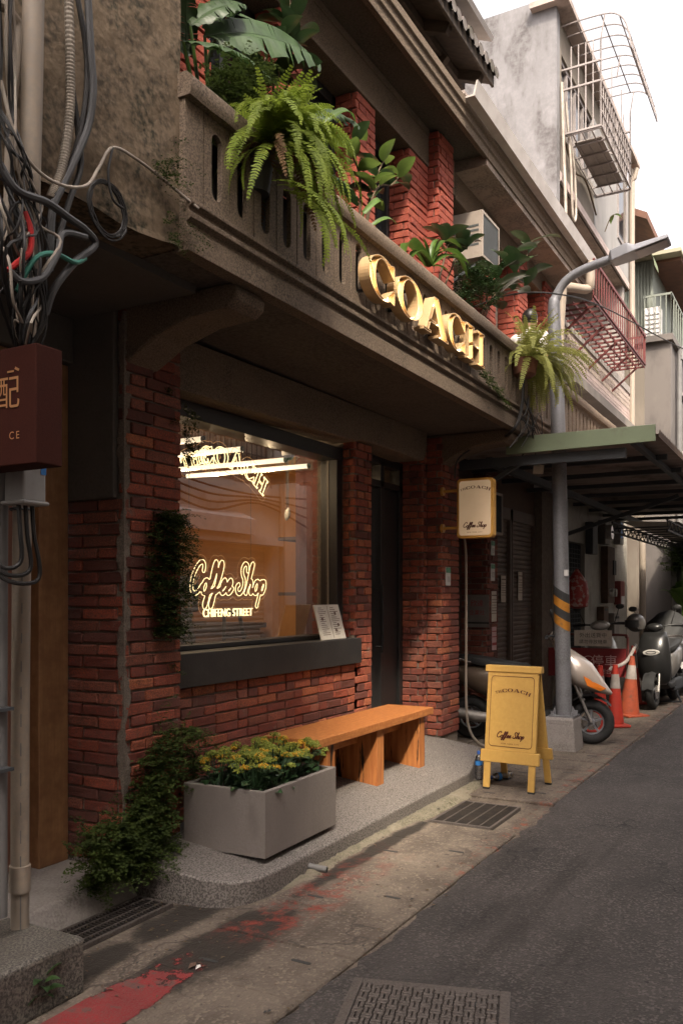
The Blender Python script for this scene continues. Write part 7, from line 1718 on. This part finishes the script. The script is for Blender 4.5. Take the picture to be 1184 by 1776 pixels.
# maidenhair on the pilaster
def wallspot():
    v = R(890, 1105); hw = 34 if v < 1040 else 22; u = 287+R(-hw, hw)*(1 if v > 930 else .75); return atY(u, v, 3.085), (R(-.8, .8), -1, R(-.2, .6))
sprays('maidenhair_fern', 'dark maidenhair fern growing on the brick pilaster left of the window', 330, wallspot, 'fern_dark', L=(.07, .15), leaf=(.008, .013), nl=12, grp='maidenhair ferns')
def groundspot():
    k = random.random()
    if k < .45: p = Vector((R(2.98, 3.36), R(2.95, 3.08), 0)); p.z = R(.10, .36)
    elif k < .88:
        p = Vector((R(3.33, 3.58), R(2.98, 3.09), 0)); p.z = .13+R(.0, .68)*min(1, max(.25, (p.x-3.22)*3))
    else: p = Vector((R(3.6, 3.95), R(3.08, 3.18), R(.45, .74)))
    return p, (R(-.8, .2), R(-.8, -.05), R(.1, .8))
sprays('maidenhair_fern', 'bushy maidenhair fern at the foot of the pilaster behind the planter', 640, groundspot, 'fern_mid', L=(.10, .22), leaf=(.009, .015), nl=13, grp='maidenhair ferns')
def ivyspot():
    v = R(690, 800); u = 318+R(-4, 16)*(1 if v < 760 else .5); return atY(u, v, 3.14), (R(-.3, .6), -.6, -.5)
sprays('ivy', 'small dark ivy trailing at the upper corner of the window', 46, ivyspot, 'fern_dark', L=(.04, .09), leaf=(.008, .014), nl=6, cat='ivy')
for (u, v, nn, lb) in ((285, 300, 16, 'thin dark fern seedlings on the stained wall beside the balcony'), (300, 400, 10, 'small weed hanging from the balcony corner')):
    sprays('wall_weed', lb, nn, (lambda u=u, v=v: (atY(u+R(-10, 14), v+R(-25, 25), 2.375), (R(-1, 1), -.5, R(-.6, .8)))), 'fern_dark', L=(.08, .18), leaf=(.006, .010), nl=10, grp='wall weeds')
for (u, v, lb) in ((262, 620, 'tiny weed high on the pilaster bricks'), (292, 680, 'tiny weed sprig halfway up the pilaster'), (300, 730, 'tiny weed sprig near the window corner'), (300, 1160, 'tiny weed sprig low on the pilaster beside the sill')):
    sprays('wall_weed', lb, 6, (lambda u=u, v=v: (atY(u+R(-6, 6), v+R(-8, 8), 3.09), (R(-1, 1), -.6, R(-.4, .4)))), 'fern_dark', L=(.03, .06), leaf=(.005, .009), nl=6, grp='wall weeds')
def creeper():
    t = random.random(); u = 826+t*52; v = 634+t*66+R(-6, 8); return atY(u, v, 2.325), (R(-.5, .5), -.5, R(-.6, .2))
sprays('creeper', 'green creeper trailing on the fascia below the last letter', 46, creeper, 'fern_mid', L=(.04, .08), leaf=(.008, .014), nl=6, cat='creeper')
sprays('bush', 'small-leaved dark bush behind the coping above the letters', 190, lambda: (atY(R(790, 858), R(470, 535), R(2.5, 2.62)), (R(-1, 1), R(-1, .2), R(.1, 1))), 'leaf_dark', L=(.06, .14), leaf=(.012, .020), nl=7, grp='balcony plants')
sprays('bush', 'dark trailing bush behind the coping left of the big fern', 170, lambda: (atY(R(365, 460), R(125, 215), R(2.45, 2.6)), (R(-1, 1), R(-1, .2), R(.0, 1))), 'fern_dark', L=(.08, .18), leaf=(.010, .016), nl=9, grp='balcony plants')
# kalanchoe in the planter
kp = [(-.27, -.12), (-.26, .11), (-.09, -.13), (-.08, .11), (.10, -.12), (.11, .12), (.27, -.12), (.27, .11), (-.17, .0), (.19, .0)]
klab = ['front corner nearest the camera', 'rear corner beside the fern', 'front row, second from the camera', 'rear row, second from the camera', 'front row, third from the camera', 'rear row, third from the camera', 'front corner under the bench end', 'rear corner under the bench end', 'middle, toward the fern', 'middle, toward the bench']
KL = leafmesh('leaf', .075, .026, M['kalan_leaf'], .3, .2, 'obovate', 6)
cz, sz = math.cos(prz), math.sin(prz)
for (px, py), lb in zip(kp, klab):
    base = Vector((PX+px*cz-py*sz, PY+px*sz+py*cz, PLZ+.30)); t = thing('kalanchoe', 'kalanchoe with yellow flower heads in the grey planter, '+lb, 'flower', base, 0, 'kalanchoe in the planter')
    for i in range(26):
        a = i*2.4; zz = R(.02, .15); r_ = R(.02, .09); leaf_at(t, KL, (r_*math.cos(a), r_*math.sin(a), zz), (math.cos(a), math.sin(a), R(-.1, .8)), R(-.4, .4), R(.8, 1.25))
    b = MB(); bf = MB(); bs_ = MB()
    for i in range(17):
        a = R(0, 6.28); r_ = .118*random.random()**.55; top = Vector((r_*math.cos(a), r_*math.sin(a), R(.195, .25)-r_*.5)); bs_.tube([(top.x*.4, top.y*.4, .03), top], .0025, 5)
        yel = random.random() < .20
        for k in range(40):
            th = R(0, 6.28); ph = math.acos(R(.05, 1)); rr_ = R(.020, .030); c = top+Vector((rr_*math.sin(ph)*math.cos(th), rr_*math.sin(ph)*math.sin(th), rr_*.75*math.cos(ph)))
            tgt = bf if yel and random.random() < .6 else b
            s_ = R(.0042, .0064) if tgt is b else R(.006, .0085); n_ = (c-top).normalized(); ax_ = n_.orthogonal().normalized(); ay = n_.cross(ax_)
            tgt.add([c+ax_*s_, c+ay*s_, c-ax_*s_, c-ay*s_, c+n_*s_*.9], [(0, 1, 4), (1, 2, 4), (2, 3, 4), (3, 0, 4)])
    bs_.build('stem', M['kalan_leaf'], t); b.build('bud_cluster', M['kalan_bud'], t, kind='stuff'); bf.build('flower_cluster', M['kalan_flower'], t, kind='stuff') if bf.v else None
# weed by the granite block
wd = thing('weed', 'dark leafy weed growing at the granite block', 'plant', atZ(72, 1752, 0.), 0)
WL = leafmesh('leaf', .085, .017, M['leaf_dark'], .3, .2, 'ovate', 6)
for i in range(15):
    a = i*2.4; zz = .03+.10*i/15; leaf_at(wd, WL, (.006*math.cos(a), .006*math.sin(a), zz), (math.cos(a), math.sin(a), R(.0, .6)), R(-.3, .3), R(.7, 1.1))
part('stem', M['stem'], wd, lambda b: b.tube([(0, 0, 0), (.004, .003, .07), (0, 0, .14)], .003, 5))
# twig on the grey wall
tw = thingw('wall_twig', 'single green twig sprouting from the grey building edge', 'plant', atY(1048, 400, 3.1))
a = atY(1048, 402, 3.1); e = atY(1064, 372, 2.95)
part('stem', M['stem'], tw, lambda b: b.tube(crom([a, a.lerp(e, .5)+Vector((0, 0, .05)), e], 4), .008, 5))
for q in (-1, 1): leaf_at(tw, leafmesh('leaf', .16, .04, M['leaf_light'], .3, .2), e, (.2, q*.6-.3, -.5), 0, 1)
# plants at the far cafe front
for (X, Y, lb, k) in ((17.6, 2.25, 'tall potted plant with big paddle leaves at the cafe front', 0), (19.5, 2.0, 'second potted plant with paddle leaves farther down the street', 1)):
    t = thing('potted_plant', lb, 'plant', (X, Y, 0), R(0, 3), 'plants at the cafe front')
    part('pot', M['potdark'], t, lambda b: b.lathe([(.18, 0), (.25, .42), (.26, .45), (.22, .44)], n=18), smooth=True)
    me_ = leafmesh('leaf', .8, .19, M['leaf_strap'], .35, .2, 'ovate')
    for i in range(9):
        a = i*2.4; base = Vector((.05*math.cos(a), .05*math.sin(a), R(1.0, 2.2))); leaf_at(t, me_, base, (math.cos(a), math.sin(a), R(.2, 1.0)), R(-.3, .3), R(.7, 1.1))
        part('stalk', M['leaf_strap'], t, lambda b: b.tube([(0, 0, .4), base], .014, 6))
sprays('bush', 'leafy green shrubs along the cafe front down the street', 420, lambda: (Vector((R(18, 24), R(1.7, 2.4), R(.3, 1.5))), (R(-1, 1), R(-1, .3), R(.2, 1))), 'fern_mid', L=(.2, .4), leaf=(.03, .05), nl=8, cat='shrub')
sprays('bush', 'hanging green plants under the far canopy', 200, lambda: (Vector((R(17.2, 19), R(1.8, 2.6), R(1.9, 2.5))), (R(-1, 1), R(-1, .3), R(-.6, .6))), 'fern_mid', L=(.2, .4), leaf=(.03, .05), nl=8, cat='shrub')
sg = thing('cafe_sign', 'dark cafe signboard with small golden capitals at the far edge', 'sign', (19.0, 2.35, 1.35), rad(-90))
part('board', M['concpale'], sg, lambda b: b.bb(-.7, .95, 0, .03, -.3, .3), bevel=.005)
V, F = textpoly('PLANE', .22, spacing=1.1); mb = MB(); mb.add([(x+.1, -.004, y) for x, y, z in V], F); mb.build('lettering', M['goldtext'], sg)
